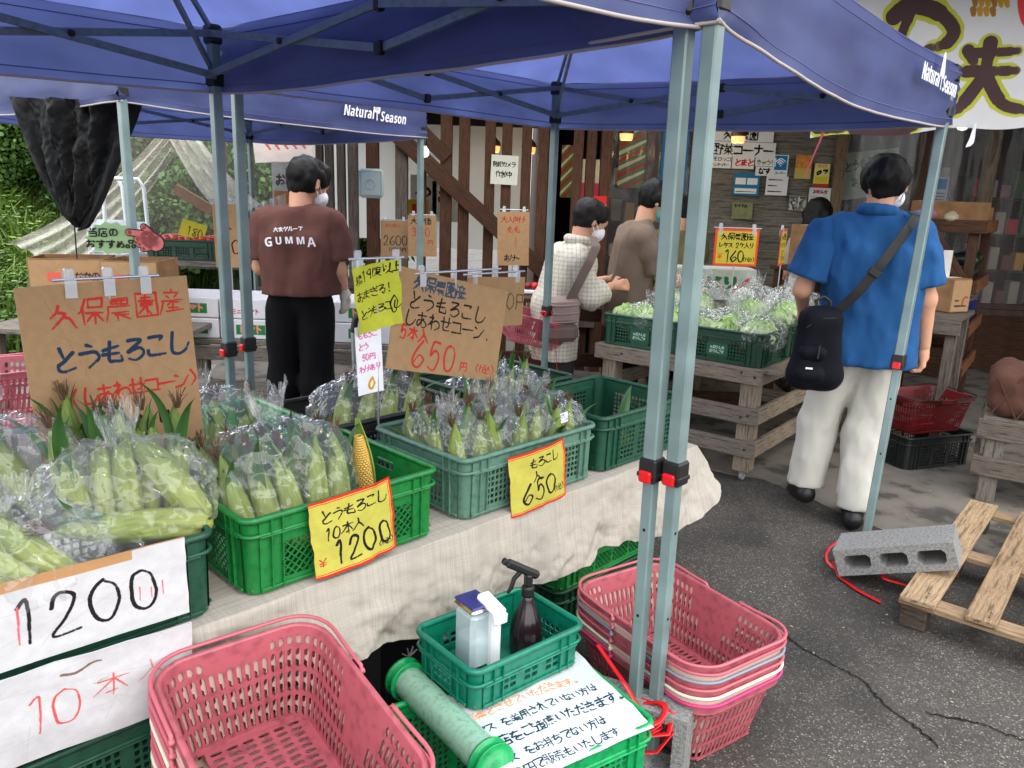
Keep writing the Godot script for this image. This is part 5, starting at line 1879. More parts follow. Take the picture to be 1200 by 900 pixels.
	for i in spots.size():
		var front: bool = spots[i][1] > -0.5
		var p: Vector3 = L.call(spots[i][0], 0.80 if front else 0.86, spots[i][1])
		var where: String = ("near corner" if spots[i][0] > -0.5 else "left") if front else "rear"
		solo("lettuce", "pale green lettuce in a clear bag in the %s crate" % where, "lettuce", heads[i % 3], lm, Transform3D(Basis.from_euler(Vector3(rng.randf_range(-0.4, 0.4), rng.randf() * 6.0, rng.randf_range(-0.4, 0.4))).scaled(Vector3.ONE * rng.randf_range(1.15, 1.45)), p), "lettuces in the %s crate" % where)
		if i % 2 == 0 or not front:
			bag("clear bag knotted round lettuce in the %s crate, %s there" % [where, ORD[i]], p + Vector3(0.02, 0.02 if front else 0.04, 0), rng.randf() * 360.0, Vector3(0.12, 0.085, 0.11) if front else Vector3(0.15, 0.11, 0.13), 70 + i, 0.07, 1.0, 0.0, "lettuce bags in the %s crate" % where)
	# lettuce card on its wire stand
	var ink := Color(0.08, 0.08, 0.08)
	var lc := blank(320, 270, Color(0.76, 0.69, 0.24), 0.01)
	var rdc := Color(0.88, 0.30, 0.16)
	for e in [Rect2i(0, 0, 320, 16), Rect2i(0, 254, 320, 16), Rect2i(0, 0, 16, 270), Rect2i(304, 0, 16, 270)]: lc.fill_rect(e, rdc)
	write(lc, "久保農園産", 40, 32, 48, ink, 4.2, 1.02)
	write(lc, "レタス 2ヶ入り", 30, 100, 38, ink, 3.2, 0.92)
	write(lc, "¥", 28, 180, 40, rdc, 3.4)
	write(lc, "160", 70, 160, 80, ink, 5.0, 0.9)
	write(lc, "(税込)", 215, 205, 30, ink, 2.4, 0.85)
	sign_at("price_card", "yellow and red 160 lettuce price card above the greens", "card", lc, Vector3(1.352, 1.232, -4.89), 0.275, 0.225, 4.0, 0, 0, 0.003)
	clip_stand(Vector3(1.352, 0.65, -4.90), 0.70, 4.0, 0.30, 2, "wire stand carrying the yellow lettuce card")
	sign_at("price_card", "narrow olive price card seen edge on, beside the blue shirt", "card", lc, Vector3(1.66, 1.24, -4.95), 0.20, 0.22, 62.0, 0, 0, 0.003)
	clip_stand(Vector3(1.66, 0.65, -4.96), 0.70, 62.0, 0.2, 1, "wire stand carrying the edge on price card")

# ---------------------------------------------------------------- people
func cloth_mat(c: Color, rough := 0.9) -> StandardMaterial3D:
	var m := mat(c, rough, 0.25)
	m.rim_enabled = true
	m.rim = 0.25
	m.rim_tint = 0.7
	tri_map(m, tex_fine, Vector3.ONE * 6.0)
	return m

func hand_bones(w: Vector3, dir: Vector3, palm_n: Vector3, curl: float, side: float) -> Array:
	# palm and five unequal fingers, each with two bends; thumb leaves the side of the palm
	var y := dir.normalized()
	var z := (palm_n - y * palm_n.dot(y)).normalized()
	var x := y.cross(z) * side
	var b := [[w, w + y * 0.05, 0.024, 0.026]]
	for e in [-1.0, 1.0]:
		b.append([w + y * 0.03 + x * 0.012 * e, w + y * 0.085 + x * 0.024 * e, 0.018, 0.014])
	for k in 4:
		var l: float = [0.066, 0.078, 0.073, 0.056][k]
		var p := w + y * 0.085 + x * (0.030 - 0.020 * k)
		var a := curl * 0.6
		for s in 3:
			var d := y * cos(a) + z * sin(a)
			var q: Vector3 = p + d * l * [0.45, 0.32, 0.25][s]
			b.append([p, q, 0.0092 - 0.0006 * s, 0.0088 - 0.0008 * s])
			p = q
			a += curl
	var tp := w + y * 0.028 + x * 0.026
	var t1 := tp + (x * 0.7 + y * 0.7 + z * 0.25) * 0.036
	b.append([tp, t1, 0.013, 0.0105])
	b.append([t1, t1 + (x * 0.15 + y * 0.85 + z * 0.5) * 0.032, 0.0105, 0.008])
	return b

# J: joints in the thing's own space; see the callers
func person(label: String, at: Vector3, J: Dictionary, look: Dictionary) -> Node3D:
	var t := thing("person", label, "person", at)
	var skin: Material = look.skin
	var hc: Vector3 = J.head
	var f: Vector3 = (J.face as Vector3).normalized()
	var up: Vector3 = (J.get("head_up", Vector3.UP) as Vector3)
	var r := f.cross(up).normalized()
	up = r.cross(f).normalized()
	var H := func(x: float, y: float, z: float) -> Vector3: return hc + r * x + up * y - f * z
	var body := MB.new()
	# arms, neck and legs of the body under the clothes
	var bones := [[J.neck, H.call(0, -0.06, 0.02), 0.058, 0.052], [J.neck - Vector3(0, 0.07, 0), (J.hl + J.hr) * 0.5, 0.06, 0.06]]
	for s in ["l", "r"]:
		bones.append([J.neck - Vector3(0, 0.05, 0), J["s" + s] - Vector3(0, 0.015, 0), 0.035, 0.04])
		bones.append([J["s" + s], J["e" + s], 0.046, 0.038])
		bones.append([J["e" + s], J["w" + s], 0.039, 0.027])
		bones.append([J["h" + s] - Vector3(0, 0.05, 0), J["k" + s], 0.055, 0.048])
		bones.append([J["k" + s], J["a" + s], 0.048, 0.035])
	nets(body, bones, 0.013, 0.03)
	# head
	var hb := [[H.call(0, 0.03, -0.018), H.call(0, 0.03, 0.03), 0.082, 0.088], [H.call(0, -0.03, -0.03), H.call(0, -0.075, -0.058), 0.062, 0.036], [H.call(-0.03, -0.02, -0.06), H.call(0.03, -0.02, -0.06), 0.032, 0.032], [H.call(0, 0.01, -0.092), H.call(0, -0.028, -0.112), 0.010, 0.014], [H.call(-0.035, 0.032, -0.082), H.call(0.035, 0.032, -0.082), 0.017, 0.017], [H.call(-0.02, -0.058, -0.085), H.call(0.02, -0.058, -0.085), 0.013, 0.013], [H.call(0, -0.04, 0.03), J.neck, 0.058, 0.056]]
	for e in [-1.0, 1.0]:
		hb.append([H.call(0.078 * e, 0.018, 0.012), H.call(0.086 * e, -0.018, 0.004), 0.016, 0.011])
	nets(body, hb, 0.0075, 0.022)
	if not look.get("glove"):
		for s in ["l", "r"]:
			nets(body, hand_bones(J["w" + s], J["d" + s], J["n" + s], look.get("curl", 0.55), -1.0 if s == "l" else 1.0), 0.0052, 0.008)
	part("body", body.mesh(), skin, t)
	if look.get("glove"):
		for s in ["l", "r"]:
			var gb := MB.new()
			nets(gb, hand_bones(J["w" + s], J["d" + s], J["n" + s], 0.4, -1.0 if s == "l" else 1.0), 0.0056, 0.012)
			part("glove", gb.mesh(), look.glove, t)
	# eyes and brows
	var eb := MB.new()
	for e in [-1.0, 1.0]:
		eb.lathe([[0.0, -0.003], [0.012, -0.003], [0.010, 0.003], [0.0, 0.004]], 10, Transform3D(Basis(r, -f * -1.0, up), H.call(0.034 * e, 0.006, -0.094)))
	part("eyes", eb.mesh(), M.black, t)
	# hair
	var hair := MB.new()
	var hl: float = look.get("hair_len", 0.0)
	var hh := [[H.call(0, 0.05, -0.018), H.call(0, 0.045, 0.035), 0.086, 0.094], [H.call(0, 0.0, 0.045), H.call(0, -0.03, 0.048), 0.074, 0.052], [H.call(-0.05, 0.03, 0.0), H.call(-0.052, -0.005, 0.028), 0.048, 0.04], [H.call(0.05, 0.03, 0.0), H.call(0.052, -0.005, 0.028), 0.048, 0.04], [H.call(-0.035, 0.09, -0.05), H.call(0.035, 0.09, -0.05), 0.028, 0.028]]
	if hl > 0.0:
		for e in [-1.0, 0.0, 1.0]:
			hh.append([H.call(0.05 * e, 0.0, 0.06), H.call(0.055 * e, -hl, 0.075), 0.052, 0.045])
	nets(hair, hh, 0.009, 0.03, look.get("hair_rough", 0.010), 34.0)
	for q in 420:
		var th := rng.randf() * TAU
		var ph := rng.randf_range(-0.15, 1.5)
		var pts := PackedVector3Array()
		for w in 4:
			var p2 := ph - w * 0.16
			var fr := cos(th) * cos(p2)
			if fr > 0.45 and p2 < 0.9: break
			var rr := 0.0985 + 0.0015 * w
			pts.append(H.call(sin(th) * cos(p2) * rr * 0.94, 0.042 + sin(p2) * rr, 0.012 - fr * rr * 1.08))
		if pts.size() == 4:
			hair.tube(pts, [0.0022, 0.002, 0.0016, 0.0006], 4, false, false)
	part("hair", hair.mesh(), look.hair, t)
	if look.has("mask"):
		var mb := MB.new()
		nets(mb, [[H.call(-0.028, -0.045, -0.070), H.call(0.028, -0.045, -0.070), 0.047, 0.047], [H.call(0, -0.025, -0.09), H.call(0, -0.075, -0.075), 0.036, 0.034]], 0.008, 0.02)
		for e in [-1.0, 1.0]:
			mb.tube(PackedVector3Array([H.call(0.06 * e, -0.03, -0.055), H.call(0.083 * e, 0.0, -0.01), H.call(0.089 * e, 0.022, 0.01), H.call(0.088 * e, -0.02, 0.012), H.call(0.062 * e, -0.065, -0.05)]), 0.003, 5)
		part("mask", mb.mesh(), look.mask, t)
	# shirt: trunk and sleeves with clean hems
	var sw: float = look.get("loose", 0.0)
	var hem: float = look.hem
	var mid: Vector3 = (J.hl + J.hr) * 0.5
	var side: Vector3 = (J.sr - J.sl).normalized()
	var hs: Vector3 = (J.hr - J.hl).normalized()
	var down := Vector3(mid.x, hem - 0.12, mid.z)
	var shirt := MB.new()
	var chest: Vector3 = (J.neck as Vector3).lerp(mid, 0.32)
	var sb := [[J.sl.lerp(J.sr, 0.12), J.sl.lerp(J.sr, 0.88), 0.068 + sw * 0.4, 0.068 + sw * 0.4], [chest - side * 0.075, mid - hs * 0.055, 0.118 + sw, 0.118 + sw], [chest + side * 0.075, mid + hs * 0.055, 0.118 + sw, 0.118 + sw], [mid - hs * 0.065, down - hs * 0.085, 0.12 + sw, 0.128 + sw * 1.3], [mid + hs * 0.065, down + hs * 0.085, 0.12 + sw, 0.128 + sw * 1.3], [J.neck - Vector3(0, 0.06, 0), J.neck, 0.08, 0.064]]
	var cuts := [[Vector3(0, hem, 0), Vector3.DOWN], [J.neck + Vector3(0, 0.032, 0), Vector3.UP - Vector3(f.x, 0, f.z) * 0.25, 0.14]]
	for s in ["l", "r"]:
		sb.append([J.neck - Vector3(0, 0.03, 0), J["s" + s] - Vector3(0, 0.008, 0), 0.062, 0.064 + sw * 0.3])
		var sh: Vector3 = J["s" + s]
		var el: Vector3 = J["e" + s]
		var wr: Vector3 = J["w" + s]
		if look.get("long_sleeve", false):
			nets(shirt, [[sh, el, 0.066 + sw * 0.5, 0.058 + sw], [el, wr, 0.058 + sw, 0.050 + sw]], 0.0125, 0.03, 0.012, 18.0, [[el.lerp(wr, look.get("cuff", 0.75)), wr - el]])
		else:
			var sl: float = look.get("sleeve", 0.72)
			nets(shirt, [[sh.lerp(J.neck, 0.35) - Vector3(0, 0.02, 0), sh - Vector3(0, 0.006, 0), 0.060, 0.066 + sw * 0.3], [sh, sh.lerp(el, 0.35), 0.064 + sw * 0.3, 0.072 + sw * 0.6], [sh.lerp(el, 0.35), el, 0.072 + sw * 0.6, 0.084 + sw]], 0.0125, 0.03, look.get("fold", 0.010) * 0.8, 16.0, [[sh.lerp(el, sl), el - sh]])
	nets(shirt, sb, 0.0135, 0.045, look.get("fold", 0.010), 16.0, cuts)
	part("shirt", shirt.mesh(), look.shirt, t)
	if look.get("collar", false):
		var cb := MB.new()
		var ring := []
		var p0 := Vector3.ZERO
		for k in 13:
			var a := TAU * k / 12.0
			var p: Vector3 = J.neck + Vector3(cos(a) * 0.068, 0.026 + 0.012 * f.dot(Vector3(cos(a), 0, sin(a))) * -1.0, sin(a) * 0.064)
			if k > 0: ring.append([p0, p, 0.026, 0.026])
			p0 = p
		nets(cb, ring, 0.008, 0.012, 0.0, 8.0)
		part("collar", cb.mesh(), look.shirt, t)
	# trousers
	var pants := MB.new()
	var pw: float = look.get("leg_wide", 0.0)
	var pb := [[mid + Vector3(0, 0.06, 0) - hs * 0.06, mid + Vector3(0, 0.06, 0) + hs * 0.06, 0.105, 0.105]]
	for s in ["l", "r"]:
		pb.append([J["h" + s], J["k" + s], 0.098, 0.080 + pw * 0.5])
		pb.append([J["k" + s], J["a" + s] - Vector3(0, 0.05, 0), 0.080 + pw * 0.5, 0.066 + pw])
	var pc := []
	for s in ["l", "r"]:
		pc.append([J["a" + s] + Vector3(0, look.get("pant_end", -0.01), 0), Vector3.DOWN - (J["t" + s] as Vector3) * 0.1, 0.16])
	nets(pants, pb, 0.014, 0.028, look.get("pant_fold", 0.010), 14.0, pc)
	part("trousers", pants.mesh(), look.pants, t)
	for s in ["l", "r"]:
		var fb := MB.new()
		var a: Vector3 = J["a" + s]
		var toe: Vector3 = (J["t" + s] as Vector3).normalized()
		nets(fb, [[a + Vector3(0, -0.035, 0) - toe * 0.055, a + Vector3(0, -0.042, 0) + toe * 0.17, 0.048, 0.042], [a, a + Vector3(0, -0.02, 0) + toe * 0.06, 0.050, 0.046]], 0.009, 0.025, 0.0, 8.0, [[a - Vector3(0, 0.078, 0), Vector3.DOWN]])
		part("shoe", fb.mesh(), look.shoes, t)
	return t

func strap_mesh(pts: Array, w: float, out: Vector3) -> ArrayMesh:
	var b := MB.new()
	var c := Curve3D.new()
	for i in pts.size():
		var a: Vector3 = pts[maxi(i - 1, 0)]
		var d: Vector3 = pts[mini(i + 1, pts.size() - 1)]
		c.add_point(pts[i], -(d - a) / 6.0, (d - a) / 6.0)
	var l := c.get_baked_length()
	var rows := []
	for i in 33:
		var p := c.sample_baked(l * i / 32.0)
		var q := c.sample_baked(minf(l, l * (i + 1) / 32.0))
		var d := (q - p) if i < 32 else (p - c.sample_baked(l * 31 / 32.0))
		var s := d.normalized().cross(out).normalized() * w * 0.5
		var n := s.cross(d).normalized()
		if n.dot(out) < 0: n = -n
		rows.append(PackedVector3Array([p - s, p - s * 0.9 + n * 0.003, p + s * 0.9 + n * 0.003, p + s, p + s * 0.9 - n * 0.002, p - s * 0.9 - n * 0.002]))
	b.grid(rows, true)
	return b.mesh()

# strokes of writing as thin raised print
func stroke_mesh(s: String, size: float, r: float) -> ArrayMesh:
	var b := MB.new()
	var x := 0.0
	for ch in s:
		if GLYPHS.has(ch):
			for st in String(GLYPHS[ch]).split("|"):
				var prev := Vector3.INF
				for q in st.split(" "):
					var p := Vector3(x + int(q[0]) / 9.0 * size, -int(q[1]) / 9.0 * size, 0)
					if prev != Vector3.INF and prev.distance_to(p) > 1e-5:
						b.bar(prev, p, 0.0012, r, Vector3.UP)
					prev = p
		x += size * 1.12
	return b.mesh()

func make_people() -> void:
	var skin := mat(Color(0.80, 0.60, 0.49), 0.55, 0.4)
	skin.subsurf_scatter_enabled = true
	skin.subsurf_scatter_strength = 0.15
	var hair := mat(Color(0.05, 0.045, 0.047), 0.6, 0.35)
	relief(tri_map(hair, tex_fine, Vector3(14, 3, 14)), tex_fine, 0.15)
	var hair2 := mat(Color(0.10, 0.075, 0.08), 0.6, 0.35)
	relief(tri_map(hair2, tex_fine, Vector3(14, 3, 14)), tex_fine, 0.15)
	var blackshoe := mat(Color(0.05, 0.05, 0.055), 0.5)
	var white_mask := mat(Color(0.90, 0.91, 0.93), 0.85)
	# man in the blue polo, walking into the shop
	var o := Vector3(1.612, 0, -3.62)
	var m1 := person("person in blue polo shirt and white trousers walking away with a dark sling bag", o, {
		"head": Vector3(0.04, 1.597, -0.03), "face": Vector3(0.62, -0.10, -0.78), "neck": Vector3(0.01, 1.455, 0.0),
		"sl": Vector3(-0.185, 1.385, -0.045), "sr": Vector3(0.185, 1.395, 0.045), "el": Vector3(-0.265, 1.115, -0.06), "er": Vector3(0.262, 1.105, 0.06),
		"wl": Vector3(-0.17, 0.99, -0.28), "wr": Vector3(0.308, 0.875, 0.015), "dl": Vector3(0.2, -0.6, -0.5), "dr": Vector3(0.12, -1.0, -0.12), "nl": Vector3(1, 0, -0.3), "nr": Vector3(-1, 0, -0.45),
		"hl": Vector3(-0.035, 0.86, -0.03), "hr": Vector3(0.125, 0.86, 0.02), "kl": Vector3(-0.085, 0.47, -0.11), "kr": Vector3(0.095, 0.46, 0.0), "al": Vector3(-0.125, 0.125, -0.10), "ar": Vector3(0.055, 0.085, 0.085), "tl": Vector3(0.1, -0.25, -0.9), "tr": Vector3(0.35, 0, -0.9)},
		{"skin": skin, "hair": hair, "shirt": cloth_mat(Color(0.165, 0.36, 0.575)), "pants": cloth_mat(Color(0.83, 0.82, 0.78)), "shoes": blackshoe, "mask": white_mask, "hem": 0.785, "loose": 0.024, "collar": true, "leg_wide": 0.022, "sleeve": 0.80, "curl": 0.85, "pant_end": 0.005, "pant_fold": 0.015, "fold": 0.022})
	var navy := cloth_mat(Color(0.062, 0.068, 0.105), 0.7)
	var bg := thing("sling_bag", "dark navy sling bag on the left hip of the blue shirted shopper", "bag", o + Vector3(-0.245, 0.875, 0.155), -8.0)
	var bagm := MB.new()
	nets(bagm, [[Vector3(-0.03, 0.13, 0), Vector3(0.03, 0.13, 0), 0.055, 0.055], [Vector3(-0.05, -0.12, 0), Vector3(0.055, -0.12, 0), 0.06, 0.06], [Vector3(-0.03, 0.13, 0), Vector3(-0.05, -0.12, 0), 0.06, 0.065], [Vector3(0.03, 0.13, 0), Vector3(0.055, -0.12, 0), 0.06, 0.065]], 0.010, 0.04, 0.006, 8.0)
	part("pouch", bagm.mesh(), navy, bg)
	var pk := MB.new()
	nets(pk, [[Vector3(-0.055, -0.01, 0.045), Vector3(0.0, -0.01, 0.05), 0.035, 0.035], [Vector3(-0.06, -0.11, 0.045), Vector3(0.0, -0.11, 0.05), 0.04, 0.04]], 0.009, 0.05, 0.003, 8.0)
	part("pocket", pk.mesh(), navy, bg)
	var zb := MB.new()
	zb.tube(PackedVector3Array([Vector3(-0.07, 0.10, 0.06), Vector3(-0.02, 0.145, 0.062), Vector3(0.05, 0.15, 0.06)]), 0.003, 6)
	zb.tube(PackedVector3Array([Vector3(-0.01, 0.03, 0.086), Vector3(-0.015, -0.03, 0.092)]), 0.004, 6)
	part("zip", zb.mesh(), M.black, bg)
	part("tag", bxm(0.03, 0.008, 0.002), M.white_print, bg, T(-0.045, -0.075, 0.0905))
	var lb := MB.new()
	lb.tube(PackedVector3Array([Vector3(-0.02, 0.18, 0.0), Vector3(-0.03, 0.215, 0.0), Vector3(0.0, 0.235, 0.0), Vector3(0.03, 0.215, 0.0), Vector3(0.03, 0.18, 0.0)]), 0.008, 6)
	part("loop", lb.mesh(), M.black, bg)
	var stp := part("strap", strap_mesh([Vector3(0.06, 0.165, 0.0), Vector3(0.13, 0.26, 0.03), Vector3(0.21, 0.39, 0.042), Vector3(0.30, 0.54, 0.022), Vector3(0.345, 0.598, -0.03), Vector3(0.35, 0.61, -0.12)], 0.042, Vector3(0, 0.2, 1)), mat(Color(0.05, 0.05, 0.055), 0.6), bg)
	part("buckle", bxm(0.055, 0.03, 0.010, 0.003), M.black, stp, T(0.185, 0.352, 0.045, 0, 0, -30.0))
	var gl := MB.new()
	gl.tube(PackedVector3Array([o + Vector3(0.115, 1.62, 0.02), o + Vector3(0.150, 1.615, -0.06), o + Vector3(0.135, 1.612, -0.115)]), 0.0025, 5)
	gl.lathe([[0.0, -0.001], [0.022, -0.001], [0.022, 0.001], [0.0, 0.001]], 14, Transform3D(Basis(Vector3(0.7, 0, 0.7), Vector3(0.62, 0, -0.78), Vector3.UP), o + Vector3(0.135, 1.60, -0.10)))
	solo("eyeglasses", "thin framed glasses on the blue shirted shopper", "glasses", gl.mesh(), M.black)

	# man in the brown T-shirt, back to us
	var o2 := Vector3(-1.14, 0, -4.1)
	var m2 := person("person in brown T-shirt with white lettering and black trousers, seen from behind", o2, {
		"head": Vector3(0.05, 1.515, -0.05), "face": Vector3(0.55, -0.35, -0.75), "neck": Vector3(0.02, 1.385, 0.0),
		"sl": Vector3(-0.165, 1.325, 0.0), "sr": Vector3(0.185, 1.325, 0.0), "el": Vector3(-0.205, 1.09, -0.03), "er": Vector3(0.205, 1.09, -0.03),
		"wl": Vector3(-0.12, 0.96, -0.22), "wr": Vector3(0.215, 0.985, -0.10), "dl": Vector3(0.3, -0.5, -0.8), "dr": Vector3(0.1, -1.0, -0.2), "nl": Vector3(1, 0, 0), "nr": Vector3(-1, 0, -0.4),
		"hl": Vector3(-0.085, 0.87, -0.02), "hr": Vector3(0.085, 0.87, -0.02), "kl": Vector3(-0.10, 0.47, -0.03), "kr": Vector3(0.09, 0.47, 0.0), "al": Vector3(-0.11, 0.085, 0.0), "ar": Vector3(0.10, 0.085, 0.03), "tl": Vector3(-0.1, 0, -1), "tr": Vector3(0.15, 0, -1)},
		{"skin": skin, "hair": hair, "shirt": cloth_mat(Color(0.40, 0.265, 0.24)), "pants": cloth_mat(Color(0.055, 0.057, 0.068)), "shoes": blackshoe, "mask": white_mask, "glove": cloth_mat(Color(0.80, 0.77, 0.70)), "hem": 0.955, "loose": 0.02, "sleeve": 0.78, "leg_wide": 0.01, "fold": 0.014})
	var font := SystemFont.new()
	font.font_names = PackedStringArray(["Droid Sans"])
	font.font_weight = 700
	var word := "GUMMA"
	var xs := [-0.088, -0.038, 0.014, 0.072, 0.126]
	for k in 5:
		var tm := TextMesh.new()
		tm.text = word[k]
		tm.font = font
		tm.font_size = 32
		tm.pixel_size = [0.0032, 0.0026, 0.0024, 0.0025, 0.0032][k] * 0.62
		tm.depth = 0.004
		part("printed_letter", tm, M.white_print, m2, T(xs[k] - 0.01, 1.237 + [-0.006, 0.002, 0.006, 0.006, 0.0][k], 0.1605, [-14.0, -6.0, 0.0, 6.0, 14.0][k], 0, 5.0))
	part("printed_line", stroke_mesh("大泉グループ", 0.022, 0.0036), M.white_print, m2, T(-0.075, 1.303, 0.150, 0, -12.0, 5.0))

	# woman in the pale checked overshirt, bending over the produce
	var ck := Image.create(128, 128, false, Image.FORMAT_RGBA8)
	for y in 128:
		for x in 128:
			var k := 0.0
			if x % 16 < 4: k += 0.10
			if y % 16 < 4: k += 0.10
			var n2 := rng.randf_range(-0.02, 0.02)
			ck.set_pixel(x, y, Color(0.80 - k + n2, 0.775 - k + n2, 0.72 - k + n2))
	var checked := mat(Color.WHITE, 0.95, 0.2)
	tri_map(checked, ImageTexture.create_from_image(ck), Vector3.ONE * 5.0)
	var o3 := Vector3(0.33, 0, -4.95)
	person("person in pale checked overshirt bending over the produce, white mask", o3, {
		"head": Vector3(0.115, 1.355, 0.0), "face": Vector3(0.85, -0.42, -0.30), "neck": Vector3(0.055, 1.215, 0.02),
		"sl": Vector3(-0.05, 1.125, -0.14), "sr": Vector3(0.04, 1.12, 0.16), "el": Vector3(0.08, 0.93, -0.26), "er": Vector3(0.135, 0.90, 0.16),
		"wl": Vector3(0.27, 0.98, -0.22), "wr": Vector3(0.27, 0.965, 0.03), "dl": Vector3(1, -0.1, 0), "dr": Vector3(1, 0.1, -0.3), "nl": Vector3(0, -0.3, 1), "nr": Vector3(0, -0.4, -1),
		"hl": Vector3(-0.08, 0.82, -0.09), "hr": Vector3(-0.07, 0.82, 0.08), "kl": Vector3(-0.03, 0.45, -0.09), "kr": Vector3(-0.02, 0.45, 0.08), "al": Vector3(-0.04, 0.085, -0.09), "ar": Vector3(-0.03, 0.085, 0.08), "tl": Vector3(1, 0, -0.3), "tr": Vector3(1, 0, -0.2)},
		{"skin": skin, "hair": hair2, "hair_rough": 0.007, "shirt": checked, "pants": cloth_mat(Color(0.24, 0.22, 0.24)), "shoes": blackshoe, "mask": white_mask, "hem": 0.50, "loose": 0.018, "long_sleeve": true, "cuff": 0.62, "collar": true, "fold": 0.016})
	var tp := cloth_mat(Color(0.49, 0.42, 0.39), 0.7)
	var tp2 := cloth_mat(Color(0.66, 0.57, 0.545), 0.7)
	var sb2 := thing("shoulder_bag", "taupe shoulder bag on the left hip of the bending shopper", "bag", o3 + Vector3(-0.06, 0.80, 0.24), 0.0)
	var b2 := MB.new()
	b2.box(T(0.01, 0.03, 0, 0, 0, 4.0), Vector3(0.22, 0.17, 0.10), 0.03)
	for k in 3: b2.tube(arc(Vector3(-0.10, 0.07 - k * 0.05, 0.052), Vector3(0.12, 0.08 - k * 0.05, 0.052), 0.012), 0.006, 6)
	part("pouch", b2.mesh(), tp2, sb2)
	var b3 := MB.new()
	b3.box(T(0.0, -0.105, 0.006, 0, 0, 4.0), Vector3(0.24, 0.11, 0.115), 0.03)
	part("base_panel", b3.mesh(), tp, sb2)
	part("strap", strap_mesh([Vector3(0.06, 0.10, 0.03), Vector3(0.105, 0.20, 0.045), Vector3(0.165, 0.33, 0.035), Vector3(0.205, 0.42, -0.02), Vector3(0.19, 0.47, -0.12)], 0.055, Vector3(0.2, 0.2, 1)), tp, sb2)
	basket("pink shopping basket hanging from the arm of the bending shopper", Transform3D(Basis.from_euler(Vector3(0.15, 0.35, -0.25)).scaled(Vector3.ONE * 0.85), Vector3(0.10, 0.62, -4.78)), M.pink, M.pink2)

	# man in the taupe T-shirt with the mint mask
	var o4 := Vector3(0.80, 0, -5.2)
	person("person in taupe T-shirt with a mint face mask reaching over the produce", o4, {
		"head": Vector3(0.085, 1.485, -0.01), "face": Vector3(0.90, -0.40, -0.10), "neck": Vector3(0.015, 1.345, 0.0),
		"sl": Vector3(-0.06, 1.27, -0.16), "sr": Vector3(0.0, 1.26, 0.165), "el": Vector3(0.12, 1.05, -0.20), "er": Vector3(0.13, 1.02, 0.15),
		"wl": Vector3(0.32, 0.98, -0.18), "wr": Vector3(0.325, 0.955, 0.05), "dl": Vector3(1, -0.3, 0), "dr": Vector3(1, -0.3, 0.1), "nl": Vector3(0, -0.6, 1), "nr": Vector3(0, -0.6, -1),
		"hl": Vector3(-0.06, 0.86, -0.09), "hr": Vector3(-0.05, 0.86, 0.08), "kl": Vector3(-0.03, 0.46, -0.09), "kr": Vector3(-0.02, 0.46, 0.08), "al": Vector3(-0.05, 0.085, -0.09), "ar": Vector3(-0.05, 0.085, 0.08), "tl": Vector3(1, 0, -0.2), "tr": Vector3(1, 0, -0.1)},
		{"skin": skin, "hair": hair, "shirt": cloth_mat(Color(0.50, 0.43, 0.375)), "pants": cloth_mat(Color(0.08, 0.08, 0.09)), "shoes": blackshoe, "mask": mat(Color(0.36, 0.72, 0.68), 0.85), "hem": 0.66, "loose": 0.022, "sleeve": 0.85, "fold": 0.010})
	# shopper in khaki glimpsed between the paired legs
	var o5 := Vector3(1.26, 0, -6.25)
	person("person in khaki glimpsed between the paired tent legs", o5, {
		"head": Vector3(0.0, 1.40, -0.02), "face": Vector3(-0.3, -0.4, -0.8), "neck": Vector3(0, 1.26, 0.0),
		"sl": Vector3(-0.17, 1.20, 0.0), "sr": Vector3(0.17, 1.20, 0.0), "el": Vector3(-0.2, 0.97, -0.05), "er": Vector3(0.2, 0.97, -0.05), "wl": Vector3(-0.1, 0.9, -0.25), "wr": Vector3(0.1, 0.9, -0.25), "dl": Vector3(0, 0, -1), "dr": Vector3(0, 0, -1), "nl": Vector3(0, -1, 0), "nr": Vector3(0, -1, 0),
		"hl": Vector3(-0.085, 0.80, 0), "hr": Vector3(0.085, 0.80, 0), "kl": Vector3(-0.09, 0.44, 0), "kr": Vector3(0.09, 0.44, 0), "al": Vector3(-0.1, 0.085, 0), "ar": Vector3(0.1, 0.085, 0), "tl": Vector3(0, 0, -1), "tr": Vector3(0, 0, -1)},
		{"skin": skin, "hair": hair, "shirt": cloth_mat(Color(0.42, 0.38, 0.26)), "pants": cloth_mat(Color(0.2, 0.2, 0.22)), "shoes": blackshoe, "hem": 0.72})
	# helper with long dark hair behind the cardboard box
	var o6 := Vector3(2.37, 0, -6.3)
	person("person with long dark hair behind the cardboard box near the siding", o6, {
		"head": Vector3(0.0, 1.42, -0.02), "face": Vector3(0.5, -0.3, -0.8), "neck": Vector3(0, 1.28, 0.0),
		"sl": Vector3(-0.15, 1.20, 0.0), "sr": Vector3(0.15, 1.20, 0.0), "el": Vector3(-0.19, 0.97, -0.05), "er": Vector3(0.19, 0.97, -0.05), "wl": Vector3(-0.1, 0.9, -0.25), "wr": Vector3(0.1, 0.9, -0.25), "dl": Vector3(0, 0, -1), "dr": Vector3(0, 0, -1), "nl": Vector3(0, -1, 0), "nr": Vector3(0, -1, 0),
		"hl": Vector3(-0.085, 0.80, 0), "hr": Vector3(0.085, 0.80, 0), "kl": Vector3(-0.09, 0.44, 0), "kr": Vector3(0.09, 0.44, 0), "al": Vector3(-0.1, 0.085, 0), "ar": Vector3(0.1, 0.085, 0), "tl": Vector3(0, 0, -1), "tr": Vector3(0, 0, -1)},
		{"skin": skin, "hair": hair, "hair_len": 0.22, "shirt": cloth_mat(Color(0.74, 0.72, 0.68)), "pants": cloth_mat(Color(0.2, 0.2, 0.22)), "shoes": blackshoe, "hem": 0.75})

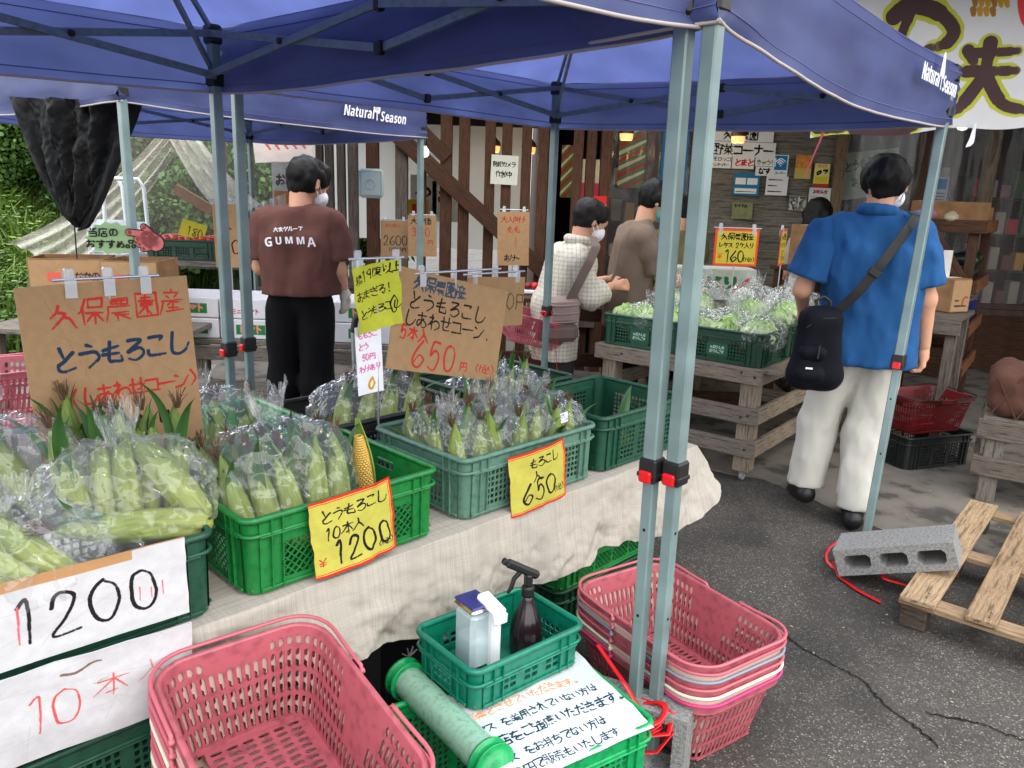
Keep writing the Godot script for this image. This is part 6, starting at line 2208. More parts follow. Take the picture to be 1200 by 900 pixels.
# ---------------------------------------------------------------- the timber shop
func crate_box(called: String, label: String, at: Vector3, yaw: float, s: Vector3, im: Image, m: Material, group := "", open := false) -> Node3D:
	var t := thing(called, label, "box", at, yaw, group)
	if open:
		var th := 0.006
		part("bottom", bxm(s.x, th, s.z), m, t, T(0, th / 2, 0))
		part("wall", bxm(s.x, s.y, th, 0.001), m, t, T(0, s.y / 2, s.z / 2 - th / 2))
		part("wall", bxm(s.x, s.y, th, 0.001), m, t, T(0, s.y / 2, -s.z / 2 + th / 2))
		part("wall", bxm(th, s.y, s.z - 2 * th, 0.001), m, t, T(s.x / 2 - th / 2, s.y / 2, 0))
		part("wall", bxm(th, s.y, s.z - 2 * th, 0.001), m, t, T(-s.x / 2 + th / 2, s.y / 2, 0))
	else:
		part("body", bxm(s.x, s.y, s.z, 0.004), m, t, T(0, s.y / 2, 0))
		part("tape", bxm(s.x * 1.002, 0.0012, 0.05), M.cream, t, T(0, s.y + 0.0003, 0))
	if im:
		part("print", sheet_mesh(s.x * 0.96, s.y * 0.92, 0.0008), printed(im, 0.8), t, T(0, s.y / 2, s.z / 2 + 0.0018))
	return t

func poster(label: String, at: Vector3, w: float, h: float, im: Image, roll := 0.0, yaw := 0.0) -> void:
	sign_at("wall_poster", label, "poster", im, at, w, h, yaw, 0, roll, 0.002, 0.002)

func pendant(label: String, at: Vector3, cord: float) -> void:
	var t := thing("pendant_lamp", label, "lamp", at, 0.0, "pendant lamps under the shop eaves")
	var b := MB.new()
	b.lathe([[0.012, 0.085], [0.022, 0.07], [0.06, 0.03], [0.066, 0.0], [0.062, 0.0], [0.055, 0.028], [0.018, 0.066]], 20)
	part("shade", b.mesh(), mat(Color(0.30, 0.17, 0.10), 0.5), t)
	var g := MB.new()
	g.lathe([[0.0, -0.055], [0.045, -0.053], [0.054, -0.04], [0.058, 0.0], [0.05, 0.02], [0.0, 0.022]], 18)
	var em := mat(Color(0.95, 0.86, 0.62), 0.5)
	em.emission_enabled = true
	em.emission = Color(1.0, 0.80, 0.45)
	em.emission_energy_multiplier = 1.0
	part("glowing_bowl", g.mesh(), em, t)
	var c := MB.new()
	c.tube(PackedVector3Array([Vector3(0, 0.08, 0), Vector3(0.004, cord, 0)]), 0.003, 6)
	part("cord", c.mesh(), M.black, t)
	var l := OmniLight3D.new()
	l.light_color = Color(1.0, 0.82, 0.55)
	l.light_energy = 0.05
	l.light_size = 0.05
	l.omni_range = 12.0
	l.omni_attenuation = 2.0
	l.shadow_enabled = true
	t.add_child(l)
	l.position = Vector3(0, -0.10, 0)

func bulb(label: String, at: Vector3, cord: float) -> void:
	var t := thing("light_bulb", label, "bulb", at)
	var g := MB.new()
	g.lathe([[0.0, -0.04], [0.02, -0.037], [0.034, -0.02], [0.036, 0.0], [0.028, 0.022], [0.015, 0.04], [0.013, 0.05], [0.0, 0.05]], 18)
	var em := mat(Color(1, 1, 1), 0.4)
	em.emission_enabled = true
	em.emission = Color(1.0, 0.98, 0.92)
	em.emission_energy_multiplier = 1.6
	part("glass", g.mesh(), em, t)
	var s := MB.new()
	s.lathe([[0.0, 0.045], [0.017, 0.045], [0.019, 0.06], [0.017, 0.10], [0.005, 0.12], [0.0, 0.12]], 14)
	s.tube(PackedVector3Array([Vector3(0, 0.11, 0), Vector3(0.01, cord, 0)]), 0.003, 6)
	part("socket", s.mesh(), M.black, t)
	var l := OmniLight3D.new()
	l.light_color = Color(1.0, 0.95, 0.88)
	l.light_energy = 0.05
	l.light_size = 0.035
	l.omni_range = 12.0
	l.omni_attenuation = 2.0
	l.shadow_enabled = true
	t.add_child(l)

func make_shop() -> void:
	var sid := [wood(Color(0.50, 0.48, 0.43), 0.8, 0.6), wood(Color(0.47, 0.455, 0.41), 0.8, 0.6), wood(Color(0.53, 0.505, 0.455), 0.8, 0.6)]
	var trim := wood(Color(0.52, 0.44, 0.34))
	var brown := wood(Color(0.345, 0.23, 0.16))
	var brown2 := wood(Color(0.30, 0.20, 0.14))
	var grey := wood(Color(0.42, 0.38, 0.345))
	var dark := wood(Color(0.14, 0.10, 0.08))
	M.brown = brown
	M.glass = mat(Color(0.85, 0.88, 0.88, 0.03), 0.06, 0.28)
	M.glass.transparency = BaseMaterial3D.TRANSPARENCY_ALPHA
	# building shell
	var s := thing("shop_building", "grey sided farm shop with timber framed windows behind the stall", "building", Vector3(3.2, 0, -7.5))
	for k in 16:
		var y := 0.08 + k * 0.152
		part("siding_board", bxm(1.30, 0.162, 0.02, 0.003), sid[k % 3], s, T(-0.92, y, 0.0 + 0.002 * (k % 2), 0, 3.0, 0))
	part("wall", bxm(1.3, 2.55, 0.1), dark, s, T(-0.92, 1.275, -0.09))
	for e in [[-1.575, 0.09], [-0.265, 0.10], [0.50, 0.085], [1.12, 0.10], [2.1, 0.1], [3.2, 0.1], [-2.0, 0.08], [-2.42, 0.09]]:
		board("window_post", Vector3(e[0], 0, 0.02), Vector3(e[0], 2.5, 0.02), 0.09, e[1], trim if e[0] > -1.0 and e[0] != 0.5 else brown, s, Vector3.RIGHT)
	for e in [[-0.21, 0.455], [0.545, 1.07], [1.17, 2.05], [2.15, 3.15], [-1.96, -1.62], [-2.38, -2.04]]:
		var w: float = e[1] - e[0]
		var x: float = (e[0] + e[1]) * 0.5
		var g := part("window", bxm(w, 0.05, 0.06, 0.004), brown2, s, T(x, 0.62, 0.01))
		part("pane", bxm(w, 1.60, 0.006), M.glass, g, T(0, 0.83, 0))
		part("head", bxm(w, 0.06, 0.06, 0.004), brown2, g, T(0, 1.66, 0))
		part("apron", bxm(w, 0.58, 0.05), brown2, g, T(0, -0.32, 0))
	# interior and roof
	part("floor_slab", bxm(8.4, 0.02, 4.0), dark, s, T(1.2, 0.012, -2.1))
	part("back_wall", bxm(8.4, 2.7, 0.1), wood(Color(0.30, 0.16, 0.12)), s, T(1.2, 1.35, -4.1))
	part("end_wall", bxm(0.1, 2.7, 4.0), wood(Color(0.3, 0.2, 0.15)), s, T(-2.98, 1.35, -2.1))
	part("end_wall", bxm(0.1, 2.7, 4.0), wood(Color(0.3, 0.2, 0.15)), s, T(5.4, 1.35, -2.1))
	part("porch_side_wall", bxm(0.08, 2.5, 2.6), wood(Color(0.3, 0.2, 0.15)), s, T(2.35, 1.25, 1.42))
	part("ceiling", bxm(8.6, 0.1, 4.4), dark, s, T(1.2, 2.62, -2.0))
	part("porch_roof", bxm(7.4, 0.06, 3.7), dark, s, T(1.75, 2.80, 1.95, 0, -1.5, 0))
	part("porch_beam", bxm(7.4, 0.14, 0.09), brown2, s, T(1.75, 2.65, 2.70))
	for e in [0.95, 3.0, 5.2]:
		board("porch_post", Vector3(e, 0, 2.70), Vector3(e, 2.58, 2.70), 0.1, 0.1, brown2, s)
	var rf := MB.new()
	rf.quad_out(Vector3(-3.2, 2.76, 0.0), Vector3(5.7, 2.76, 0.0), Vector3(5.7, 4.2, -2.0), Vector3(-3.2, 4.2, -2.0), Vector3(0, 1, 1))
	rf.quad_out(Vector3(-3.2, 2.76, -4.4), Vector3(5.7, 2.76, -4.4), Vector3(5.7, 4.2, -2.0), Vector3(-3.2, 4.2, -2.0), Vector3(0, 1, -1))
	part("roof", rf.mesh(), mat(Color(0.22, 0.22, 0.24), 0.7), s)
	for k in 9:
		board("rafter", Vector3(-1.8 + k * 0.9, 2.70, 3.4), Vector3(-1.8 + k * 0.9, 2.70, 0.1), 0.05, 0.09, dark, s)
	# goods on shelves seen through the panes
	var goods := [Color(0.62, 0.12, 0.10), Color(0.70, 0.5, 0.15), Color(0.55, 0.5, 0.45), Color(0.20, 0.30, 0.16), Color(0.35, 0.15, 0.12), Color(0.75, 0.70, 0.6), Color(0.45, 0.2, 0.25)]
	var gm := []
	for c in goods: gm.append(mat(c, 0.6))
	for col in 5:
		var sh := thing("store_shelf", ["brown store shelf of packets behind the left vinyl pane", "brown store shelf of packets behind the framed window", "brown store shelf of packets behind the window post", "brown store shelf of packets behind the far right window", "brown store shelf of packets at the right edge"][col], "shelf", Vector3([1.0, 3.3, 4.0, 4.9, 5.8][col], 0, -8.25), 0.0, "store shelves indoors")
		for lv in 4:
			part("shelf_board", bxm(0.72, 0.02, 0.3), brown2, sh, T(0, 0.55 + lv * 0.36, 0))
		for e in [-0.35, 0.35]:
			part("upright", bxm(0.03, 1.85, 0.3), brown2, sh, T(e, 0.92, 0))
		for lv in 4:
			for k in 5:
				var hh := rng.randf_range(0.12, 0.28)
				var pk := solo("goods_packet", "small packet on a shelf inside the shop window", "packet", bxm(0.10, hh, 0.12, 0.006), gm[rng.randi() % gm.size()], Transform3D(Basis.IDENTITY, sh.position + Vector3(-0.27 + k * 0.135, 0.56 + lv * 0.36 + hh / 2, 0.05)), "packets on the store shelves")
	# clear vinyl curtain strips hanging before the windows
	var vm := mat(Color(0.9, 0.92, 0.92, 0.025), 0.08, 0.26)
	vm.transparency = BaseMaterial3D.TRANSPARENCY_ALPHA
	for k in 9:
		var b := MB.new()
		var rows := []
		var w := 0.42
		for i in 13:
			var row := PackedVector3Array()
			for j in 22:
				var u := j / 21.0
				var tt := i / 12.0
				row.append(Vector3((u - 0.5) * w, 2.45 - tt * 1.9, 0.016 * sin(u * 13.0 + k * 1.7 + tt * 1.5) + 0.02 * noise.get_noise_2d(u * 60.0 + k * 70.0, tt * 40.0)))
			rows.append(row)
		b.grid(rows)
		var x: float = 0.95 + k * 0.2 if k < 3 else 3.2 + (k - 3) * 0.40
		solo("vinyl_curtain", "clear vinyl curtain hanging before the %s window, %s from the left" % ["left" if k < 3 else "right", ORD[k if k < 3 else k - 3]], "curtain", b.mesh(), vm, T(x, 0, -7.36), "clear vinyl curtains")
	# wall notices
	var ink := Color(0.08, 0.08, 0.09)
	var y1 := blank(600, 120, Color(0.86, 0.86, 0.84), 0.006)
	write(y1, "久保農園", 90, 18, 84, ink, 8.0, 1.05, 0.0, 0.01)
	poster("white board reading the farm name in black, topmost on the siding", Vector3(2.03, 2.10, -7.45), 0.54, 0.11, y1)
	var y2 := blank(600, 130, Color(0.87, 0.87, 0.85), 0.006)
	write(y2, "野菜コーナー", 30, 22, 90, ink, 8.0, 1.02, 0.0, 0.01)
	poster("white board reading vegetable corner in bold black letters", Vector3(2.03, 1.975, -7.446), 0.60, 0.13, y2)
	var y3 := blank(200, 130, Color(0.88, 0.88, 0.86), 0.006)
	write(y3, "モロッコ", 20, 12, 44, ink, 3.0)
	write(y3, "ペンタッキー", 14, 78, 32, ink, 2.4, 0.85)
	poster("small white card with two black lines, left below the big board", Vector3(1.84, 1.86, -7.446), 0.19, 0.11, y3)
	var y4 := blank(200, 120, Color(0.88, 0.87, 0.86), 0.006)
	write(y4, "とまと", 20, 28, 62, Color(0.75, 0.10, 0.14), 6.0, 0.95)
	poster("white card with red tomato lettering below the big board", Vector3(2.045, 1.86, -7.446), 0.20, 0.11, y4)
	var y5 := blank(200, 80, Color(0.88, 0.88, 0.86), 0.006)
	write(y5, "きゅうり", 16, 20, 46, Color(0.15, 0.30, 0.18), 3.4, 0.95)
	poster("white card with green cucumber lettering below the big board", Vector3(2.25, 1.872, -7.446), 0.19, 0.075, y5)
	var y6 := blank(180, 90, Color(0.88, 0.88, 0.86), 0.006)
	write(y6, "なす", 30, 14, 62, ink, 6.0, 1.0)
	poster("white card with black eggplant lettering, lowest of its cluster", Vector3(2.245, 1.79, -7.444), 0.16, 0.08, y6)
	var y7 := blank(128, 192, Color(0.86, 0.88, 0.9), 0.006)
	y7.fill_rect(Rect2i(10, 8, 108, 128), Color(0.12, 0.45, 0.66))
	for k in 3:
		stroke(y7, [Vector2(64 - 14 * (k + 1), 84 - 12 * k), Vector2(64, 70 - 18 * k), Vector2(64 + 14 * (k + 1), 84 - 12 * k)], 5.0, Color(0.95, 0.97, 1.0))
	stroke(y7, [Vector2(63, 96), Vector2(65, 96)], 7.0, Color(0.95, 0.97, 1.0))
	write(y7, "コーナー", 18, 150, 24, ink, 2.0)
	poster("blue wireless network poster with white arcs", Vector3(2.39, 1.845, -7.446), 0.135, 0.19, y7)
	var y8 := blank(160, 150, Color(0.86, 0.86, 0.86), 0.006)
	for k in 3: stroke(y8, [Vector2(18, 28 + k * 46), Vector2(120 - 40 * (k % 2), 28 + k * 46)], 4.0, ink)
	poster("white memo with three black lines below the wireless poster", Vector3(2.375, 1.665, -7.446), 0.20, 0.17, y8)
	var y9 := blank(200, 190, Color(0.14, 0.45, 0.60), 0.01)
	y9.fill_rect(Rect2i(14, 42, 80, 56), Color(0.88, 0.88, 0.86))
	y9.fill_rect(Rect2i(104, 42, 80, 56), Color(0.88, 0.88, 0.86))
	y9.fill_rect(Rect2i(14, 130, 168, 44), Color(0.88, 0.88, 0.86))
	stroke(y9, [Vector2(24, 160), Vector2(90, 158), Vector2(176, 160)], 3.0, ink)
	poster("blue board with white cards below the produce names", Vector3(2.095, 1.67, -7.447), 0.24, 0.20, y9)
	var ya := blank(128, 180, Color(0.80, 0.52, 0.25), 0.06)
	ya.fill_rect(Rect2i(0, 100, 128, 80), Color(0.74, 0.68, 0.35))
	poster("orange and olive leaflet on the siding", Vector3(2.60, 1.84, -7.446), 0.15, 0.21, ya)
	var yb := blank(128, 180, Color(0.86, 0.80, 0.50), 0.02)
	yb.fill_rect(Rect2i(10, 98, 108, 50), Color(0.80, 0.76, 0.2))
	yb.fill_rect(Rect2i(0, 152, 128, 28), Color(0.7, 0.22, 0.15))
	write(yb, "カメラ", 26, 8, 26, Color(0.75, 0.45, 0.1), 2.0)
	stroke(yb, [Vector2(24, 72), Vector2(50, 56), Vector2(54, 70), Vector2(30, 84), Vector2(24, 72)], 7.0, ink)
	stroke(yb, [Vector2(76, 52), Vector2(108, 50), Vector2(90, 74)], 7.0, ink)
	poster("yellow and red camera notice right of the orange leaflet", Vector3(2.775, 1.77, -7.446), 0.14, 0.21, yb)
	var yc := blank(160, 130, Color(0.55, 0.55, 0.52), 0.15)
	for k in 14: stroke(yc, [Vector2(rng.randf() * 160, rng.randf() * 130), Vector2(rng.randf() * 160, rng.randf() * 130)], 6.0, [Color(0.15, 0.15, 0.15), Color(0.8, 0.8, 0.78), Color(0.4, 0.4, 0.38)][k % 3])
	poster("grey mottled photograph pinned low on the siding", Vector3(2.585, 1.515, -7.446), 0.16, 0.13, yc)
	var yd := blank(160, 130, Color(0.50, 0.52, 0.36), 0.04)
	write(yd, "おすすめ", 16, 14, 26, ink, 2.0)
	poster("olive leaflet low on the siding at the left", Vector3(2.08, 1.43, -7.446), 0.19, 0.15, yd)
	var ye := blank(160, 260, Color(0.80, 0.80, 0.78), 0.02)
	write(ye, "お知らせ", 30, 16, 26, Color(0.6, 0.12, 0.12), 3.0)
	for k in 7: stroke(ye, [Vector2(18, 66 + k * 24), Vector2(140, 66 + k * 24)], 1.5, Color(0.3, 0.3, 0.3))
	poster("white notice with a red heading behind the long dark hair", Vector3(2.78, 1.50, -7.446), 0.20, 0.32, ye)
	var yf := blank(320, 200, Color(0.42, 0.47, 0.40), 0.03)
	for k in 2: write(yf, ["とうもろこし", "あります"][k], 30 + 40 * k, 40 + k * 70, 40, Color(0.20, 0.24, 0.20), 4.0, 1.0, -0.1)
	poster("faded green paper banner taped inside the framed window", Vector3(3.24, 1.80, -7.53), 0.55, 0.42, yf, 8.0)
	var yg := blank(96, 160, Color(0.62, 0.66, 0.72), 0.02)
	yg.fill_rect(Rect2i(10, 8, 76, 56), Color(0.35, 0.48, 0.66))
	for k in 4: stroke(yg, [Vector2(12, 86 + k * 18), Vector2(84, 86 + k * 18)], 2.0, Color(0.3, 0.3, 0.35))
	poster("blue and grey notice behind the vinyl, right of the leaning leg", Vector3(3.86, 1.66, -7.42), 0.15, 0.26, yg)
	# striped bunting behind the left panes
	var bu := blank(128, 256, Color(0.30, 0.42, 0.26), 0.03)
	for k in 9: stroke(bu, [Vector2(0, k * 34), Vector2(128, k * 34 - 60)], 8.0, Color(0.62, 0.16, 0.14) if k % 2 == 0 else Color(0.75, 0.72, 0.62))
	poster("red and green striped banner behind the taupe shirted shopper", Vector3(1.02, 1.85, -7.40), 0.24, 0.5, bu)
	poster("red and green striped banner between the timber posts", Vector3(0.42, 1.72, -7.2), 0.10, 0.45, bu)
	var pinkp := blank(96, 128, Color(0.80, 0.82, 0.74), 0.03)
	pinkp.fill_rect(Rect2i(0, 76, 96, 52), Color(0.80, 0.25, 0.38))
	poster("pale poster with a pink foot between the timber posts", Vector3(0.64, 1.66, -7.2), 0.30, 0.34, pinkp)
	var bl := blank(64, 256, Color(0.10, 0.36, 0.52), 0.02)
	bl.fill_rect(Rect2i(10, 160, 40, 80), Color(0.85, 0.87, 0.88))
	poster("tall blue banner glimpsed between the paired tent legs", Vector3(1.33, 1.86, -7.0), 0.22, 0.62, bl)
	var rs := blank(64, 90, Color(0.75, 0.68, 0.2), 0.02)
	rs.fill_rect(Rect2i(0, 0, 64, 40), Color(0.75, 0.14, 0.12))
	poster("red and yellow card on the produce table, left of the taupe shirt", Vector3(0.62, 1.44, -6.1), 0.10, 0.15, rs)
	# big torn banner at the eaves
	var bi := blank(1100, 720, Color(0.80, 0.80, 0.81), 0.004)
	var ol := Color(0.68, 0.70, 0.22)
	var pp := Color(0.26, 0.17, 0.18)
	for e in [0, 1]:
		var r: float = 48.0 if e == 0 else 30.0
		var c: Color = ol if e == 0 else pp
		# sweeping hook, then the foot of a large brush character
		for q in [[1.0, 280, 260, 330, 215, 430, 235, 500, 300, 485, 350, 420, 370], [0.7, 340, 230, 320, 330], [0.7, 565, 395, 740, 378], [0.8, 565, 462, 745, 452], [0.9, 640, 345, 636, 480], [0.8, 560, 375, 590, 425], [0.85, 632, 480, 575, 585, 545, 612], [0.85, 646, 485, 715, 575, 800, 605], [0.8, 190, 655, 330, 668, 420, 650], [0.8, 60, 640, 150, 655], [0.9, 250, 460, 300, 520, 380, 540]]:
			var pl := []
			for w in range(1, q.size(), 2): pl.append(Vector2(q[w] - 40, q[w + 1] + 45))
			stroke(bi, pl, r * q[0] * 0.92, c)
	for k in 22:
		var px := 520 + (k % 6) * 22
		stroke(bi, [Vector2(px, 170 + (k / 6) * 34), Vector2(px + 6, 194 + (k / 6) * 34)], 10.0, Color(0.72, 0.55, 0.16) if k % 3 else Color(0.60, 0.42, 0.14))
	stroke(bi, [Vector2(660, 120), Vector2(690, 280), Vector2(740, 380), Vector2(760, 480)], 12.0, Color(0.82, 0.22, 0.24))
	stroke(bi, [Vector2(715, 150), Vector2(740, 270), Vector2(790, 300)], 10.0, Color(0.82, 0.22, 0.24))
	var bn := MB.new()
	var rows2 := []
	for i in 25:
		var row := PackedVector3Array()
		for j in 41:
			var u := j / 40.0
			var tt := i / 24.0
			var bottom := 1.868 + 0.15 * u + 0.012 * sin(u * 17.0)
			row.append(Vector3(1.63 + u * 1.7, lerpf(2.95, bottom, tt), -4.62 + 0.02 * noise.get_noise_2d(u * 90.0, tt * 60.0)))
		rows2.append(row)
	bn.grid(rows2)
	var bmat := printed(bi, 0.6)
	bmat.backlight_enabled = true
	bmat.backlight = Color(0.3, 0.3, 0.3)
	solo("shop_banner", "large white banner with brown brush letters edged in yellow-green", "banner", bn.mesh(), bmat)
	for e in [[2.53, 1.965, 0.012, 0.12]]:
		var tb := MB.new()
		tb.grid([PackedVector3Array([Vector3(e[0], e[1] + 0.01, -4.60), Vector3(e[0] + e[2] * 0.5, e[1] + 0.01, -4.59), Vector3(e[0] + e[2], e[1] + 0.01, -4.60)]), PackedVector3Array([Vector3(e[0] - 0.02, e[1] - e[3] * 0.6, -4.59), Vector3(e[0] + e[2] * 0.3, e[1] - e[3] * 0.6, -4.58), Vector3(e[0] + e[2] * 0.8, e[1] - e[3] * 0.5, -4.59)]), PackedVector3Array([Vector3(e[0] - 0.04, e[1] - e[3], -4.58), Vector3(e[0] - 0.02, e[1] - e[3] * 0.95, -4.57), Vector3(e[0] + e[2] * 0.2, e[1] - e[3] * 0.8, -4.58)])])
		solo("torn_strip", "torn white strip hanging from the lower edge of the banner", "strip", tb.mesh(), M.white_print, Transform3D.IDENTITY, "torn strips of the banner")
	var rb := MB.new()
	rb.grid([PackedVector3Array([Vector3(1.70, 1.90, -4.59), Vector3(1.68, 1.90, -4.58), Vector3(1.675, 1.87, -4.58)]), PackedVector3Array([Vector3(1.66, 1.79, -4.58), Vector3(1.65, 1.78, -4.57), Vector3(1.645, 1.77, -4.58)]), PackedVector3Array([Vector3(1.615, 1.66, -4.57), Vector3(1.605, 1.655, -4.57), Vector3(1.60, 1.65, -4.57)])])
	solo("red_pennant", "thin red and white ribbon hanging at the left end of the banner", "ribbon", rb.mesh(), mat(Color(0.62, 0.26, 0.30), 0.7))
	# lamps
	pendant("glowing pendant lamp just above the taupe shirted shopper", Vector3(0.885, 2.03, -6.85), 0.6)
	pendant("glowing pendant lamp between timber posts, right of the white notice", Vector3(0.075, 1.90, -6.95), 0.6)
	pendant("glowing pendant lamp between timber posts, above the white notice", Vector3(-0.23, 1.90, -6.95), 0.6)
	pendant("glowing pendant lamp in front of the farm name board", Vector3(1.82, 2.04, -6.85), 0.6)
	bulb("white bulb at the leaning tent corner below the banner", Vector3(2.60, 2.0, -4.85), 0.4)
	bulb("white bulb hanging left of the rear tent pole", Vector3(-0.74, 1.80, -6.3), 0.5)
	bulb("white bulb hanging at the left under the rear tent", Vector3(-3.63, 1.77, -7.15), 0.45)

	# ------------------------------------------------ timber screen with braces and a translucent tarp behind
	var sc := thing("timber_screen", "row of square timber posts with a diagonal brace before the white tarp", "screen", Vector3(-0.4, 0, -6.8))
	var px := [[-1.68, 0.05, 1], [-1.60, 0.06, 1], [-1.50, 0.06, 1], [-1.40, 0.075, 1], [-1.235, 0.10, 0], [-0.99, 0.10, 1], [-0.82, 0.07, 0], [-0.615, 0.095, 0], [-0.465, 0.09, 0], [-0.25, 0.085, 0], [-0.11, 0.085, 0], [0.055, 0.085, 0], [0.195, 0.085, 0], [0.485, 0.08, 0], [0.595, 0.08, 0], [0.72, 0.09, 0]]
	for e in px:
		board("post", Vector3(e[0] + 0.4, 0, rng.randf_range(-0.04, 0.04)), Vector3(e[0] + 0.4, 2.5, 0), 0.09, e[1], [brown, grey][e[2]], sc, Vector3.RIGHT)
	board("brace", Vector3(-0.85, 2.15, 0.10), Vector3(0.70, 0.82, 0.10), 0.05, 0.13, dark if false else brown2, sc)
	board("brace", Vector3(-0.60, 2.15, 0.05), Vector3(-0.20, 1.78, 0.05), 0.05, 0.12, brown2, sc)
	board("beam", Vector3(-1.4, 2.33, 0.0), Vector3(1.3, 2.33, 0.0), 0.10, 0.14, dark, sc)
	board("beam", Vector3(-1.4, 2.12, -0.35), Vector3(1.1, 2.12, -0.35), 0.06, 0.09, dark, sc)
	board("beam", Vector3(-1.4, 2.22, -0.7), Vector3(1.1, 2.22, -0.7), 0.06, 0.09, dark, sc)
	for k in 5:
		part("roof_sheet", bxm(0.56, 0.02, 2.6), dark, sc, T(-1.15 + k * 0.57, 2.46, -0.7, 0, -3.0, 0))
	board("rail", Vector3(-1.3, 0.72, 0.06), Vector3(1.1, 0.72, 0.06), 0.03, 0.10, grey, sc)
	board("rail", Vector3(-1.3, 0.45, 0.06), Vector3(1.1, 0.45, 0.06), 0.03, 0.10, grey, sc)
	var tarp := mat(Color(0.86, 0.87, 0.86), 0.6, 0.4)
	tarp.backlight_enabled = true
	tarp.backlight = Color(0.9, 0.9, 0.88)
	for e in [[-1.95, -0.95, 1.05], [-0.95, 0.02, 0.98]]:
		var tb := MB.new()
		var rows := []
		for i in 17:
			var row := PackedVector3Array()
			for j in 25:
				var u := j / 24.0
				var tt := i / 16.0
				row.append(Vector3(lerpf(e[0], e[1], u), lerpf(2.12, e[2], tt), -7.6 + 0.03 * noise.get_noise_2d(u * 60.0 + tt * 40.0, tt * 30.0 + e[0] * 50.0)))
			rows.append(row)
		tb.grid(rows)
		solo("white_tarp", "white translucent tarp behind the %s timber posts" % ("left" if e[0] < -1.5 else "middle"), "tarp", tb.mesh(), tarp)
	var cs := blank(180, 190, Color(0.80, 0.80, 0.74), 0.01)
	write(cs, "防犯カメラ", 12, 44, 32, ink, 2.6, 0.95)
	write(cs, "作動中", 32, 104, 38, ink, 3.0, 0.95)
	sign_at("white_notice", "white security camera notice on the timber posts", "sign", cs, Vector3(-0.125, 1.70, -6.72), 0.225, 0.235, 0, 0, -1.5, 0.006)
	for e in [["わ", -0.82, 1.47], ["ほ", -0.62, 1.42]]:
		var wi := blank(128, 200, Color(0.66, 0.66, 0.64), 0.02)
		write(wi, "わ" if e[0] == "わ" else "お", 30, 40, 66, ink, 7.0)
		sign_at("grey_board", "grey board with one bold black letter, %s of the rear pole" % ("left" if e[0] == "わ" else "right"), "sign", wi, Vector3(e[1] - 0.05, e[2], -7.35), 0.24, 0.36, 0, 0, 0, 0.006)
	var yel := blank(128, 80, Color(0.62, 0.50, 0.12), 0.02)
	yel.fill_rect(Rect2i(40, 20, 60, 40), Color(0.6, 0.15, 0.1))
	sign_at("small_poster", "dark yellow and red strip behind the hanging tub", "poster", yel, Vector3(-0.93, 1.35, -7.32), 0.22, 0.16, 0, 0, 0, 0.003)
	# hanging clear tub
	var tb2 := thing("plastic_tub", "cloudy square food tub hanging on a string before the posts", "tub", Vector3(-1.138, 1.44, -6.2))
	var cm := mat(Color(0.74, 0.80, 0.80), 0.3, 0.6)
	cm.backlight_enabled = true
	cm.backlight = Color(0.8, 0.85, 0.8)
	part("body", bxm(0.19, 0.22, 0.055, 0.022), cm, tb2, T(0, 0.11, 0))
	var lid := MB.new()
	lid.tube(PackedVector3Array([Vector3(-0.085, 0.02, 0.026), Vector3(0.085, 0.02, 0.026), Vector3(0.085, 0.20, 0.026), Vector3(-0.085, 0.20, 0.026)]), 0.006, 6, true)
	var circ := PackedVector3Array()
	for k in 24: circ.append(Vector3(cos(TAU * k / 24.0) * 0.036, 0.105 + sin(TAU * k / 24.0) * 0.036, 0.028))
	lid.tube(circ, 0.006, 6, true)
	part("lid_ridge", lid.mesh(), cm, tb2)
	var stg := MB.new()
	stg.tube(PackedVector3Array([Vector3(0.03, 0.21, 0), Vector3(0.06, 0.75, 0)]), 0.0015, 5)
	part("string", stg.mesh(), M.black, tb2)
	# cardboard signs before the posts
	var rd := Color(0.66, 0.20, 0.16)
	var k1 := cardboard_image(220, 300, 21)
	write(k1, "わけあり", 40, 24, 30, rd, 1.6)
	write(k1, "2600", 20, 120, 74, ink, 3.0, 0.92)
	write(k1, "(税込)円", 60, 212, 32, ink, 2.0)
	sign_at("cardboard_sign", "cardboard sign with the number 2600 before the grey posts", "sign", k1, Vector3(-0.96, 1.13, -6.2), 0.215, 0.29, 0, 0, 0.5, 0.006)
	clip_stand(Vector3(-0.96, 0.66, -6.215), 0.62, 0, 0.2, 2, "wire stand of the 2600 sign")
	var k2 := cardboard_image(220, 320, 22)
	write(k2, "大特価", 20, 20, 52, ink, 3.2)
	write(k2, "3", 26, 100, 62, rd, 3.6)
	write(k2, "0", 130, 100, 62, rd, 3.0)
	write(k2, "円", 150, 190, 40, rd, 2.2)
	sign_at("cardboard_sign", "cardboard sign with a red 3, cut by the rear tent pole", "sign", k2, Vector3(-0.73, 1.17, -6.1), 0.22, 0.31, 0, 0, 1.0, 0.006)
	clip_stand(Vector3(-0.73, 0.66, -6.115), 0.67, 0, 0.2, 2, "wire stand of the red 3 sign")
	var k3 := cardboard_image(240, 400, 23)
	write(k3, "大人向け", 26, 34, 48, rd, 3.2, 0.95)
	write(k3, "もも", 70, 104, 52, rd, 3.2)
	stroke(k3, [Vector2(140, 190), Vector2(140, 270)], 2.2, rd)
	write(k3, "あけ~", 50, 320, 46, ink, 3.6)
	sign_at("cardboard_sign", "tall cardboard sign with red writing right of the brace", "sign", k3, Vector3(-0.03, 1.17, -6.15), 0.245, 0.41, 0, 0, 1.5, 0.006)
	clip_stand(Vector3(-0.03, 0.66, -6.165), 0.73, 0, 0.22, 2, "wire stand of the tall red lettered sign")
	# produce table for the shoppers
	var dt := thing("display_table", "brown plank produce table in front of the shoppers", "table", Vector3(0.95, 0, -5.75), 0.0)
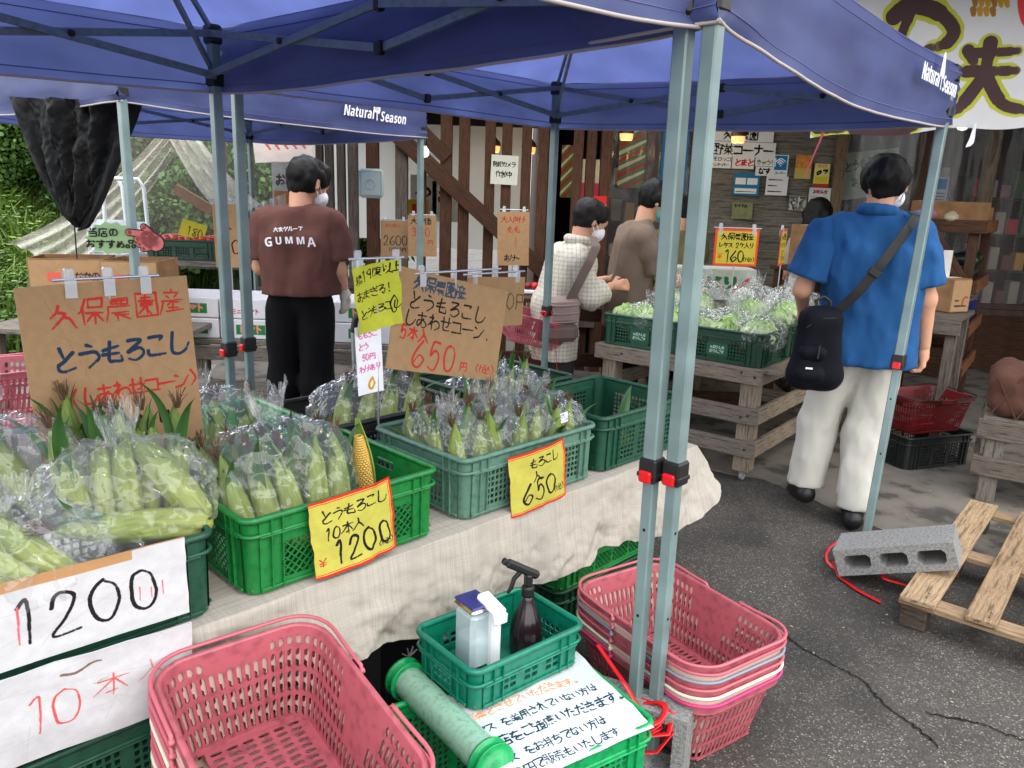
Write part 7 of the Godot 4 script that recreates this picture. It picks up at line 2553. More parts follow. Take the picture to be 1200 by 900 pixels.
	for k in 5:
		board("plank", Vector3(-1.3, 0.80, -0.36 + k * 0.17), Vector3(0.95, 0.80, -0.36 + k * 0.17), 0.16, 0.03, [brown, brown2][k % 2], dt)
	for y in [0.72, 0.40, 0.16]:
		board("rail", Vector3(-1.3, y, 0.42), Vector3(0.95, y, 0.42), 0.03, 0.09, brown2, dt)
	for x in [-1.22, -0.2, 0.85]:
		for zz in [-0.32, 0.36]:
			board("leg", Vector3(x, 0, zz), Vector3(x, 0.78, zz), 0.08, 0.08, brown2, dt)
	var redm := [mat(Color(0.72, 0.12, 0.12), 0.35), mat(Color(0.75, 0.30, 0.28), 0.4), mat(Color(0.45, 0.10, 0.12), 0.4)]
	for k in 8:
		var pk := thing("produce_tray", "small tray of red fruit on the shoppers' plank table", "tray", Vector3(-0.10 + k * 0.19, 0.818, -5.72 + 0.12 * (k % 2)), rng.randf_range(-10, 10), "trays of red fruit on the plank table")
		part("tray", bxm(0.15, 0.03, 0.11, 0.008), M.white_print, pk, T(0, 0.016, 0))
		for q in 6:
			var fb := MB.new()
			fb.lathe([[0.0, -0.028], [0.02, -0.022], [0.029, 0.0], [0.022, 0.02], [0.006, 0.024], [0.0, 0.02]], 10)
			part("fruit", fb.mesh(), redm[(k + q) % 3], pk, T(-0.048 + 0.048 * (q % 3), 0.055, -0.026 + 0.052 * (q / 3)))
	var cbm := mat(Color(0.58, 0.44, 0.31), 0.9, 0.3)
	M.cardboard = tri_map(cbm, tex_soft, Vector3(2, 2, 2))
	var wb := blank(200, 120, Color(0.62, 0.66, 0.6), 0.03)
	write(wb, "みどり", 30, 30, 44, Color(0.16, 0.36, 0.22), 5.0)
	stroke(wb, [Vector2(150, 90), Vector2(190, 30)], 6.0, Color(0.75, 0.2, 0.35))
	crate_box("carton", "pale printed carton standing behind the lettuce crates", Vector3(1.38, 0.83, -5.62), 0.0, Vector3(0.60, 0.22, 0.25), wb, mat(Color(0.66, 0.66, 0.64), 0.8))
	var nb := cardboard_image(200, 200, 31)
	write(nb, "100", 30, 120, 50, Color(0.25, 0.18, 0.12), 5.0)
	nb.fill_rect(Rect2i(16, 20, 40, 70), Color(0.82, 0.82, 0.82))
	crate_box("carton", "brown carton with a white label in front of the long dark hair", Vector3(2.23, 1.06, -5.9), 20.0, Vector3(0.30, 0.30, 0.25), nb, M.cardboard)
	var cbt := thing("side_stand", "brown stand carrying the labelled carton", "stand", Vector3(2.23, 0, -5.9), 20.0)
	part("top", bxm(0.5, 0.03, 0.4, 0.004), brown2, cbt, T(0, 1.04, 0))
	for e in [[-0.2, -0.15], [0.2, -0.15], [0.2, 0.15], [-0.2, 0.15]]:
		board("leg", Vector3(e[0], 0, e[1]), Vector3(e[0], 1.03, e[1]), 0.05, 0.05, brown2, cbt)

	# ------------------------------------------------ shelves at the right
	var rk := thing("display_rack", "brown wooden rack of squash and boxes at the right edge", "rack", Vector3(3.03, 0, -5.2), -35.0)
	var levels := [1.40, 1.0, 0.70, 0.42]
	for i in 4:
		var y: float = levels[i]
		board("shelf_rail", Vector3(-0.55, y, 0.0), Vector3(0.02, y, 0.0), 0.025, 0.085, brown2, rk)
		board("shelf_rail", Vector3(0.0, y, -0.02), Vector3(0.0, y, -0.95), 0.025, 0.085, wood(Color(0.48, 0.31, 0.19)), rk)
		board("shelf_rail", Vector3(-0.53, y, -0.02), Vector3(-0.53, y, -0.95), 0.025, 0.085, brown2, rk)
		for k in 4:
			board("shelf_board", Vector3(-0.52, y + 0.02, -0.10 - k * 0.23), Vector3(-0.015, y + 0.02, -0.10 - k * 0.23), 0.21, 0.018, brown, rk)
	for e in [[-0.05, -0.06], [-0.49, -0.06], [-0.05, -0.9], [-0.49, -0.9]]:
		board("leg", Vector3(e[0], 0, e[1]), Vector3(e[0], 1.36, e[1]), 0.06, 0.06, brown2, rk)
	board("brace", Vector3(-0.30, 1.38, 0.03), Vector3(-0.05, 1.02, 0.03), 0.025, 0.07, brown2, rk)
	var sqm := mat(Color(0.10, 0.16, 0.12), 0.4, 0.5)
	tri_map(sqm, ntex(FastNoiseLite.TYPE_SIMPLEX_SMOOTH, 0.03, [[0.0, 0.6], [0.6, 0.9], [1.0, 1.6]], 51, 4, 256), Vector3.ONE * 6.0)
	var sq := MB.new()
	var rows3 := []
	for i in 13:
		var ring := PackedVector3Array()
		var ph := -PI / 2 + PI * i / 12.0
		for k in 30:
			var a := TAU * k / 30.0
			var r := cos(ph) * 0.088 * (1.0 + 0.06 * absf(sin(a * 5.0)))
			var y := sin(ph) * 0.058 - 0.018 * exp(-pow(cos(ph) * 4.0, 2.0)) * signf(sin(ph))
			ring.append(Vector3(cos(a) * r, y, sin(a) * r))
		rows3.append(ring)
	sq.grid(rows3, true)
	var sqmesh := sq.mesh()
	var stem := MB.new()
	stem.tube(PackedVector3Array([Vector3(0, 0.035, 0), Vector3(0.005, 0.07, 0.004)]), [0.010, 0.007], 7)
	var stemm := stem.mesh()
	var proto: Node3D = null
	for k in 13:
		var p := rk.transform * Vector3(-0.11 - 0.15 * (k % 3) + 0.02 * (k / 9), 1.075 + (0.10 if k > 8 else 0.0), -0.12 - 0.19 * ((k % 9) / 3) - (0.08 if k > 8 else 0.0))
		var xf := Transform3D(Basis.from_euler(Vector3(rng.randf_range(-0.3, 0.3), rng.randf() * 6.0, rng.randf_range(-0.3, 0.3))), p)
		if proto == null:
			proto = thing("squash", "dark green squash on the middle shelf of the brown rack", "squash", Vector3.ZERO, 0.0, "squashes on the brown rack")
			part("flesh", sqmesh, sqm, proto)
			part("stem", stemm, trim, proto)
			proto.transform = xf
		else:
			copy(proto, "dark green squash on the middle shelf of the brown rack", xf, "squashes on the brown rack")
	var R := func(x: float, y: float, zz: float) -> Vector3: return rk.transform * Vector3(x, y, zz)
	crate_box("carton", "long brown carton with a pale strip on the rack's top shelf", R.call(-0.25, 1.43, -0.35), 5.0, Vector3(0.46, 0.13, 0.2), null, M.cardboard)
	crate_box("carton", "small brown carton at the right end of the rack's top shelf", R.call(-0.15, 1.43, -0.85), 10.0, Vector3(0.20, 0.10, 0.16), null, M.cardboard)
	var cup := MB.new()
	cup.lathe([[0.0, 0.0], [0.035, 0.0], [0.045, 0.10], [0.042, 0.10], [0.033, 0.004], [0.0, 0.004]], 18)
	solo("blue_cup", "bright blue plastic cup on the rack's top shelf", "cup", cup.mesh(), mat(Color(0.06, 0.16, 0.52), 0.35), Transform3D(Basis.IDENTITY, R.call(-0.10, 1.43, -0.56)))
	var lump := MB.new()
	nets(lump, [[Vector3(-0.05, 0.03, 0), Vector3(0.05, 0.03, 0), 0.04, 0.035], [Vector3(0, 0.05, 0), Vector3(0.02, 0.07, 0), 0.04, 0.03]], 0.010, 0.03, 0.008, 8.0)
	solo("cloth_bundle", "crumpled pink bundle at the left of the rack's top shelf", "bundle", lump.mesh(), cloth_mat(Color(0.68, 0.48, 0.50)), Transform3D(Basis.IDENTITY, R.call(-0.36, 1.43, -0.08)))
	solo("cloth_bundle", "cream bundle beside the pink one on the rack's top shelf", "bundle", lump.mesh(), cloth_mat(Color(0.72, 0.68, 0.58)), Transform3D(Basis(Vector3.UP, 1.0).scaled(Vector3(1, 0.7, 1)), R.call(-0.20, 1.43, -0.06)))
	for k in 2:
		crate("plastic_crate", "blue crate on the rack's third shelf, %s" % ["nearer one", "farther one"][k], R.call(-0.27, 0.735, -0.25 - k * 0.45), -35.0, 0.46, 0.38, 0.15, "square", plastic(Color(0.05, 0.12, 0.42)), "blue crates on the rack")
	bag("clear plastic spread over the blue crates", R.call(-0.27, 0.92, -0.45), -35.0, Vector3(0.26, 0.05, 0.36), 91, 0.0, 1.2, 0.0, "", false)
	crate_box("wooden_tray", "open wooden tray on the rack's lowest shelf", R.call(-0.27, 0.455, -0.3), -35.0, Vector3(0.48, 0.12, 0.5), null, brown, "", true)
	# small table with a printed carton and a red basket underneath
	var stb := thing("small_table", "small weathered table beside the rack", "table", Vector3(2.62, 0, -5.0), -38.0)
	board("top", Vector3(-0.4, 0.86, -0.05), Vector3(0.25, 0.86, -0.05), 0.45, 0.03, grey, stb)
	board("rail", Vector3(-0.4, 0.80, 0.17), Vector3(0.25, 0.80, 0.17), 0.025, 0.09, grey, stb)
	for x in [-0.36, 0.2]:
		for zz in [-0.22, 0.12]:
			board("leg", Vector3(x, 0, zz), Vector3(x, 0.845, zz), 0.06, 0.06, grey, stb)
	var pc := cardboard_image(200, 230, 41)
	stroke(pc, [Vector2(120, 180), Vector2(140, 130), Vector2(180, 130)], 9.0, Color(0.62, 0.25, 0.16))
	stroke(pc, [Vector2(40, 150), Vector2(80, 150)], 7.0, Color(0.25, 0.2, 0.18))
	stroke(pc, [Vector2(40, 190), Vector2(170, 190)], 7.0, Color(0.25, 0.2, 0.18))
	crate_box("carton", "brown carton with red and black print on the small table", Vector3(2.74, 0.878, -4.98), 25.0, Vector3(0.17, 0.21, 0.2), pc, M.cardboard)
	sign_at("price_card", "narrow white price strip standing beside the printed carton", "card", blank(40, 90, Color(0.78, 0.76, 0.74), 0.02), Vector3(2.72, 1.17, -5.0), 0.055, 0.17, -10.0, 0, 0, 0.003)
	basket("dark red shopping basket on a black crate beyond the blue shirt", T(2.50, 0.21, -4.60, 20.0), mat(Color(0.36, 0.03, 0.05), 0.4), M.black)
	crate("plastic_crate", "black crate under the dark red basket", Vector3(2.50, 0, -4.60), 20.0, 0.5, 0.34, 0.2, "square", M.black_plastic)
	# stacked stand with the quilted bundle at the right edge
	var st2 := thing("wooden_stand", "weathered slatted stand at the right edge behind the pallet", "stand", Vector3(2.46, 0, -3.93), -32.0)
	for y in [0.40, 0.20]:
		board("rail", Vector3(-0.02, y, 0.0), Vector3(0.95, y, 0.0), 0.03, 0.10, grey, st2)
		board("rail", Vector3(-0.005, y, -0.02), Vector3(-0.005, y, -0.55), 0.03, 0.10, grey, st2)
	for k in 4:
		board("deck_board", Vector3(0.0, 0.455, -0.07 - k * 0.14), Vector3(0.95, 0.455, -0.07 - k * 0.14), 0.12, 0.022, M.weathered, st2)
	for e in [[0.07, -0.06], [0.85, -0.06], [0.07, -0.5], [0.85, -0.5]]:
		board("leg", Vector3(e[0], 0, e[1]), Vector3(e[0], 0.45, e[1]), 0.085, 0.085, M.weathered, st2)
	var qb := MB.new()
	var qbones := []
	for k in 5:
		for y in [0.075, 0.17]:
			qbones.append([Vector3(0.07, y, -0.06 - k * 0.105), Vector3(0.88, y, -0.06 - k * 0.105), 0.072, 0.072])
	nets(qb, qbones, 0.014, 0.04, 0.014, 16.0, [[Vector3(0, 0.002, 0), Vector3.DOWN]])
	for k in 7:
		qb.bar(Vector3(0.02 + k * 0.12, 0.005, 0.012), Vector3(0.14 + k * 0.12, 0.235, 0.010), 0.006, 0.006)
		qb.bar(Vector3(0.14 + k * 0.12, 0.005, 0.012), Vector3(0.02 + k * 0.12, 0.235, 0.010), 0.006, 0.006)
	solo("quilted_bundle", "brown quilted cushion bundle on the stand at the right edge", "cushion", qb.mesh(), cloth_mat(Color(0.36, 0.245, 0.21)), T(2.46, 0.468, -3.93, -32.0))

# ---------------------------------------------------------------- left: weeds, nets, cartons
func make_left() -> void:
	# grassy bank
	var bk := MB.new()
	var rows := []
	for i in 31:
		var row := PackedVector3Array()
		for j in 31:
			var x := -30.0 + j * 0.9
			var z := -32.0 + i * 0.85
			var rise := clampf((-x - 4.2 + (z + 8.0) * -0.12) / 5.0, 0.0, 1.0)
			row.append(Vector3(x, -0.05 + rise * 1.6 + 0.12 * noise.get_noise_2d(x * 8.0, z * 8.0) * rise, z))
		rows.append(row)
	bk.grid(rows, false, true)
	var bmat := mat(lin(0.06, 0.075, 0.028), 0.95, 0.2)
	tri_map(bmat, tex_soft, Vector3.ONE * 0.5, true)
	setting("bank", bk.mesh(), bmat)
	var height := func(x: float, z: float) -> float:
		var rise := clampf((-x - 4.2 + (z + 8.0) * -0.12) / 5.0, 0.0, 1.0)
		return -0.05 + rise * 1.6
	# weeds on the bank
	var leafm := mat(Color.WHITE, 0.6, 0.35)
	leafm.vertex_color_use_as_albedo = true
	leafm.backlight_enabled = true
	leafm.backlight = Color(0.55, 0.6, 0.3)
	M.leaves = leafm
	var tuft := MB.new()
	for k in 14:
		var a := rng.randf() * TAU
		var l := rng.randf_range(0.14, 0.34)
		var o := Vector3(cos(a), 0, sin(a))
		var s := Vector3(-sin(a), 0, cos(a)) * 0.006
		var r0 := o * rng.randf() * 0.05
		tuft.grid([PackedVector3Array([r0 - s, r0 + s]), PackedVector3Array([r0 + o * l * 0.2 + Vector3(0, l * 0.6, 0) - s, r0 + o * l * 0.2 + Vector3(0, l * 0.6, 0) + s]), PackedVector3Array([r0 + o * l * 0.6 + Vector3(0, l * 0.85, 0) - s * 0.1, r0 + o * l * 0.6 + Vector3(0, l * 0.85, 0) + s * 0.1])])
	for k in 16:
		var a := rng.randf() * TAU
		var o := Vector3(cos(a), 0, sin(a)) * rng.randf_range(0.02, 0.12) + Vector3(0, rng.randf_range(0.05, 0.30), 0)
		var d := Vector3(cos(a + 0.4), rng.randf_range(-0.3, 0.4), sin(a + 0.4)) * 0.05
		var s := d.cross(Vector3.UP).normalized() * 0.018
		tuft.grid([PackedVector3Array([o, o]), PackedVector3Array([o + d * 0.5 - s, o + d * 0.5 + s]), PackedVector3Array([o + d, o + d])])
	var mm := MultiMesh.new()
	mm.transform_format = MultiMesh.TRANSFORM_3D
	mm.use_colors = true
	mm.mesh = tuft.mesh()
	mm.instance_count = 7000
	for i in 7000:
		var x := rng.randf_range(-13.0, -4.3)
		var z := rng.randf_range(-17.0, -6.5)
		var sc := rng.randf_range(0.7, 1.9)
		mm.set_instance_transform(i, Transform3D(Basis(Vector3.UP, rng.randf() * TAU).scaled(Vector3(sc, sc * rng.randf_range(0.7, 1.3), sc)), Vector3(x, height.call(x, z) - 0.02, z)))
		var k := rng.randf_range(0.7, 1.3)
		var yel := rng.randf() * 0.4 + 0.35 * noise.get_noise_2d(x * 40.0, z * 40.0)
		mm.set_instance_color(i, Color((0.10 + 0.12 * yel) * k, (0.19 + 0.08 * yel) * k, 0.045 * k))
	var mi := MultiMeshInstance3D.new()
	mi.multimesh = mm
	mi.material_override = leafm
	mi.name = "weeds"
	add_child(mi)
	tag(mi, "light green weeds and grass growing on the bank at the left", "weeds", "", "stuff")
	# kerb along the bank
	var km := mat(Color(0.42, 0.41, 0.39), 0.9)
	tri_map(km, tex_dirt, Vector3.ONE * 2.0)
	var kb := thing("concrete_kerb", "low grey concrete kerb along the foot of the weedy bank", "kerb", Vector3(-4.6, 0, -8.0), 0.0)
	for k in 8:
		part("kerb_stone", bxm(0.16, 0.16, 0.985, 0.015), km, kb, T(0.0 - 0.12 * (k - 3), 0.08, 3.5 - k * 1.0, 7.0))
	# shrubs and trees behind
	var leafcl := MB.new()
	for k in 26:
		var o := Vector3(rng.randfn(), rng.randfn(), rng.randfn()) * 0.075
		var d := Vector3(rng.randfn(), rng.randfn() * 0.6, rng.randfn()).normalized() * 0.07
		var s := d.cross(Vector3(0.2, 1, 0.1)).normalized() * 0.022
		leafcl.grid([PackedVector3Array([o, o]), PackedVector3Array([o + d * 0.5 - s, o + d * 0.5 + s]), PackedVector3Array([o + d, o + d])])
	var clump := leafcl.mesh()
	var spots := [[-5.6, -11.0, 1.7, 0.5, 0.8, "shrub", "dark green shrub seen through the net opening"], [-4.4, -10.2, 1.5, 0.3, 0.75, "shrub", "dark green shrub right of the net opening"], [-6.9, -11.5, 1.9, 0.6, 0.9, "shrub", "bright green shrub above the weeds at the left"], [-9.5, -15.0, 4.6, 1.4, 1.7, "tree", "leafy tree above the rear tent at the left edge"], [-7.0, -17.0, 4.4, 1.4, 1.8, "tree", "leafy tree behind the rear tent roof"], [-3.2, -13.0, 2.6, 0.8, 1.3, "tree", "dark leafy tree behind the rear tent"], [-12.5, -13.0, 4.2, 1.2, 1.7, "tree", "leafy tree at the far left beyond the weeds"], [-3.6, -10.6, 2.3, 0.3, 1.0, "shrub", "dark tall shrub behind the net, beside the brown shirt"], [-2.3, -11.0, 2.4, 0.3, 1.1, "shrub", "dark tall shrub behind the timber posts"], [-5.0, -12.0, 2.6, 0.3, 1.2, "shrub", "dark tall shrub behind the white pipe stands"], [-6.3, -13.0, 2.9, 0.3, 1.3, "shrub", "dark tall shrub behind the black shade net"]]
	for e in spots:
		var base := Vector3(e[0], height.call(e[0], e[1]), e[1])
		var t := thing("leafy_tree" if e[5] == "tree" else "shrub", e[6], e[5], base)
		var tr := MB.new()
		var H: float = e[2]
		tr.tube(PackedVector3Array([Vector3(0, -0.1, 0), Vector3(0.05, H * 0.35, 0.02), Vector3(-0.03, H * 0.75, 0)]), [0.05 * H * 0.5, 0.04 * H * 0.5, 0.012], 8)
		for q in 5:
			var a := q * 1.3
			tr.tube(PackedVector3Array([Vector3(0.03, H * (0.3 + 0.08 * q), 0), Vector3(cos(a) * e[4] * 0.6, H * (0.5 + 0.09 * q), sin(a) * e[4] * 0.6)]), [0.012 * H * 0.5, 0.005], 6)
		part("trunk", tr.mesh(), wood(Color(0.3, 0.24, 0.19)), t)
		var cm := MultiMesh.new()
		cm.transform_format = MultiMesh.TRANSFORM_3D
		cm.use_colors = true
		cm.mesh = clump
		var cnt := 900 if e[5] == "tree" else (650 if H < 2.0 else 1300)
		cm.instance_count = cnt
		for i in cnt:
			var d := Vector3(rng.randfn(), rng.randfn(), rng.randfn()).normalized()
			var rr := pow(rng.randf(), 0.4) * (0.72 + 0.45 * noise.get_noise_3d(d.x * 30.0 + e[0] * 10.0, d.y * 30.0, d.z * 30.0))
			var p := Vector3(d.x * e[4] * rr, H * 0.58 + d.y * H * 0.42 * rr, d.z * e[4] * rr)
			var sc := rng.randf_range(0.9, 1.9) * (1.5 if e[5] == "tree" else 1.0)
			cm.set_instance_transform(i, Transform3D(Basis.from_euler(Vector3(rng.randf() * 6, rng.randf() * 6, rng.randf() * 6)).scaled(Vector3.ONE * sc), p))
			var k := rng.randf_range(0.65, 1.3)
			cm.set_instance_color(i, Color(0.055 * k, 0.125 * k, 0.03 * k) if e[6].contains("dark") else Color(0.10 * k, 0.19 * k, 0.045 * k))
		var ci := MultiMeshInstance3D.new()
		ci.multimesh = cm
		ci.material_override = leafm
		ci.name = "crown"
		t.add_child(ci)
		ci.set_meta("kind", "stuff")
	# fine white bird netting
	var ni := Image.create(256, 256, false, Image.FORMAT_RGBA8)
	ni.fill(Color(0.86, 0.85, 0.82, 0.22))
	for k in 16:
		var wob := rng.randf_range(-1.5, 1.5)
		ni.fill_rect(Rect2i(k * 16, 0, 4, 256), Color(0.84, 0.82, 0.78, 0.75))
		ni.fill_rect(Rect2i(0, k * 16, 256, 4), Color(0.84, 0.82, 0.78, 0.75))
	var nm := mat(Color.WHITE, 0.9, 0.2)
	nm.albedo_texture = ImageTexture.create_from_image(ni)
	nm.transparency = BaseMaterial3D.TRANSPARENCY_ALPHA
	nm.uv1_scale = Vector3(4.0, 4.0, 1.0)
	M.net = nm
	var nf := nm.duplicate() as StandardMaterial3D
	nf.albedo_color = Color(0.8, 0.8, 0.78, 0.32)
	nf.uv1_scale = Vector3(9.0, 9.0, 1.0)
	var net := func(label: String, a: Vector3, b: Vector3, c: Vector3, d: Vector3, pleat: float, sag: float) -> void:
		var nb := MB.new()
		var rr := []
		for i in 29:
			var row := PackedVector3Array()
			var tt := i / 28.0
			for j in 33:
				var u := j / 32.0
				var p := a.lerp(b, u).lerp(c.lerp(d, u), tt)
				p.y -= sag * 4.0 * tt * (1.0 - tt)
				p += Vector3(0.15, 0, 1).normalized() * pleat * (sin(u * 24.0 + tt * 3.0) * 0.6 + noise.get_noise_2d(u * 120.0, tt * 40.0 + a.x * 60.0))
				row.append(p)
			rr.append(row)
		nb.grid(rr, false, false, 1.6, 2.0)
		solo("bird_net", label, "net", nb.mesh(), nf if pleat < 0.02 else nm, Transform3D.IDENTITY, "white bird nets")
	net.call("white bird net stretched behind the rear tent", Vector3(-4.3, 2.15, -7.6), Vector3(-1.75, 2.15, -7.6), Vector3(-4.3, 0.7, -7.6), Vector3(-1.75, 0.7, -7.6), 0.015, 0.0)
	net.call("bunched white net swept down to the left from its peak", Vector3(-3.16, 1.92, -7.15), Vector3(-2.93, 1.92, -7.15), Vector3(-4.45, 0.95, -6.9), Vector3(-3.95, 0.72, -6.9), 0.05, 0.12)
	net.call("bunched white net swept down to the right from its peak", Vector3(-3.10, 1.92, -7.12), Vector3(-2.85, 1.95, -7.12), Vector3(-2.52, 1.18, -6.9), Vector3(-2.22, 1.35, -6.9), 0.05, 0.05)
	net.call("white net gathered right of the left tent legs", Vector3(-2.20, 1.35, -6.7), Vector3(-1.95, 1.45, -6.7), Vector3(-2.15, 0.75, -6.6), Vector3(-1.88, 0.80, -6.6), 0.04, 0.0)
	# timber frame of the net enclosure
	var br := wood(Color(0.36, 0.22, 0.14))
	var fr := thing("net_enclosure", "reddish timber frame with a diagonal brace behind the nets", "frame", Vector3(-2.9, 0, -8.0))
	board("post", Vector3(-0.05, 0, 0), Vector3(-0.05, 2.2, 0), 0.09, 0.09, br, fr)
	board("post", Vector3(0.75, 0, 0), Vector3(0.75, 2.2, 0), 0.09, 0.09, br, fr)
	board("post", Vector3(-1.4, 0, 0), Vector3(-1.4, 2.2, 0), 0.09, 0.09, br, fr)
	board("brace", Vector3(-0.5, 1.45, 0.06), Vector3(0.72, 0.75, 0.06), 0.05, 0.10, br, fr)
	board("beam", Vector3(-1.5, 2.16, 0), Vector3(1.0, 2.16, 0), 0.09, 0.09, br, fr)
	var flag := blank(200, 120, Color(0.85, 0.80, 0.78), 0.02)
	flag.fill_rect(Rect2i(120, 0, 80, 70), Color(0.75, 0.25, 0.22))
	for k in 5: stroke(flag, [Vector2(10 + k * 22, 20), Vector2(40 + k * 22, 80)], 4.0, Color(0.8, 0.25, 0.25))
	sign_at("cloth_banner", "red and white cloth banner behind the nets", "banner", flag, Vector3(-2.15, 1.92, -7.7), 0.75, 0.36, 0, 0, 4.0, 0.002, 0.02)
	# bundled black shade net hanging from the rear tent corner
	var bb := MB.new()
	var rr2 := []
	for side in [1.0, -1.0]:
		for ii in 61:
			var i := ii if side > 0.0 else 60 - ii
			var tt := i / 60.0
			var row := PackedVector3Array()
			for j in 97:
				var u := j / 96.0
				var wd := 0.33 * (1.0 - 0.35 * tt) * pow(maxf(0.0, 1.0 - pow(tt, 2.2)), 0.55) + 0.012
				var x := (u - 0.5) * 2.0 * wd + 0.03 * (1.0 - tt) - 0.06 * sin(tt * 2.6) * (u - 0.2)
				var y := -tt * 0.60 - 0.035 * sin(u * PI * 3.0) * tt + 0.09 * noise.get_noise_2d(u * 110.0, 5.0) * tt
				var z := 0.045 * sin(u * 19.0 + tt * 2.5) + 0.03 * sin(u * 37.0 - tt * 4.0) + 0.05 * noise.get_noise_2d(u * 70.0, tt * 26.0) + 0.03 * noise.get_noise_2d(u * 210.0, tt * 110.0) + 0.012 * noise.get_noise_2d(u * 600.0, tt * 400.0)
				var rim := sqrt(maxf(0.0, 1.0 - pow(2.0 * u - 1.0, 2.0)))
				row.append(Vector3(x, y, side * 0.07 * rim * (1.0 - 0.5 * tt) + z * rim))
			rr2.append(row)
	bb.grid(rr2)
	var blk := mat(Color(0.16, 0.165, 0.17), 0.75, 0.4)
	relief(tri_map(blk, ntex(FastNoiseLite.TYPE_SIMPLEX_SMOOTH, 0.2, [[0.0, 0.3], [0.55, 0.8], [0.8, 1.0], [1.0, 1.5]], 61, 2, 256), Vector3.ONE * 8.0), tex_fine, 0.4)
	solo("shade_net", "bunched black shade net hanging from the rear tent corner", "net", bb.mesh(), blk, T(-2.33, 1.90, -4.25))
	var cord := MB.new()
	cord.tube(PackedVector3Array([Vector3(-2.345, 1.36, -4.2), Vector3(-2.35, 1.10, -4.2), Vector3(-2.36, 0.9, -4.2)]), 0.004, 5)
	solo("black_cord", "thin black cord hanging from the shade net", "cord", cord.mesh(), M.black)
	# white pipe stands
	var wp := mat(Color(0.82, 0.84, 0.84), 0.35)
	for e in [[-3.62, -7.0, 0.0], [-3.35, -6.8, 12.0]]:
		var t := thing("pipe_stand", "white bent pipe notice stand, %s" % ("left one" if e[2] == 0.0 else "right one"), "stand", Vector3(e[0], 0, e[1]), e[2])
		var b := MB.new()
		b.tube(PackedVector3Array([Vector3(-0.2, 0, 0), Vector3(-0.16, 1.45, 0), Vector3(-0.12, 1.52, 0), Vector3(0.12, 1.52, 0), Vector3(0.16, 1.45, 0), Vector3(0.2, 0, 0)]), 0.017, 8)
		part("hoop", b.mesh(), wp, t)
		for y in [0.35, 0.75, 1.15]:
			var c := MB.new()
			c.tube(PackedVector3Array([Vector3(-0.18, y, 0), Vector3(0.18, y, 0)]), 0.012, 8)
			part("cross_bar", c.mesh(), wp, t)
		var si := blank(160, 220, Color(0.80, 0.83, 0.86), 0.02)
		si.fill_rect(Rect2i(10, 96, 140, 12), Color(0.35, 0.50, 0.72))
		write(si, "コーナー", 30, 60, 26, Color(0.7, 0.25, 0.3), 2.5)
		for k in 5: stroke(si, [Vector2(14, 130 + k * 16), Vector2(140 - 30 * (k % 2), 130 + k * 16)], 2.0, Color(0.45, 0.52, 0.62))
		part("notice", sheet_mesh(0.30, 0.44, 0.004), printed(si), t, T(0, 0.95, 0.022))
	# cartons on a trestle
	var ct := thing("trestle", "wooden trestle carrying the brown fruit cartons", "table", Vector3(-2.32, 0, -4.35), 0.0)
	board("top", Vector3(-0.55, 0.70, 0), Vector3(0.55, 0.70, 0), 0.5, 0.03, M.weathered, ct)
	for x in [-0.48, 0.48]:
		for z in [-0.2, 0.2]:
			board("leg", Vector3(x, 0, z), Vector3(x, 0.685, z), 0.06, 0.06, M.weathered, ct)
	var ja := cardboard_image(300, 130, 51)
	ja.fill_rect(Rect2i(70, 50, 56, 38), Color(0.80, 0.36, 0.30))
	write(ja, "なかの", 182, 50, 34, Color(0.2, 0.16, 0.14), 2.6)
	stroke(ja, [Vector2(146, 50), Vector2(146, 80), Vector2(136, 84)], 2.4, Color(0.2, 0.16, 0.14))
	stroke(ja, [Vector2(158, 84), Vector2(166, 50), Vector2(174, 84)], 2.4, Color(0.2, 0.16, 0.14))
	stroke(ja, [Vector2(160, 72), Vector2(172, 72)], 2.0, Color(0.2, 0.16, 0.14))
	for e in [[-2.48, 0.717, 0.0, "lower left one"], [-2.06, 0.717, 0.0, "lower right one"], [-2.44, 0.905, 16.0, "upper left one, its flaps open"], [-2.07, 0.905, 3.0, "upper right one, its flaps open"]]:
		crate_box("carton", "brown fruit carton with red print behind the big sign, %s" % e[3], Vector3(e[0], e[1], -4.32), e[2], Vector3(0.37 if e[0] < -2.3 else 0.30, 0.185, 0.30), ja, M.cardboard, "brown fruit cartons", e[1] > 0.8)
	# white tomato boxes on a bench
	var bw := thing("produce_bench", "grey wooden bench carrying the white tomato boxes", "bench", Vector3(-1.35, 0, -4.75), 0.0)
	for k in 3:
		board("plank", Vector3(-0.75, 0.605, -0.18 + k * 0.18), Vector3(0.75, 0.605, -0.18 + k * 0.18), 0.165, 0.03, M.weathered, bw)
	for y in [0.545, 0.34, 0.14]:
		board("rail", Vector3(-0.75, y, 0.275), Vector3(0.75, y, 0.275), 0.025, 0.085, M.weathered, bw)
	for x in [-0.68, 0.0, 0.68]:
		for z in [-0.22, 0.22]:
			board("leg", Vector3(x, 0, z), Vector3(x, 0.588, z), 0.07, 0.07, M.weathered, bw)
	var tm := mat(Color(0.84, 0.84, 0.86), 0.75)
	var ti := blank(220, 80, Color(0.86, 0.86, 0.88), 0.006)
	ti.fill_rect(Rect2i(60, 20, 120, 44), Color(0.16, 0.50, 0.26))
	write(ti, "トマト", 68, 24, 34, Color(0.92, 0.55, 0.5), 4.0)
	var tj := blank(220, 80, Color(0.86, 0.86, 0.88), 0.006)
	write(tj, "ミニトマト", 40, 40, 24, Color(0.75, 0.3, 0.35), 2.0)
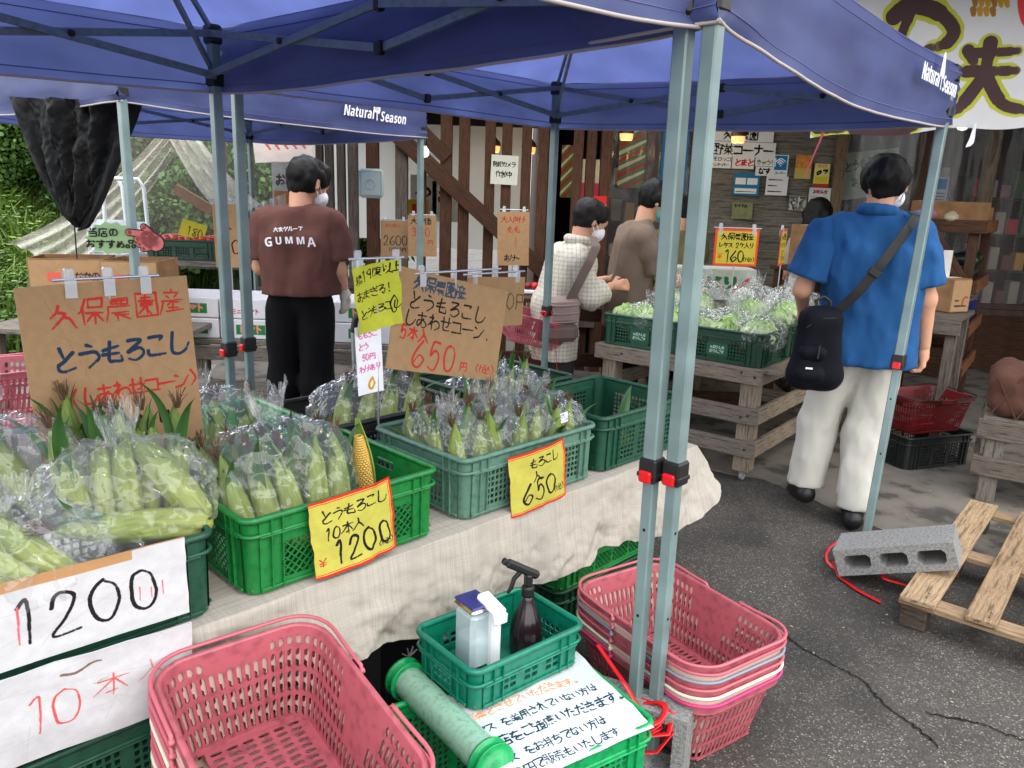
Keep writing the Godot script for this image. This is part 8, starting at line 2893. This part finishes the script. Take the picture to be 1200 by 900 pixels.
	for k in 8:
		var lower := k % 2 == 0
		crate_box("tomato_box", "white tomato box with green print on the bench, %s layer, %s from the left" % ["lower" if lower else "upper", ORD[k / 2]], Vector3(-1.90 + (k / 2) * 0.335, 0.622 if lower else 0.742, -4.72 + rng.randf_range(-0.01, 0.01)), rng.randf_range(-2, 2), Vector3(0.325, 0.115, 0.40), ti if k != 3 else tj, tm, "white tomato boxes, %s layer" % ("lower" if lower else "upper"), not lower)
	# tomato crate on a rack farther back
	var tr2 := thing("tomato_rack", "dark wooden rack carrying the tomato crate", "rack", Vector3(-2.35, 0, -5.75))
	board("top", Vector3(-0.55, 0.955, 0), Vector3(0.75, 0.955, 0), 0.5, 0.04, M.weathered, tr2)
	for x in [-0.5, 0.7]:
		for z in [-0.2, 0.2]:
			board("leg", Vector3(x, 0, z), Vector3(x, 0.935, z), 0.07, 0.07, M.weathered, tr2)
	board("rail", Vector3(-0.5, 0.6, 0.22), Vector3(0.7, 0.6, 0.22), 0.03, 0.09, M.weathered, tr2)
	crate("plastic_crate", "black-green crate heaped with tomatoes before the hedge", Vector3(-2.34, 0.976, -5.70), 0.0, 0.52, 0.36, 0.14, "square", M.green_deep)
	var tom := MB.new()
	tom.lathe([[0.0, -0.022], [0.018, -0.018], [0.027, 0.0], [0.019, 0.018], [0.006, 0.021], [0.0, 0.018]], 10)
	var tmesh := tom.mesh()
	var tmm := [mat(Color(0.78, 0.16, 0.10), 0.3), mat(Color(0.80, 0.34, 0.12), 0.3)]
	for k in 40:
		solo("tomato", "small red tomato heaped in the black-green crate", "tomato", tmesh, tmm[k % 2], T(-2.56 + (k % 10) * 0.049 + rng.randf_range(-0.006, 0.006), 1.115 + rng.randf_range(-0.006, 0.01), -5.83 + (k / 10) * 0.085, rng.randf() * 360.0), "tomatoes in the black-green crate")
	var yc := blank(160, 110, Color(0.80, 0.74, 0.24), 0.02)
	write(yc, "180", 40, 40, 50, Color(0.2, 0.2, 0.1), 3.0)
	sign_at("price_card", "tilted yellow price card among the tomatoes", "card", yc, Vector3(-2.30, 1.18, -5.62), 0.17, 0.12, 20.0, -10.0, -18.0, 0.002)
	# cardboard sign on the bench
	var cs := cardboard_image(130, 320, 71)
	write(cs, "イ", 10, 20, 46, Color(0.2, 0.14, 0.1), 4.0)
	write(cs, "ト", 40, 100, 46, Color(0.2, 0.14, 0.1), 4.0)
	write(cs, "1", 30, 180, 70, Color(0.2, 0.14, 0.1), 4.0)
	write(cs, "0", 70, 180, 70, Color(0.2, 0.14, 0.1), 3.0)
	sign_at("cardboard_sign", "narrow tall cardboard sign left of the paired left legs", "sign", cs, Vector3(-1.80, 1.19, -4.95), 0.19, 0.39, 0, 0, 1.0, 0.006)
	clip_stand(Vector3(-1.80, 0.62, -4.965), 0.78, 0, 0.16, 1, "wire stand of the narrow tall sign")
	var os := blank(160, 220, Color(0.62, 0.62, 0.60), 0.03)
	write(os, "おと", 24, 60, 54, Color(0.25, 0.25, 0.25), 5.0)
	os.fill_rect(Rect2i(10, 140, 140, 80), Color(0.60, 0.40, 0.22))
	sign_at("grey_board", "grey board with an orange foot behind the net, beside the brown shirt", "sign", os, Vector3(-2.12, 1.52, -7.3), 0.24, 0.40, 0, 0, 0, 0.006)
	# recommendation flag: green burst with a pointing red hand, clipped over the big sign
	var hs := thing("recommendation_tag", "green star tag with a pointing red hand above the big left sign", "tag", Vector3(-1.005, 1.358, -2.02), 12.0)
	hs.scale = Vector3.ONE * 1.28
	var sm := MB.new()
	var ring := PackedVector3Array()
	for k in 28:
		var a := TAU * k / 28.0
		var r := 1.0 if k % 2 == 0 else 0.86
		ring.append(Vector3(cos(a) * 0.050 * r - 0.022, sin(a) * 0.033 * r, 0))
	for k in 28:
		sm.tri_out(Vector3(-0.018, 0, 0), ring[k], ring[(k + 1) % 28], Vector3.BACK)
		sm.tri_out(Vector3(-0.018, 0, -0.002), ring[k] - Vector3(0, 0, 0.002), ring[(k + 1) % 28] - Vector3(0, 0, 0.002), Vector3.FORWARD)
		sm.quad_out(ring[k], ring[(k + 1) % 28], ring[(k + 1) % 28] - Vector3(0, 0, 0.002), ring[k] - Vector3(0, 0, 0.002), ring[k])
	part("star", sm.mesh(), mat(Color(0.66, 0.80, 0.56), 0.6), hs)
	part("writing", stroke_mesh("当店の", 0.0165, 0.0024), M.black, hs, T(-0.064, 0.020, 0.002))
	part("writing", stroke_mesh("おすすめ品", 0.0165, 0.0028), M.black, hs, T(-0.070, -0.003, 0.002))
	for e in [0, 1]:
		var hb := MB.new()
		var gr := 0.0022 if e == 0 else 0.0
		for q in [[0.012, 0.013, 0.045, 0.010, 0.0055], [0.046, 0.002, 0.060, -0.007, 0.0155], [0.026, 0.0, 0.046, 0.0, 0.0052], [0.029, -0.0105, 0.048, -0.009, 0.0050], [0.040, 0.024, 0.052, 0.012, 0.0052], [0.036, -0.0195, 0.050, -0.016, 0.0046]]:
			var a := Vector3(q[0], q[1], 0)
			var b := Vector3(q[2], q[3], 0)
			var rad: float = q[4] + gr
			hb.bar(a, b, 0.002 + 0.001 * (1 - e), rad * 2.0, Vector3.UP)
			for p in [a, b]:
				hb.lathe([[0.0, -0.001], [rad, -0.001], [rad, 0.001], [0.0, 0.001]], 12, Transform3D(Basis(Vector3.RIGHT, Vector3.BACK, Vector3.DOWN), p))
		part("hand" if e == 1 else "hand_outline", hb.mesh(), mat(Color(0.86, 0.46, 0.42), 0.6) if e == 1 else M.black, hs, T(0, 0, 0.004 + 0.003 * e))
	# hand cart behind the yellow note
	var hc := thing("hand_cart", "chrome hand cart with a black grip behind the yellow note", "cart", Vector3(-0.74, 0, -3.55), 10.0)
	var hb := MB.new()
	hb.tube(PackedVector3Array([Vector3(0.02, 0.1, 0), Vector3(0.0, 0.86, 0), Vector3(0.01, 0.92, 0), Vector3(0.04, 0.95, 0), Vector3(0.20, 0.955, 0.0), Vector3(0.23, 0.92, 0), Vector3(0.235, 0.1, 0)]), 0.012, 8)
	part("frame", hb.mesh(), M.steel, hc)
	var gb := MB.new()
	gb.tube(PackedVector3Array([Vector3(0.0, 0.86, 0), Vector3(0.01, 0.92, 0), Vector3(0.04, 0.95, 0), Vector3(0.19, 0.955, 0.0)]), 0.016, 8)
	part("grip", gb.mesh(), M.black, hc)
	part("platform", bxm(0.42, 0.02, 0.5, 0.005), M.steel, hc, T(0.12, 0.10, -0.2))
	for x in [-0.06, 0.30]:
		for z in [0.0, -0.4]:
			var wb := MB.new()
			wb.lathe([[0.0, -0.012], [0.04, -0.012], [0.045, 0.0], [0.04, 0.012], [0.0, 0.012]], 16, Transform3D(Basis(Vector3.UP, Vector3.RIGHT, Vector3.FORWARD), Vector3(x, 0.045, z)))
			part("wheel", wb.mesh(), M.black, hc)

func _ready() -> void:
	rng.seed = 2024
	make_camera_and_light()
	make_textures()
	make_ground()
	make_tents()
	make_table()
	make_foreground()
	make_shop()
	make_left()
	make_people()
